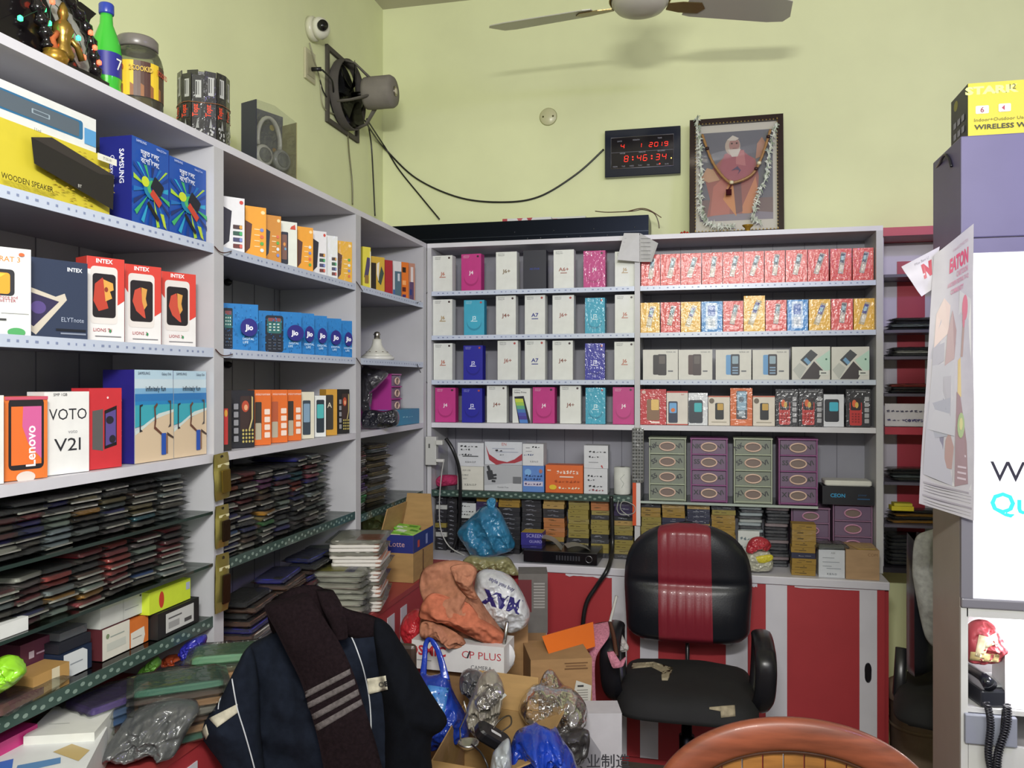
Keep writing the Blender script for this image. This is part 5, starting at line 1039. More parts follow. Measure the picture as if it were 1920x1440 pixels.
# framed shrine picture with coloured lights
def shrine():
    t = thing('shrine_cabinet', 'dark arched shrine frame with gold figure and mirror panel at the picture corner', 'shrine', (XL-.012, 1.235, zT))
    D = M('#171416', 'gloss'); o0 = Vector(t.location)
    def slabp(name, uv, X, th, m, zmin=zT+.001):
        pts = [P(u, v, X=X) for u, v in uv]; pts = [Vector((p.x, p.y, max(p.z, zmin)))-o0 for p in pts]; n = len(pts); mb = MB()
        mb.add(pts+[p-Vector((th, 0, 0)) for p in pts], [tuple(range(n)), tuple(range(2*n-1, n-1, -1))]+[(k, (k+1) % n, n+(k+1) % n, n+k) for k in range(n)], m); return mb.build(name, t)
    slabp('back_board', [(-80, 400), (-80, -70), (110, -70), (140, -20), (163, 50), (176, 110), (190, 400)], XL-.08, .015, D)
    slabp('mirror_panel', [(150, 128), (170, 138), (157, 70), (128, 14), (104, -8), (88, 0), (108, 45), (122, 80)], XL-.078, .002, M('#a3a29a', 'gloss'))
    slabp('base_board', [(112, 400), (112, 112), (160, 132), (205, 156), (205, 400)], XL-.018, .05, D)
    slabp('finial', [(140, 0), (152, 4), (181, 26), (170, 36), (164, 52), (150, 30)], XL-.074, .012, D)
    mb = MB(); pts = catmull([P(u, v, X=XL-.062)-o0 for u, v in ((186, 160), (178, 125), (172, 85), (158, 45), (134, 8), (104, -30))], 6); mb.tube(pts, [.011+.0035*math.sin(i*1.6) for i in range(len(pts))], D, 8); mb.build('carved_arch', t)
    mb = MB(); pts = catmull([P(u, v, X=XL-.055)-o0 for u, v in ((90, 90), (84, 55), (72, 20), (66, -20))], 6); mb.tube(pts, [.012+.004*math.sin(i*1.6) for i in range(len(pts))], D, 8); mb.build('carved_arch', t)
    p = P(118, 122, X=XL-.05)-o0; mb = MB(); mb.lathe([(.018, .0), (.022, .01), (.014, .03), (.016, .045), (.021, .06), (.016, .074), (.007, .082), (.011, .094), (.009, .106), (.003, .118)], M('#a0823e', 'goldm'), 14, (p.x, p.y, .032)); mb.build('gold_figure', t)
    mb = MB(); mb.tube([(p.x, p.y-.012, .085), (p.x+.006, p.y-.035, .06), (p.x+.01, p.y-.03, .04)], .006, M('#b4623a', 'fabric'), 6); mb.tube([(p.x, p.y+.012, .085), (p.x+.006, p.y+.034, .07), (p.x+.008, p.y+.045, .045)], .007, M('#a0823e', 'goldm'), 6); mb.build('figure_arms', t)
    return t
sh = shrine()
mb = MB(); 
led = [(82, 18, 'g'), (98, 4, 'r'), (92, 44, 'g'), (38, 35, 'g'), (97, 73, 'r'), (147, 72, 'g'), (157, 108, 'r'), (170, 62, 'r'), (178, 90, 'r'), (186, 118, 'r')]
lt = thing('fairy_lights', 'string of tiny red and green lights on the dark shrine', 'lights', (XL-.06, 1.3, zT+.1))
pts = []
for i, (u, v, c) in enumerate(sorted(led)):
    p = P(u, v, X=XL-.05); q = p-Vector(lt.location); pts.append(q)
    m2 = MB(); m2.lathe([(.001, -.005), (.005, -.003), (.005, .004), (.001, .007)], M('#3cff8c' if c == 'g' else '#ff5a3c', 'emit'), 8, tuple(q)); m2.build('bulb', lt)['label'] = 'green bulb' if c == 'g' else 'red bulb'
m2 = MB(); m2.tube(catmull(pts, 4), .0009, M('#1c3a2a', 'plastic'), 5); m2.build('wire', lt)
p = P(103, 116, X=XL-.02); mb = MB(); mb.lathe([(.012, 0), (.022, .006), (.026, .018), (.02, .026), (.022, .03), (.019, .029), (.016, .024)], M('#b58c3a', 'goldm'), 20)
tag(mb.build('brass_pot', loc=(XL-.03, P(103, 100, X=XL-.03).y, zT)), 'small brass pot at the shelf edge in front of the shrine', 'pot')
# green bottle
def bottle():
    y = P(203, 120, X=XL-.09).y; t = thing('soda_bottle', 'green soda bottle with blue cap between shrine and jar', 'bottle', (XL-.095, y, zT)); G = M('#3fae3a', 'gloss')
    mb = MB(); mb.lathe([(.02, .0), (.031, .006), (.0325, .03), (.0305, .045), (.0325, .06), (.0325, .12), (.03, .14), (.022, .165), (.0145, .185), (.0135, .2), (.0135, .208)], G, 24); mb.build('body', t)
    mb = MB(); mb.lathe([(.0331, .06), (.0331, .115)], M('#2a2c84', 'print'), 24, caps=False); mb.art([('t', '7', .5, .3, .5, '#e8ece8')], (.0336, -.02, .06), (0, 1, 0), (0, 0, 1), .04, .055, (1, 0, 0)); mb.build('label', t)
    mb = MB(); mb.lathe([(.0155, .2085), (.0165, .211), (.0165, .23), (.0145, .233)], M('#2c3f9c', 'plastic'), 20); mb.build('cap', t)
bottle()
def jar():
    d_ = depth(P(257, 150, X=XL-.075)); p = P(257, 150, d=d_); t = thing('plastic_jar', 'clear jar with grey lid and yellow and brown wafer label', 'jar', (p.x, p.y, zT)); r = .058
    mb = MB(); mb.lathe([(.05, .0), (r, .008), (r, .12), (r-.004, .135), (.047, .15), (.044, .153)], M('#d5d8c8', 'film'), 32); mb.build('body', t)
    mb = MB(); mb.lathe([(.0455, .1535), (.0475, .156), (.0475, .176), (.043, .181)], M('#6f6a66', 'plastic'), 32); mb.build('lid', t)
    mb = MB(); n = 48; Lm = r+.0008
    for k in range(n):
        a0, a1 = 2*PI*k/n, 2*PI*(k+1)/n; c = '#d8b832' if (k//5) % 2 else '#4a2f22'
        mb.add([(Lm*math.cos(a0), Lm*math.sin(a0), .03), (Lm*math.cos(a1), Lm*math.sin(a1), .03), (Lm*math.cos(a1), Lm*math.sin(a1), .112), (Lm*math.cos(a0), Lm*math.sin(a0), .112)], [(0,1,2,3)], M(c, 'print'), True)
        if k % 3 == 0: mb.add([(Lm*1.004*math.cos(a0), Lm*1.004*math.sin(a0), .03), (Lm*1.004*math.cos(a1), Lm*1.004*math.sin(a1), .03), (Lm*1.004*math.cos(a1), Lm*1.004*math.sin(a1), .055), (Lm*1.004*math.cos(a0), Lm*1.004*math.sin(a0), .06)], [(0,1,2,3)], M('#8a5a34', 'print'), True)
    for s_ in (-1, 0, 1): a = -.78+s_*1.0; e = Vector((-math.sin(a), math.cos(a), 0)); mb.text('2COOKID', M('#c03a2c' if s_ else '#b8982a', 'print'), Vector((math.cos(a)*Lm*1.03, math.sin(a)*Lm*1.03, .088)), e, UP, .012, 'c', .7, .03)
    mb.build('label', t); mb = MB(); mb.lathe([(.04, .004), (.052, .01), (.052, .09), (.03, .1)], M('#6a5a3a', 'matte'), 24); mb.build('wafers', t)
jar()
# bundle of hanging sachet strips
def sachets():
    d_ = depth(P(382, 180, X=XL-.085)); p = P(382, 180, d=d_); t = thing('sachet_bundle', 'round banded bundle of black sachet strips with red and silver print', 'sachets', (p.x, p.y, zT)); n = 26; R = .062; hh = .185
    for k in range(n):
        a = 2*PI*k/n; mb = MB(); w = .03; cr = R+(.004 if k % 2 else 0); cx, cy = cr*math.cos(a), cr*math.sin(a); e = Vector((-math.sin(a), math.cos(a), 0)); nn = Vector((math.cos(a), math.sin(a), 0)); h_ = hh+.008*math.sin(k*2.3)
        o = Vector((cx, cy, 0))-e*w/2; q = [o, o+e*w, o+e*w+UP*h_, o+UP*h_]; mb.add(q+[x-nn*.0025 for x in q], [(0,1,2,3), (7,6,5,4), (0,4,5,1), (1,5,6,2), (2,6,7,3), (3,7,4,0)], M('#1b1a1c', 'wrap'))
        if k % 2:
            mb.art([('r', .3, .66, .8, .92, '#a9aaa8'), ('r', .34, .7, .44, .9, '#1b1a1c'), ('r', .55, .7, .6, .9, '#4a4a4a'), ('r', .2, .36, .8, .5, '#3a3c3e')], o, e, UP, w, h_, nn); mb.text('Topz', M('#c8442c', 'print'), o+e*w*.5+UP*.083+nn*.002, UP, -e, .014, 'c', .8, .04)
            r = random.Random(k); mb.art([('e', r.uniform(.15, .85), r.uniform(.04, .22), .07, .018, '#a9aaa8') for _ in range(12)]+[('p', [(.35, .2), (.5, .34), (.65, .2)], '#8a8c8a')], o, e, UP, w, h_, nn)
        mb.build('sachet_strip', t)
    mb = MB(); mb.tube([((R+.007)*math.cos(2*PI*k/28), (R+.007)*math.sin(2*PI*k/28), .105+.002*math.sin(k)) for k in range(28)], .001, M('#8a5a3a', 'plastic'), 5, closed=True); mb.build('rubber_band', t)
sachets()
# headphone box
def hp_box():
    p = P(528, 250, X=XL-.1); t = thing('headphone_box', 'grey clear-fronted box holding white headphones on top of the unit', 'headphone box', (XL-.1, P(480, 250, X=XL-.1).y, zT), PI/2-.35); w, h, dp = .165, .235, .07
    m = M('#55575c', 'card'); mb = MB(); mb.box(0, w, dp-.003, dp, 0, h, m); mb.box(0, .003, 0, dp-.0031, 0, h, M('#2c2e3c', 'card')); mb.box(w-.003, w, 0, dp-.0031, 0, h-.03, M('#9a9468', 'card')); mb.box(.0031, w-.0031, 0, dp-.0031, 0, .003, m)
    mb.art([('e', .78, .3, .05, .03, '#8a8c94'), ('e', .78, .5, .05, .03, '#9a7a4a'), ('e', .72, .8, .06, .04, '#a89a58')], (0, dp-.003, 0), (1, 0, 0), (0, 0, 1), w, h, (0, -1, 0)); mb.build('carton', t)
    mb = MB(); mb.poly([(.003, .0, .003), (w-.003, .0, .003), (w-.003, .0, h-.03), (w*.45, 0, h), (.003, 0, h)], M('#e4e6e4', 'film')); mb.build('window', t)
    mb = MB(); mb.tube([(w*.5+.045*math.cos(a), dp*.55, .13+.075*math.sin(a)) for a in [PI*k/12 for k in range(-1, 14)]], .009, M('#c4c2b8', 'plastic'), 8, flat=.7); mb.build('headband', t)
    for s in (-1, 1): mb = MB(); mb.lathe([(.03, 0), (.034, .006), (.034, .014), (.026, .018)], M('#c4c2b8' if s < 0 else '#8f8f8c', 'plastic'), 20, (w*.5+.036*s, .012, .075), 'y'); mb.lathe([(.022, -.003), (.024, 0)], M('#6f706e', 'fabric'), 20, (w*.5+.036*s, .012, .075), 'y'); mb.build('ear_cup', t)
hp_box()

# ============================================================ on the walls
def onleft(u, v): return P(u, v, X=XW)
# dome camera
p = onleft(582, 55); t = thing('dome_camera', 'white dome security camera high on the left wall', 'camera', (XW+.001, p.y, p.z))
mb = MB(); mb.lathe([(.05, 0), (.05, .018), (.044, .026)], M('#c9c8b0', 'plastic'), 28, axis='x'); mb.build('base', t)
mb = MB(); mb.lathe([(.043, .027), (.044, .045), (.038, .062), (.026, .074), (.008, .08)], M('#d4d3c4', 'plastic'), 28, axis='x'); mb.build('dome', t)
mb = MB(); a = Vector((.62, -.72, -.12)).normalized(); mb.tube([a*.035+Vector((.04, 0, 0)), a*.056+Vector((.04, 0, 0))], .021, M('#111114', 'gloss'), 20); mb.build('lens', t)
# socket plate
p = onleft(578, 124); t = thing('switch_plate', 'grimy cream socket plate on the left wall below the dome camera', 'socket', (XW+.001, p.y, p.z))
mb = MB(); mb.box(0, .01, -.042, .042, -.062, .062, M('#b5b193', 'plastic')); mb.box(.0101, .0125, -.03, .03, -.045, .045, M('#9c987c', 'plastic')); mb.build('plate', t, bevel=.002)
mb = MB(); mb.tube([(.012, .005, -.012), (.05, .012, -.012)], .0085, M('#17171a', 'plastic'), 10); mb.build('plug', t)
# exhaust fan
def exhaust():
    p = onleft(652, 168); c = Vector((XW+.002, 3.385, 2.87)); t = thing('exhaust_fan', 'dirty dark exhaust fan with drum motor standing out from the left wall', 'exhaust fan', c); Dk = M('#2b2a2a', 'metal'); Du = M('#4c4840', 'matte'); R = .14
    mb = MB(); s = .165
    mb.box(0, .012, -s, s, s-.02, s, Du); mb.box(0, .012, -s, s, -s, -s+.02, Du); mb.box(0, .012, -s, -s+.02, -s+.0201, s-.0201, Du); mb.box(0, .012, s-.02, s, -s+.0201, s-.0201, Du)
    mb.lathe([(R+.012, .012), (R+.012, .05), (R+.006, .052), (R+.004, .012)], M('#4b4742', 'matte'), 32, axis='x', caps=False); mb.build('mount_ring', t)
    mb = MB(); mb.lathe([(R, .001), (R, .004)], M('#14161a', 'matte'), 32, axis='x'); mb.build('dark_opening', t)
    for k in range(4):
        a = PI/2*k+.5; m2 = MB(); m2.tube([(.04, (R+.006)*math.cos(a), (R+.006)*math.sin(a)), (.09, .13*math.cos(a), .13*math.sin(a)), (.15, .06*math.cos(a), .06*math.sin(a))], [.012, .01, .013], M('#5c5850', 'matte'), 8, flat=.5); m2.build('bracket', t)
    for k in range(5):
        a = 2*PI*k/5; m2 = MB(); vs = []; 
        for i in range(5):
            rr = .03+.105*i/4; w = .02+.04*i/4
            for s_ in (-1, 1): vs.append(Vector((.045+.022*s_, rr*math.cos(a)-s_*w*math.sin(a), rr*math.sin(a)+s_*w*math.cos(a))))
        n = len(vs); vs += [v+Vector((.0025, 0, 0)) for v in vs]; fs = []
        for i in range(4): q = i*2; fs += [(q, q+1, q+3, q+2), (q+n+2, q+n+3, q+n+1, q+n)]
        fs += [(0, 2, n+2, n), (2, 4, n+4, n+2), (4, 6, n+6, n+4), (6, 8, n+8, n+6), (1, n+1, n+3, 3), (3, n+3, n+5, 5), (5, n+5, n+7, 7), (7, n+7, n+9, 9), (0, n, n+1, 1), (8, 9, n+9, n+8)]
        m2.add(vs, fs, Dk, True); m2.build('blade', t)
    mb = MB(); mb.lathe([(.045, .11), (.068, .118), (.07, .13), (.07, .235), (.062, .248), (.03, .252)], M('#77726a', 'matte'), 32, axis='x'); mb.lathe([(.022, .2521), (.02, .256)], M('#a09a8c', 'metal'), 20, axis='x'); mb.tube([(.05, 0, 0), (.11, 0, 0)], .012, Dk, 10); mb.build('motor', t)
    mb = MB(); mb.lathe([(.014, .2561), (.012, .259)], M('#c0b8a0', 'plastic'), 20, axis='x'); mb.build('badge', t)
exhaust()
B1 = '#1d1d18'
cable('power_cable', 'black cable from the socket plug to the exhaust fan', [P(604, 131, X=XW+.05), P(622, 150, X=XW+.06), P(626, 175, X=XW+.03), P(634, 206, X=XW+.03)], .004)
cable('camera_cable', 'pale cable running down the wall from the dome camera', [P(580, 80, X=XW+.01), P(590, 115, X=XW+.016), P(600, 150, X=XW+.006), P(606, 200, X=XW+.006), P(630, 215, X=XW+.01)], .003, '#8c8a70')
cable('thin_cable', 'dark cable loop left of the exhaust fan', [P(600, 150, X=XW+.008), P(608, 175, X=XW+.008), P(628, 200, X=XW+.012), P(640, 215, X=XW+.02)], .003)
cable('wall_cable', 'cable hanging straight down from the fan, left one', [P(650, 215, X=XW+.02), P(654, 280, X=XW+.006), P(660, 340, X=XW+.006), P(661, 384, X=XW+.006)], .0035, '#6a684c')
cable('wall_cable', 'cable hanging straight down from the fan, right one', [P(688, 222, X=XW+.03), P(696, 270, X=XW+.02), P(700, 340, X=XW+.03), P(703, 405, X=XW+.04)], .0035)
cable('clock_cable', 'long black cable sagging along the back wall from the fan to the clock', [P(684, 226, X=XW+.05), P(702, 254, X=XW+.03), P(722, 279, Y=YW-.02), P(780, 334, Y=YW-.008), P(860, 370, Y=YW-.008), P(940, 379, Y=YW-.008), P(1010, 369, Y=YW-.008), P(1080, 327, Y=YW-.008), P(1132, 280, Y=YW-.01)], .0045, n=10)
cable('wall_cable', 'black cable slanting down the back wall to the black light panel', [P(688, 224, X=XW+.05), P(703, 247, X=XW+.03), P(722, 276, Y=YW-.02), P(748, 318, Y=YW-.008), P(790, 370, Y=YW-.008), P(824, 411, Y=YW-.02)], .004, n=8)
for i, (u, v) in enumerate(((1028, 219),)):
    p = P(u, v, Y=YW-.001); t = thing('junction_cover', 'round cream junction cover on the back wall', 'cover plate', p)
    mb = MB(); mb.lathe([(.001, -.007), (.038, -.006), (.043, 0)], M('#c3c29a', 'plastic'), 28, axis='y'); mb.build('plate', t)
    for dx in (-.024, .024): m2 = MB(); m2.lathe([(.001, -.009), (.0045, -.007)], M('#6a684c', 'metal'), 8, (dx, 0, 0), 'y'); m2.build('screw', t)

# digital clock
def clock():
    a, b = P(1134, 245, Y=YW-.035), P(1276, 237, Y=YW-.035); z1 = a.z; z0 = P(1134, 333, Y=YW-.035).z; w = b.x-a.x; h = z1-z0
    t = thing('digital_clock', 'black digital wall clock with red glowing date and time', 'clock', (a.x, YW-.035, z0)); mb = MB(); mb.box(0, w, 0, .034, 0, h, M('#1c2130', 'gloss')); mb.build('case', t, bevel=.003)
    mb = MB(); x0, x1, y0, y1 = .085*w, .91*w, .17*h, .83*h
    mb.poly([(x0, -.001, y0), (x1, -.001, y0), (x1, -.001, y1), (x0, -.001, y1)], M('#15121a', 'gloss')); mb.tube([(x0, -.0015, y0), (x1, -.0015, y0), (x1, -.0015, y1), (x0, -.0015, y1)], .0014, M('#8f8f98', 'metal'), 5, closed=True)
    mb.poly([(x0, -.0012, y0+.34*h), (x1, -.0012, y0+.34*h), (x1, -.0012, y0+.345*h), (x0, -.0012, y0+.345*h)], M('#7a7a86', 'print'))
    for s, x, y in (('DATE', .2, .735), ('MONTH', .42, .745), ('YEAR', .73, .755), ('HOUR', .24, .475), ('MINUTE', .5, .48), ('SECOND', .75, .485)): mb.text(s, M('#9a9aa8', 'print'), (x*w, -.0018, y*h), (1,0,0), UP, .028*h, 'c', 1)
    for k, s in enumerate('MON TUE WED THU FRI SAT SUN'.split()): mb.text(s, M('#8a8a98', 'print'), ((.14+.11*k+(.02 if k > 4 else 0))*w, -.0018, .2*h), (1,0,0), UP, .03*h, 'c', 1)
    mb.build('display', t); L = M('#ff3020', 'emit')
    seg = {'0': 'abcdef', '1': 'bc', '2': 'abged', '3': 'abgcd', '4': 'fgbc', '6': 'afgedc', '8': 'abcdefg', '9': 'abcdfg'}
    def digit(c, x, y, dw, dh, nm='digit'):
        m2 = MB(); q = dw*.17; P_ = lambda a, b: (x+a*dw+b*dh*.1, -.002, y+b*dh)
        S = dict(a=((.12, 1), (.88, 1)), g=((.12, .5), (.88, .5)), d=((.12, 0), (.88, 0)), f=((0, .56), (0, .94)), b=((1, .56), (1, .94)), e=((0, .06), (0, .44)), c=((1, .06), (1, .44)))
        for s in seg[c]: m2.tube([P_(*S[s][0]), P_(*S[s][1])], q*.55, L, 6, flat=.5)
        m2.build(nm, t)
    for c, x in (('4', .215), ('1', .445), ('2', .59), ('0', .66), ('1', .715), ('9', .79)): digit(c, x*w, .595*h, .042*w, .085*h)
    for c, x in (('8', .26), ('4', .43), ('6', .51), ('3', .675), ('4', .76)): digit(c, x*w, .31*h, .048*w, .12*h)
    m2 = MB()
    for x in (.375, .625):
        for y in (.345, .4): m2.lathe([(.001, -.003), (.0032, -.002)], L, 8, (x*w, 0, y*h), 'y')
    m2.build('colon', t); m2 = MB(); m2.lathe([(.001, -.003), (.003, -.002)], L, 8, (.73*w, 0, .225*h), 'y'); m2.build('day_light', t)
    m2 = MB(); m2.lathe([(.001, -.003), (.0028, -.002)], M('#ffd060', 'emit'), 8, (.88*w, 0, .33*h), 'y'); m2.build('alarm_light', t)
clock()

# garlanded portrait
def portrait():
    Yp = YW-.075; a = P(1293, 230, Y=Yp); b = P(1468, 217, Y=Yp); w = b.x-a.x; h = a.z-zT+.012; t = thing('framed_portrait', 'dark framed portrait of a bearded person in pink robes, standing on the unit', 'picture', (a.x, Yp-.06, zT)); t.rotation_euler = (-.1, 0, -.01)
    mb = MB(); fw = .026; Fm = M('#2a1d1c', 'gloss')
    mb.box(0, w, 0, .022, 0, fw, Fm); mb.box(0, w, 0, .022, h-fw, h, Fm); mb.box(0, fw, 0, .022, fw, h-fw, Fm); mb.box(w-fw, w, 0, .022, fw, h-fw, Fm); mb.box(fw, w-fw, .015, .02, fw, h-fw, M('#5a4a3a', 'matte'))
    mb.build('frame', t); mb = MB(); Gd = M('#a8905a', 'goldm')
    for k in range(34):
        z = fw+.004+(h-2*fw)*k/33
        for x in (fw, w-fw): mb.slab(.005, .006, .005, .0015, Gd, (x, -.001, z))
    for k in range(24): 
        x = fw+(w-2*fw)*k/23
        for z in (fw, h-fw): mb.slab(.006, .005, .005, .0015, Gd, (x, -.001, z))
    mb.build('bead_border', t)
    mb = MB(); x0, x1, y0, y1 = fw+.001, w-fw-.001, fw+.001, h-fw-.001; W_, H_ = x1-x0, y1-y0
    A = [('r', 0, 0, 1, 1, '#cdc9bc'), ('r', .05, .1, .95, .93, '#6f7078'), ('r', .05, .1, .95, .3, '#7c6a68'), ('p', [(.05, .1), (.95, .1), (.95, .16), (.6, .19), (.05, .15)], '#8c8690'),
         ('p', [(.14, .14), (.28, .16), (.7, .16), (.76, .3), (.78, .5), (.74, .66), (.56, .74), (.36, .7), (.22, .6), (.12, .48), (.18, .3)], '#a06860'),
         ('p', [(.18, .15), (.42, .16), (.44, .44), (.34, .5), (.22, .42)], '#b8766a'), ('p', [(.34, .3), (.44, .52), (.52, .2), (.5, .14), (.44, .2)], '#cf9260'), ('p', [(.56, .2), (.74, .5), (.78, .3), (.68, .16), (.58, .16)], '#c88a66'),
         ('p', [(.46, .48), (.56, .48), (.58, .18), (.5, .16)], '#7c5a5c'), ('p', [(.3, .6), (.36, .72), (.56, .76), (.74, .64), (.72, .52), (.5, .46), (.34, .5)], '#a4606a'), ('p', [(.5, .74), (.6, .75), (.62, .6), (.5, .62)], '#b87a7c'),
         ('p', [(.06, .5), (.14, .6), (.22, .58), (.3, .48), (.16, .46)], '#c09a7c'), ('p', [(.74, .66), (.82, .68), (.88, .78), (.82, .86), (.76, .8)], '#b08470'),
         ('e', .46, .79, .095, .085, '#b9aa9c'), ('e', .48, .8, .065, .06, '#a8807a'), ('p', [(.4, .76), (.56, .76), (.52, .69), (.45, .69)], '#c9c2b8'), ('e', .45, .815, .012, .008, '#3a2c2c'), ('e', .51, .815, .012, .008, '#3a2c2c'), ('r', .46, .765, .51, .77, '#6a4442'), ('p', [(.39, .85), (.46, .89), (.54, .86), (.5, .84), (.44, .84)], '#cdc6ba'),
         ('p', [(.44, .56), (.52, .6), (.56, .56), (.52, .52), (.54, .56), (.5, .57)], '#5a4a68')]
    mb.art(A, (x0, .0145, y0), (1,0,0), UP, W_, H_, (0,-1,0)); mb.build('portrait_print', t)
    mb = MB(); mb.poly([(fw, .006, fw), (w-fw, .006, fw), (w-fw, .006, h-fw), (fw, .006, h-fw)], M('#f4f4f4', 'glass')); mb.build('glass_pane', t)
    return t, w, h, a.x, Yp-.06
pt, pw, ph, px0, py0 = portrait()
def fw_(x, z, dy=0):  # point in the portrait's own frame to world
    return pt.matrix_basis @ Vector((x, dy, z))
def tinsel(name, label, pts, L_, dens, col, seed):
    pts = catmull(pts, 8); o0 = pts[0].copy(); r = random.Random(seed); mb = MB(); m = M(col, 'plastic'); m2_ = M('#8e9a88', 'plastic')
    mb.tube([p-o0 for p in pts], .0022, m, 5)
    for i in range(dens):
        p = pts[int(i/dens*(len(pts)-1))]-o0; a = r.uniform(0, 2*PI); q = Vector((math.cos(a)*r.uniform(.5, 1), -abs(r.gauss(0, .35)), math.sin(a)))*L_*r.uniform(.6, 1.1); s = q.cross(Vector((0, 1, 0))).normalized()*.0022; n = Vector((0, -.0012, 0))
        q2 = p+q*.55+Vector((0, 0, .004)); q3 = p+q
        vs = [p-s, p+s, q2+s*1.3, q3, q2-s*1.3]; vs += [v+n for v in vs]
        mb.add(vs, [(4,3,2,1,0), (5,6,7,8,9), (0,1,6,5), (1,2,7,6), (2,3,8,7), (3,4,9,8), (4,0,5,9)], m if r.random() < .7 else m2_)
    return tag(mb.build(name, loc=o0), label, 'garland')
tinsel('tinsel_garland', 'silvery white tinsel garland down the left side of the portrait', [fw_(.03, ph-.0, -.012), fw_(.045, ph*.75, -.014), fw_(.05, ph*.5, -.014), fw_(.05, ph*.25, -.014), fw_(.08, .06, -.014), fw_(.2, .035, -.014)], .024, 230, '#c4c9bc', 5)
tinsel('tinsel_garland', 'silvery white tinsel garland down the right side of the portrait', [fw_(pw-.03, ph-.06, -.012), fw_(pw-.06, ph*.7, -.014), fw_(pw-.07, ph*.5, -.014), fw_(pw-.11, ph*.3, -.014), fw_(pw-.13, ph*.14, -.014), fw_(pw-.1, .05, -.014)], .024, 190, '#c4c9bc', 8)
def beads():
    pts = catmull([fw_(.055, ph*.86, -.014), fw_(.1, ph*.62, -.016), fw_(.16, ph*.46, -.018), fw_(.2, ph*.44, -.018), fw_(.27, ph*.5, -.018), fw_(.31, ph*.64, -.016), fw_(pw-.055, ph*.86, -.014)], 9); o0 = pts[0].copy(); t = thing('bead_garland', 'wooden bead garland with a dark tassel hung in a V across the portrait', 'garland', o0)
    mb = MB(); mb.tube([p-o0 for p in pts], [.0052+.0016*(i % 2) for i in range(len(pts))], M('#9a7448', 'plastic'), 8); mb.build('bead_string', t)
    for f, c in ((.1, '#2e1a1c'), (.42, '#d8cfae'), (.72, '#3a1c1c'), (.78, '#d8cfae'), (.93, '#2e1a1c')):
        p = pts[int(f*len(pts))]-o0; m2 = MB(); m2.lathe([(.002, -.008), (.009, -.005), (.009, .005), (.002, .008)], M(c, 'gloss'), 10, tuple(p+Vector((0, -.006, 0)))); m2.build('large_bead', t)
    p = pts[int(.45*len(pts))]-o0; m2 = MB(); m2.box(p.x-.028, p.x-.004, p.y-.012, p.y-.002, p.z-.055, p.z-.03, M('#3a1218', 'fabric')); m2.tube([p, p+Vector((-.016, -.006, -.03))], .003, M('#5a2a2a', 'fabric'), 6); m2.build('tassel', t)
beads()
t = thing('brass_cup', 'small brass cup on the unit in front of the portrait', 'cup', (P(1402, 410, Y=YB+.06).x, YB+.06, zT))
mb = MB(); mb.lathe([(.009, 0), (.01, .004), (.011, .02), (.022, .03), (.024, .034), (.019, .031), (.006, .026)], M('#b8923a', 'goldm'), 20); mb.build('bowl', t)
mb = MB(); mb.lathe([(.045, 0), (.047, .002), (.04, .003)], M('#6a5f4a', 'metal'), 20); tag(mb.build('incense_dish', loc=(P(1360, 410, Y=YB+.1).x, YB+.1, zT)), 'flat dull dish on the unit left of the brass cup', 'dish')
mb = MB(); mb.tube([(-.07, 0, .004), (.07, 0, .005)], .003, M('#4a3a34', 'wood'), 6); tag(mb.build('incense_stick', loc=(P(1485, 415, Y=YB+.1).x, YB+.1, zT)), 'thin dark stick lying on the unit right of the portrait', 'stick')
mb = MB(); [mb.lathe([(.001, -.006), (.007, 0), (.001, .006)], M('#a83428', 'fabric'), 8, (.012*k, .004*(k % 2), .006+.004*(k % 2))) for k in range(3)]; tag(mb.build('red_thread', loc=(P(1278, 425, Y=YB+.03).x, YB+.03, zT)), 'scrap of red thread on the unit left of the portrait', 'thread')

# long black panel and boxes on top of the back unit
def panel():
    x0, x1 = P(752, 420, Y=YB+.16).x, P(1216, 405, Y=YB+.02).x; t = thing('trough_light', 'long black trough light lying on top of the back shelving', 'light', (x0, YB+.02, zT)); w = x1-x0; Bk = M('#171a22', 'metal')
    mb = MB(); mb.box(0, w, 0, .008, .0, .09, Bk); mb.box(0, w, .0081, .19, .083, .09, M('#8f929a', 'metal')); mb.box(0, w, .182, .19, 0, .0829, Bk); mb.box(w-.006, w, .0081, .1819, 0, .0829, Bk); mb.box(0, .006, .0081, .1819, 0, .0829, Bk); mb.box(0, w, -.004, -.0001, .018, .022, M('#2c303a', 'metal'))
    mb.build('housing', t)
    for k in range(10): m2 = MB(); m2.lathe([(.001, -.003), (.003, 0)], M('#a8aab2', 'metal'), 6, (w*(.5+.05*k), 0, .008+.03*(k % 3 == 0)), 'y'); m2.build('screw', t)
panel()
zP = zT+.091
a = P(944, 405, Y=YB+.12); b = P(1035, 400, Y=YB+.12); mb = MB(); wq = b.x-a.x; mb.box(0, wq, 0, .05, 0, .026, M('#cfd0d0', 'card')); mb.art([('p', [(0, 0), (.1, 0), (.1, 1), (0, 1)], '#a83440'), ('p', [(.5, 1), (.62, 1), (.56, .1)], '#a83440'), ('p', [(.3, 1), (.42, 1), (.36, .1)], '#b85a62')], (0, 0, 0), (1,0,0), UP, wq, .026, (0,-1,0))
tag(mb.build('tube_box', loc=(a.x, YB+.1, zP)), 'pale and red printed long carton on the black panel, left', 'carton')
a = P(1000, 402, Y=YB+.16); b = P(1090, 396, Y=YB+.16); wq = b.x-a.x; mb = MB(); mb.box(0, wq, 0, .05, 0, .034, M('#c8cac4', 'card')); mb.art([('r', 0, .1, .42, .8, '#b03a40'), ('t', 'DEN', .7, .3, .4, '#6a7a74', {'b': .03})], (0, 0, 0), (1,0,0), UP, wq, .034, (0,-1,0)); tag(mb.build('tube_box', loc=(a.x+.02, YB+.155, zP)), 'pale long carton with a red end on the black panel, right', 'carton')
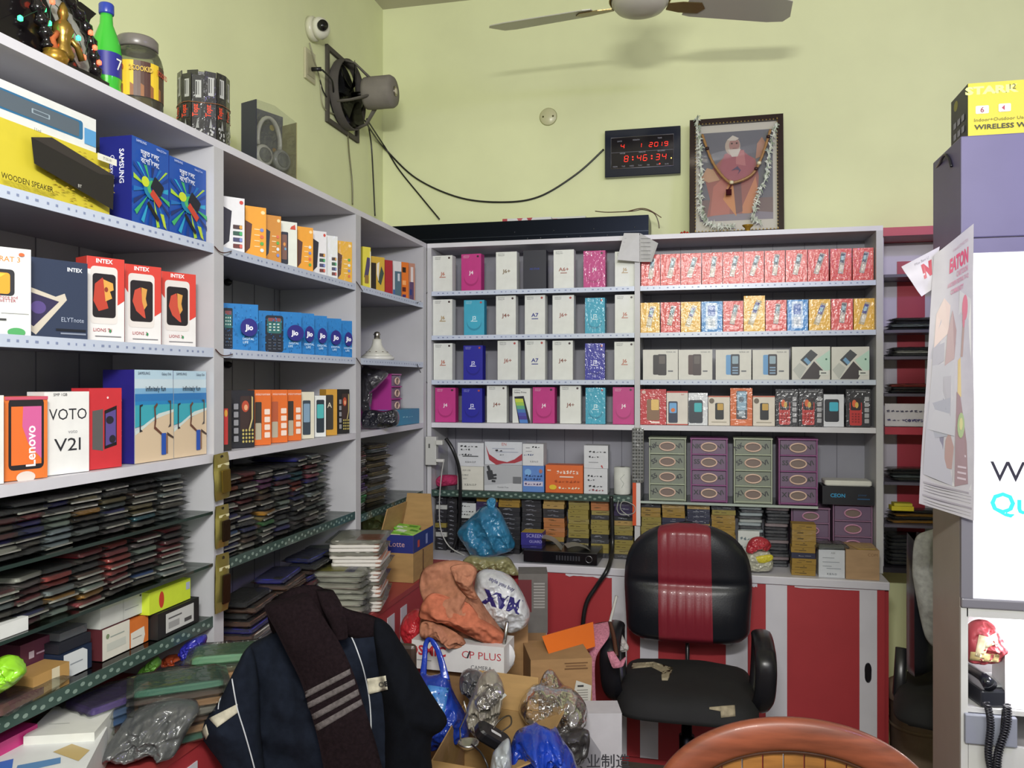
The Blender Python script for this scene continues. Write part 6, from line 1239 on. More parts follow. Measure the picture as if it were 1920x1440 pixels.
cable('loose_wire', 'thin brown wire tangled on the right end of the black panel', [P(1116, 396, Y=YB+.1), P(1140, 398, Y=YB+.08), P(1185, 396, Y=YB+.06), P(1205, 393, Y=YB+.06), P(1226, 400, Y=YB+.03), P(1234, 415, Y=YB+.03), P(1236, 428, Y=YB+.03)], .0022, '#4a3228')
cable('loose_wire', 'second brown wire looping over the panel end', [P(1175, 397, Y=YB+.06), P(1200, 391, Y=YB+.05), P(1218, 394, Y=YB+.04), P(1240, 408, Y=YB+.05)], .0022, '#5a3a2c')
# folded paper sheet pinned at the middle post
def sheet(name, label, quads, col, art=None, d=.0015):
    o0 = quads[0][0].copy(); mb = MB(); m = M(col, 'card')
    for q in quads:
        n = (q[1]-q[0]).cross(q[3]-q[0]).normalized(); n = n if n.y < 0 else -n
        a = [v-o0 for v in q]; b = [v-n*d for v in a]; mb.add(a+b, [(0,1,2,3), (7,6,5,4), (0,4,5,1), (1,5,6,2), (2,6,7,3), (3,7,4,0)], m)
        if art: ex = (a[1]-a[0]); ey = (a[3]-a[0]); mb.art(art, a[0], ex.normalized(), ey.normalized(), ex.length, ey.length, n)
    return tag(mb.build(name, loc=o0), label, 'paper')
ya, yb_ = YB-.012, YB-.03
grid = [('r', .08, .1+.14*k, .9, .115+.14*k, '#8f8f92') for k in range(6)]
sheet('paper_sheet', 'folded white bill sheet stuck over the top of the middle post', [[P(1157, 487, Y=yb_), P(1199, 491, Y=ya), P(1199, 437, Y=ya), P(1170, 437, Y=ya-.006)], [P(1200, 491, Y=ya), P(1222, 491, Y=yb_), P(1234, 456, Y=yb_), P(1200, 437, Y=ya)]], '#b9b9b9', grid)

# electrics at the corner post
pc = P(811, 845, Y=YB-.02); t = thing('power_strip', 'white socket box with a plug at the foot of the corner post', 'socket', (pc.x, YB-.036, pc.z))
mb = MB(); mb.box(-.03, .022, 0, .034, -.065, .065, M('#c3c4c0', 'plastic')); mb.art([('r', .3, .6, .45, .75, '#5a5a58')], (-.03, 0, -.065), (1,0,0), UP, .052, .13, (0,-1,0)); mb.build('socket_box', t, bevel=.003)
mb = MB(); mb.box(.023, .055, -.01, .02, .028, .05, M('#c9cac4', 'plastic')); mb.build('plug', t, bevel=.003)
mb = MB(); mb.box(.023, .06, -.008, .014, -.05, -.036, M('#d6d6d2', 'plastic')); mb.build('adapter', t, bevel=.003)
cable('power_cable', 'thick black cable curving from the corner plug down behind the counter goods', [P(836, 822, Y=YB-.04), P(850, 845, Y=YB-.045), P(861, 880, Y=YB-.03), P(863, 925, Y=YB-.02), P(862, 970, Y=YB+.01), P(856, 1010, Y=YB+.01), P(846, 1040, Y=YB+.01)], .0085, n=8)
cable('white_cable', 'thin white cable hanging from the corner adapter to the counter', [P(832, 864, Y=YB-.045), P(828, 890, Y=YB-.04), P(824, 940, Y=YB-.03), P(826, 990, Y=YB-.02), P(842, 1024, Y=YB-.02), P(872, 1042, Y=YB-.04)], .0028, '#b9b9b6')
cable('power_cable', 'thick black cable running down beside the middle post and over the counter edge', [P(1146, 930, Y=YB-.01), P(1148, 980, Y=YB-.01), P(1148, 1030, Y=YB-.03), P(1140, 1066, Y=YC-.02), P(1118, 1100, Y=YC-.03), P(1100, 1130, Y=YC-.04), P(1093, 1170, Y=YC-.05), P(1092, 1230, Y=YC-.05)], .0095, n=8)
cable('white_cable', 'coiled pale wire hanging under the lace-edged shelf by the middle post', [P(1160, 938, Y=YB-.01), P(1157, 955, Y=YB-.012), P(1166, 965, Y=YB-.012), P(1188, 962, Y=YB-.014), P(1189, 948, Y=YB-.012), P(1168, 940, Y=YB-.01), P(1164, 955, Y=YB-.01), P(1180, 968, Y=YB-.01)], .0018, '#a8aaa4')
for i, (u, v, nm) in enumerate(((404, 462, 'upper'), (406, 655, 'lower'))):
    cable('led_wire', f'short red and black wire at the {nm} shelf end on the first post', [P(u-2, v, X=XL+.006), P(u+8, v+10, X=XL+.006), P(u+18, v+12, X=XL+.01), P(u+30, v+9, X=XL+.004)], .0016, '#4a2a26')
for i, (u, v, nm) in enumerate(((668, 532, 'upper'), (668, 675, 'lower'))):
    cable('led_wire', f'short dark wire at the {nm} shelf end on the second post', [P(u, v-4, X=XL+.006), P(u+7, v+6, X=XL+.006), P(u+12, v+14, X=XL+.003)], .0016, '#3a2422')
for i, (y0_, y1_, nm) in enumerate(((568, 545, 'upper'), (683, 715, 'lower'))):
    cable('led_wire', f'{nm} dark wire joining shelf edges across the corner post', [P(782, y0_, X=XL+.006), P(792, (y0_+y1_)/2+6, Y=YB-.006), P(801, y1_+3, Y=YB-.006)], .0018, '#26262c')

# ceiling fan
def ceiling_fan():
    c = Vector((-.224, 2.977, 2.918)); t = thing('ceiling_fan', 'cream ceiling fan with three blades hanging near the back wall', 'fan', c); Cm = M('#b3b0a4', 'plastic'); Go = M('#a89258', 'goldm'); Bl = M('#a8a69c', 'plastic')
    mb = MB(); mb.lathe([(.001, 0), (.05, .004), (.085, .018), (.1, .036), (.104, .05)], Cm, 36); mb.lathe([(.104, .0501), (.109, .056), (.109, .07), (.1, .085), (.06, .1), (.025, .105)], M('#bcb8a8', 'plastic'), 36); mb.build('motor', t)
    mb = MB(); mb.tube([(.1075*math.cos(2*PI*k/36), .1075*math.sin(2*PI*k/36), .05) for k in range(36)], .004, Go, 6, closed=True); mb.build('gold_trim', t)
    mb = MB(); mb.tube([(0, 0, .1), (0, 0, .5)], .012, Cm, 12); mb.lathe([(.03, .09), (.05, .12), (.02, .15)], Cm, 20); mb.lathe([(.02, .42), (.06, .5), (.062, .548)], Cm, 20); mb.build('rod', t)
    for ang in (172, 19, -84):
        a = math.radians(ang); m2 = MB(); rot = Matrix.Rotation(a, 4, 'Z') @ Matrix.Translation((0, 0, .035)) @ Matrix.Rotation(math.radians(-9 if ang != 172 else -13), 4, 'X')
        pts = [(.17, -.05), (.2, -.06), (.5, -.072), (.545, -.06), (.575, .03), (.56, .062), (.5, .07), (.2, .058), (.17, .05)]
        n = len(pts); m2.add([rot @ Vector((x, y, 0)) for x, y in pts]+[rot @ Vector((x, y, .003)) for x, y in pts], [tuple(range(n)), tuple(range(2*n-1, n-1, -1))]+[(k, (k+1) % n, n+(k+1) % n, n+k) for k in range(n)], Bl); b = m2.build('blade', t)
        m2 = MB(); q = [(.1, -.018), (.15, -.03), (.22, -.03), (.24, 0), (.22, .03), (.15, .03), (.1, .018)]; n = len(q); m2.add([rot @ Vector((x, y, -.004)) for x, y in q]+[rot @ Vector((x, y, -.0005)) for x, y in q], [tuple(range(n)), tuple(range(2*n-1, n-1, -1))]+[(k, (k+1) % n, n+(k+1) % n, n+k) for k in range(n)], M('#7c6a44', 'goldm')); m2.build('blade_bracket', b)
ceiling_fan()
# ============================================================ decals that follow a curved surface
from mathutils.bvhtree import BVHTree
EYE = Vector((0, 0, H))
def bvh_of(objs):
    vs = []; fs = []
    for o in objs:
        n = len(vs); mw = wmat(o)
        vs += [mw @ v.co for v in o.data.vertices]; fs += [tuple(i+n for i in p.vertices) for p in o.data.polygons]
    return BVHTree.FromPolygons(vs, fs)
def cast(bv, u, v, lift=.003, dd=2.0):
    q = P(u, v, d=1.0)-EYE; r = q.normalized(); h = bv.ray_cast(EYE, r)
    if h[0] is None: return P(u, v, d=dd)
    return h[0]-r*lift
def patch(bv, quad, nx, ny, m, name, parent, lift=.003, dd=2.0, th=.0012):
    """printed or sewn patch lying on the surface; quad = 4 picture points, bottom-left first"""
    g = []
    for j in range(ny+1):
        for i in range(nx+1):
            s, t = i/nx, j/ny; a = Vector(quad[0]).lerp(Vector(quad[1]), s); b = Vector(quad[3]).lerp(Vector(quad[2]), s); q = a.lerp(b, t); g.append(cast(bv, q.x, q.y, lift, dd))
    o0 = g[0].copy(); n = len(g); W = nx+1; vs = [v-o0 for v in g]+[v-o0+CF*th for v in g]; fs = []
    for j in range(ny):
        for i in range(nx): q = j*W+i; fs += [(q, q+1, q+W+1, q+W), (n+q+W, n+q+W+1, n+q+1, n+q)]
    for i in range(nx): fs += [(i, n+i, n+i+1, i+1), (ny*W+i, ny*W+i+1, n+ny*W+i+1, n+ny*W+i)]
    for j in range(ny): fs += [(j*W, (j+1)*W, n+(j+1)*W, n+j*W), (j*W+nx, n+j*W+nx, n+(j+1)*W+nx, (j+1)*W+nx)]
    mb = MB(); mb.add(vs, fs, m, True); o = mb.build(name, loc=o0); return reparent(o, parent)
def surf_text(bv, s, u, v, size, ang, m, name, parent, lift=.003, dd=2.0, bold=.03, flip=1):
    vs, fs, x0, x1, y0, y1 = text(s, bold); k = size/.72; a = math.radians(ang)
    pts = []
    for x, y in vs: X_ = (x-(x0+x1)/2)*k; Y_ = y*k*flip; pts.append(cast(bv, u+X_*math.cos(a)+Y_*math.sin(a), v+X_*math.sin(a)-Y_*math.cos(a), lift, dd))
    o0 = pts[0].copy(); mb = MB(); mb.add([p-o0 for p in pts], fs, m); return reparent(mb.build(name, loc=o0), parent)
def seam(bv, uvs, r, m, name, parent, lift=.002, dd=2.0):
    pts = catmull([Vector((a, b)).to_3d() for a, b in uvs], 6); w = [cast(bv, p.x, p.y, lift, dd) for p in pts]; o0 = w[0].copy(); mb = MB(); mb.tube([p-o0 for p in w], r, m, 6)
    return reparent(mb.build(name, loc=o0), parent)

# ============================================================ red and white rack right of the back unit
RX0, RX1, RY = .716, 1.2, 3.66
rk = thing('display_rack', 'narrow red and white rack of dark shelves between the back unit and the lit cabinet', 'rack', (RX0, RY, .81))
zr_ = lambda v: H+(HZ-v)*3.379/F
def rpart(name, x0, x1, y0, y1, z0, z1, m): mb = MB(); mb.box(x0-RX0, x1-RX0, y0-RY, y1-RY, z0-.81, z1-.81, m); return mb.build(name, rk)
RW = M('#c9c4d4', 'laminate'); RR = M('#ad3648', 'laminate')
rpart('back_panel', RX0, RX1, YW-.012, YW-.002, .81, 2.2, RW)
xr0, xr1 = P(1682, 700, Y=YW-.014).x, P(1734, 700, Y=YW-.014).x
rpart('red_panel', xr0, xr1, YW-.0165, YW-.0125, .83, zr_(478), RR)
rpart('top_board', RX0, RX1, RY, YW-.002, 2.201, 2.236, RR)
rpart('side_board', RX0, RX0+.012, RY+.02, YW-.013, .831, 2.2, RW); rpart('side_board', RX1-.012, RX1, RY+.02, YW-.013, .831, 2.2, RW)
rpart('bottom_board', RX0, RX1, RY-.0, YW-.013, .81, .83, M('#26232c', 'laminate'))
rpart('red_board', RX0+.013, RX1-.013, RY, YW-.017, zr_(815), zr_(801), RR)
shz = {}
for nm, v in (('a', 513), ('b', 618), ('c', 668), ('d', 738), ('f', 905), ('g', 985)):
    z = zr_(v); shz[nm] = z; rpart('shelf', RX0+.013, RX1-.013, RY+.01, YW-.017, z-.012, z, M('#5b5768', 'laminate'))
mb = MB(); z0, z1 = zr_(800)+.001, zr_(757); x0, x1 = RX0+.014, P(1742, 780, Y=RY).x; mb.box(0, x1-x0, 0, .004, 0, z1-z0, M('#c8c4cc', 'card'))
mb.art(scr(.03, .68, .98, 9, '#4a4860')+scr(.03, .66, .98, 9, '#4a4860', 4)+scr(.04, .28, .95, 8, '#4a4870', 2)+[('t', 'covers', .65, .2, .2, '#3a3878')], (0,0,0), (1,0,0), UP, x1-x0, z1-z0, (0,-1,0))
tag(mb.build('paper_strip', loc=(x0, RY+.004, z0)), 'white strip of paper with handwriting standing on the red board of the rack', 'paper')
xk = P(1690, 700, Y=RY+.08).x
def rstack(nm, cols, where, x=xk, h=.009, sc=1.1): stack(x+.045, RY+.1, shz[nm]+.001, cols, rnd.uniform(-.1, .1), where, 'covers in the red rack', sc=sc, h=h, r=r1, jit=.01, step=h+.004)
rstack('b', [DG, GRY, DG, DG], 'pile on the rack shelf above the highest gap')
rstack('c', [DG, WHT, DG], 'pile on the rack shelf below the corner flap')
rstack('d', [BLK, BLK, BRD], 'pile with a red cover in the rack')
rstack('f', [DG, GRY, BLK, BLK], 'pile just below the red rack board')
rstack('g', [AMB, BLK, AMB, BLK], 'pile with amber covers low in the rack')
stack(xk+.05, RY+.1, .832, [BLK, BLK, DG, BLK, BLK, DG, BLK, BLK], 0, 'bottom pile of the rack', 'covers in the red rack', sc=1.25, h=.012, r=r1, step=.0155)
z = shz['g']+.056; mb = MB(); mb.box(-.05, .035, -.03, .03, 0, .018, M('#d0c02c', 'card')); mb.box(-.04, .03, -.028, .028, .019, .03, M('#c4b83a', 'card')); tag(mb.build('yellow_box', loc=(xk+.0, RY+.05, z)), 'small yellow box on the amber cover pile in the rack', 'box')

# ============================================================ lit display cabinet
CX, CY, CZ = .655, 2.362, 2.242; CX1, CD = 1.75, .27
cb = thing('display_cabinet', 'tall grey cabinet with a glowing white advert panel at the right edge', 'cabinet', (CX, CY, 0))
GY = M('#686389', 'laminate'); BG = M('#a59c94', 'laminate'); BZ = M('#77767f', 'plastic'); CWH = M('#c6c7c6', 'laminate')  # GY has the violet light on the header mixed into its grey
def kpart(name, x0, x1, y0, y1, z0, z1, m, par=None, bevel=0): mb = MB(); mb.box(x0-CX, x1-CX, y0-CY, y1-CY, z0, z1, m); return mb.build(name, par or cb, bevel=bevel)
zc = lambda v: H+(HZ-v)*2.145/F
kpart('header', CX, CX1, CY, CY+CD, 1.975, CZ, GY, bevel=.003)
kpart('side_panel', CX, CX+.014, CY+.012, CY+CD, 0, 1.974, BG)
kpart('back_panel', CX+.0141, CX1, CY+CD-.01, CY+CD, 0, 1.974, BG)
kpart('bezel', CX, CX1, CY-.004, CY+.011, 1.935, 1.972, GY); kpart('bezel', CX, .683, CY-.004, CY+.011, 1.034, 1.9349, BZ); kpart('bezel', CX, CX1, CY-.006, CY+.011, 1.008, 1.0339, BZ, bevel=.004)
s = kpart('advert_screen', .6831, CX1, CY+.002, CY+.01, 1.0341, 1.9349, M('#fbfbff', 'screen'))
mb = MB(); pw_ = P(1857, 902, Y=CY); pq_ = P(1857, 961, Y=CY); mb.text('Wo', M('#2c2a3c', 'print'), (pw_.x-CX, .0012, pw_.z), (1,0,0), UP, .054, 'l', 1.05); mb.build('lettering', s)
mb = MB(); mb.text('Qu', M('#25c4cf', 'screen'), (pq_.x-CX, .0012, pq_.z), (1,0,0), UP, .054, 'l', 1.0, .02); mb.build('lettering', s)['label'] = 'cyan lettering'
zn1, zn0 = .985, .748
kpart('frame', CX+.0141, CX1, CY, CY+.2, zn1, 1.007, CWH); kpart('frame', CX, .672, CY, CY+.0119, 0, 1.007, CWH); kpart('frame', .6721, CX1, CY, CY+.2, zn0-.012, zn0, CWH); kpart('frame', .6721, CX1, CY+.2, CY+.212, .5, 1.007, M('#b3b0b4', 'laminate'))
dr = kpart('drawer', .662, P(1905, 1360, Y=CY).x, CY-.012, CY+.1, zc(1392), zc(1337), M('#8b8f9e', 'laminate'), bevel=.003)
kpart('lower_panel', .673, CX1, CY, CY+.012, 0, zc(1394), CWH)
area('niche_light', (.86, CY+.05, zn1-.01), (.84, CY+.06, zn0), .25, .03, 2.6, (1, .97, .95))
# goods on and in the cabinet
p = P(1815, 253, Y=CY+.012); w_ = .24; h_ = P(1815, 157, Y=CY+.012).z-CZ-.001
YL = M('#d0c636', 'card'); mb = MB(); mb.box(0, w_, 0, .15, 0, h_, YL)
mb.art([('p', [(0,0),(1,0),(1,1),(0,1)], '#cfc62f'), ('t', 'STARK', .235, .79, .14, '#eef08a', {'b': .05, 'sx': 1.5}), ('t', '12', .44, .84, .1, '#2c2a20'), ('rr', .14, .49, .13, .15, 0, '#e8dfe0'), ('t', '6', .14, .44, .1, '#8a3040', {'b': .02}), ('rr', .36, .5, .12, .15, 0, '#e8dfe0'), ('p', [(.33, .5), (.36, .55), (.36, .45)], '#a83848'),
        ('t', 'Indoor+Outdoor Use', .06, .27, .06, '#6a6224', {'a': 'l', 'sx': 1.2}), ('t', 'WIRELESS WOOFER', .06, .12, .09, '#2a2818', {'a': 'l', 'sx': 1.25, 'b': .02})], (0,0,0), (1,0,0), UP, w_, h_, (0,-1,0))
mb.art([('r', 0, 0, 1, 1, '#2c2a3a'), ('e', .3, .82, .12, .1, '#8a8432')]+[('rr', .25+.25*i, .22+.22*j, .16, .12, 0, '#8f8ea4') for i in range(3) for j in range(2)], (0, .15, 0), (0,-1,0), UP, .15, h_, (-1,0,0))
tag(mb.build('speaker_carton', loc=(p.x, CY+.012, CZ+.001)), 'yellow woofer carton with a dark side standing on the lit cabinet', 'speaker box')
cable('cabinet_wire', 'short dark wire curling at the far top corner of the lit cabinet', [P(1756, 316, Y=CY+CD-.02), P(1764, 302, X=CX-.006), P(1772, 290, X=CX-.006), P(1780, 298, X=CX-.004), P(1784, 312, X=CX-.004)], .004, '#22222c')
# posters
def mute(c):
    f = .42 if c not in ('#b03a58', '#b02c40') else .1; q = [int(c[k:k+2], 16) for k in (1, 3, 5)]; return '#%02x%02x%02x' % tuple(int(v*(1-f)+w*f) for v, w in zip(q, (0xa6, 0xa3, 0xa8)))
def bil(q, x, y):
    a = Vector(q[0]).lerp(Vector(q[1]), x); b = Vector(q[3]).lerp(Vector(q[2]), x); return a.lerp(b, y)
def poster(name, label, quad, Y, col, cmds, wave=.006, nx=10, ny=24, lay=.0006):
    """hanging printed sheet with a gentle curl; quad in picture coordinates on the plane Y"""
    def S(x, y, off=0): 
        q = bil(quad, x, y); p = P(q.x, q.y, Y=Y); p.y += wave*math.sin(x*5+y*3)+wave*.6*math.sin(y*9+x*2)-off; return p
    o0 = S(.5, .5); mb = MB(); vs = []; fs = []; W = nx+1
    for s_ in (0, 1):
        for j in range(ny+1):
            for i in range(nx+1): vs.append(S(i/nx, j/ny, 0 if s_ else .0008)-o0)
    n = W*(ny+1)
    for j in range(ny):
        for i in range(nx): q = j*W+i; fs += [(q, q+1, q+W+1, q+W), (n+q+W, n+q+W+1, n+q+1, n+q)]
    mb.add(vs, fs, M(col, 'card'), True)
    for i, c in enumerate(cmds):
        off = .0014+lay*.5*(i % 7)
        m = M(mute(c[-1] if not isinstance(c[-1], dict) else c[-2]), 'print')
        if c[0] == 't':
            op = c[-1] if isinstance(c[-1], dict) else {}; vv, ff, x0, x1, y0, y1 = text(c[1], op.get('b', 0)); k = c[4]/.72
            mb.add([S(c[2]+(x-(x0+x1)/2)*k*op.get('sx', 1)*5.2, c[3]+y*k, off)-o0 for x, y in vv], ff, m)
        else:
            if c[0] == 'r': poly = [(c[1], c[2]), (c[3], c[2]), (c[3], c[4]), (c[1], c[4])]
            elif c[0] == 'e': poly = [(c[1]+c[3]*math.cos(k*PI/7), c[2]+c[4]*math.sin(k*PI/7)) for k in range(14)]
            else: poly = c[1]
            mb.poly([S(x, y, off+.004*0)-o0 for x, y in poly], m)
    return tag(mb.build(name, loc=o0), label, 'poster')
PA = [('p', [(.05, .12), (.6, .1), (.62, .3), (.6, .62), (.36, .78), (.06, .6)], '#8e8f98'), ('p', [(.6, .1), (.95, .1), (.95, .75), (.66, .8)], '#b2b2ae'), ('p', [(.1, .4), (.5, .42), (.5, .28), (.12, .26)], '#7c7f8c')]
PA += [('p', [(.12, .62), (.42, .66), (.45, .76), (.3, .8), (.14, .75)], '#c4a594'), ('p', [(.1, .54), (.34, .56), (.34, .63), (.1, .62)], '#77757f'), ('p', [(.36, .54), (.56, .56), (.6, .66), (.5, .74), (.4, .66)], '#8a6660'), ('p', [(.08, .3), (.6, .28), (.56, .55), (.1, .55)], '#97979c'),
       ('p', [(.14, .44), (.28, .44), (.3, .3), (.14, .3)], '#a9b0ac'), ('p', [(.34, .5), (.5, .5), (.52, .34), (.36, .34)], '#86858c'), ('p', [(.3, .26), (.36, .42), (.42, .38), (.4, .16), (.32, .14)], '#4c4860'), ('p', [(.44, .16), (.58, .16), (.6, .24), (.5, .3), (.44, .26)], '#8a5f55'),
       ('p', [(.62, .44), (.7, .42), (.84, .26), (.88, .12), (.64, .1), (.62, .26)], '#6e4a4e'), ('e', .72, .32, .07, .045, '#7a9a4e'), ('e', .72, .325, .035, .022, '#b8b45a'), ('p', [(.64, .42), (.72, .42), (.7, .56), (.64, .55)], '#bfa04a'), ('p', [(.7, .56), (.75, .56), (.8, .68), (.76, .7)], '#8c6a5c'), ('e', .8, .73, .07, .045, '#c04458'), ('e', .77, .69, .03, .03, '#b8485a')]
PA += [('r', .68, .13+.02*k, .84, .137+.02*k, '#b09aa2') for k in range(5)] + [('t', 'EATON', .63, .885, .05, '#b03a58', {'b': .05, 'sx': .36*1.1}), ('t', 'A beautiful CONNECTION', .66, .955, .012, '#a8788a', {'sx': .4}), ('t', 'CARTOON', .72, .855, .02, '#b5607a', {'b': .03, 'sx': .4}), ('t', 'A MODERN FESTIVAL 7-9-12', .62, .83, .016, '#b5607a', {'b': .03, 'sx': .36}), ('t', 'COMMUNITY', .6, .8, .018, '#b5607a', {'b': .03, 'sx': .4})]
PA += [('r', .06, .085-.0035*0, .9, .092, '#6f6a70'), ('r', .06, .035, .96, .042, '#6f6a70')] + [('r', .08, .012+.011*k, .94, .015+.011*k, '#9a979a') for k in (0, 1, 4, 5, 6)]
poster('newspaper_poster', 'tall newspaper poster with pink lettering curling off the corner of the lit cabinet', [(1723, 944), (1825, 976), (1826, 419), (1752, 478)], CY-.022, '#a3a0a4', PA)
poster('newspaper_flap', 'torn white corner of newsprint with one red letter beside the tall poster', [(1728, 556), (1752, 540), (1762, 462), (1690, 500)], CY-.008, '#c3c0c8', [('t', 'N', .62, .42, .34, '#b02c40', {'b': .08, 'sx': .17}), ('t', 'Miss Bani U', .5, .84, .07, '#8a8490', {'sx': .17})], nx=5, ny=6, wave=.003)
# niche goods
pn = P(1858, 1262, Y=CY+.05)
NB = zn0+.001
t = desk = thing('desk_phone', 'black desk phone with a silver face in the cabinet niche', 'phone', (P(1873, 1300, Y=CY+.06).x, CY+.085, NB), .2)
mb = MB(); mb.box(-.075, .075, -.07, .07, 0, .045, M('#24262e', 'plastic')); mb.build('base', t, bevel=.006); mb = MB(); mb.box(-.03, .055, -.05, .05, .0455, .052, M('#9da0a2', 'plastic')); mb.build('face', t, bevel=.002); mb = MB(); mb.tube([(-.055, -.075, .06), (-.055, -.04, .07), (-.055, .04, .07), (-.055, .075, .06)], [.018, .013, .013, .018], M('#1a1c24', 'gloss'), 12); mb.build('handset', t)
dN = depth(P(1850, 1200, Y=CY+.04))
t = soft('figurine', 'crumpled red and cream paper flower on top of the desk phone', 'ornament', [(1814, 1236), (1815, 1190), (1830, 1164), (1856, 1166), (1876, 1196), (1876, 1236), (1850, 1244), (1828, 1244)], dN, .03, M('#b04a54', 'card'), seed=21, amp=.016)
bv = bvh_of([t])
patch(bv, [(1828, 1230), (1845, 1236), (1858, 1196), (1836, 1190)], 4, 4, M('#e0d2b0', 'card'), 'cream_fold', t, .004, dN); patch(bv, [(1818, 1238), (1872, 1242), (1874, 1228), (1820, 1222)], 6, 3, M('#d9c690', 'card'), 'cream_fold', t, .004, dN); patch(bv, [(1848, 1216), (1872, 1206), (1868, 1186), (1850, 1196)], 4, 3, M('#e2d6b8', 'card'), 'cream_fold', t, .004, dN)
mb = MB(); mb.box(-.0, .16, 0, .1, 0, .15, M('#e4e4ea', 'card')); tag(mb.build('paper_stack', loc=(P(1888, 1290, Y=CY-.002).x, CY+.012, NB)), 'white block of paper at the right picture edge in the niche', 'paper')
def coil(name, label, top, bot, r, n):
    o0 = top.copy(); mb = MB(); L_ = (bot-top); pts = []
    for k in range(n*8+1): a = 2*PI*k/8; pts.append(L_*(k/(n*8)) + CR*(r*math.cos(a)) + CF*(r*math.sin(a))+CR*.006*math.sin(k*.03))
    mb.tube(pts, .0026, M('#24242c', 'plastic'), 5); return reparent(mb.build(name, loc=o0), desk)
coil('coiled_cord', 'black coiled cord hanging from the niche, left one', P(1850, 1318, Y=CY-.03), P(1862, 1470, Y=CY-.03), .0075, 30)
coil('coiled_cord', 'black coiled cord hanging from the niche, right one', P(1888, 1322, Y=CY-.03), P(1868, 1470, Y=CY-.045), .0085, 30)
cable('phone_lead', 'straight black lead between the coiled cords', [P(1880, 1330, Y=CY-.02), P(1876, 1375, Y=CY-.022), P(1870, 1410, Y=CY-.022), P(1876, 1460, Y=CY-.02)], .002)

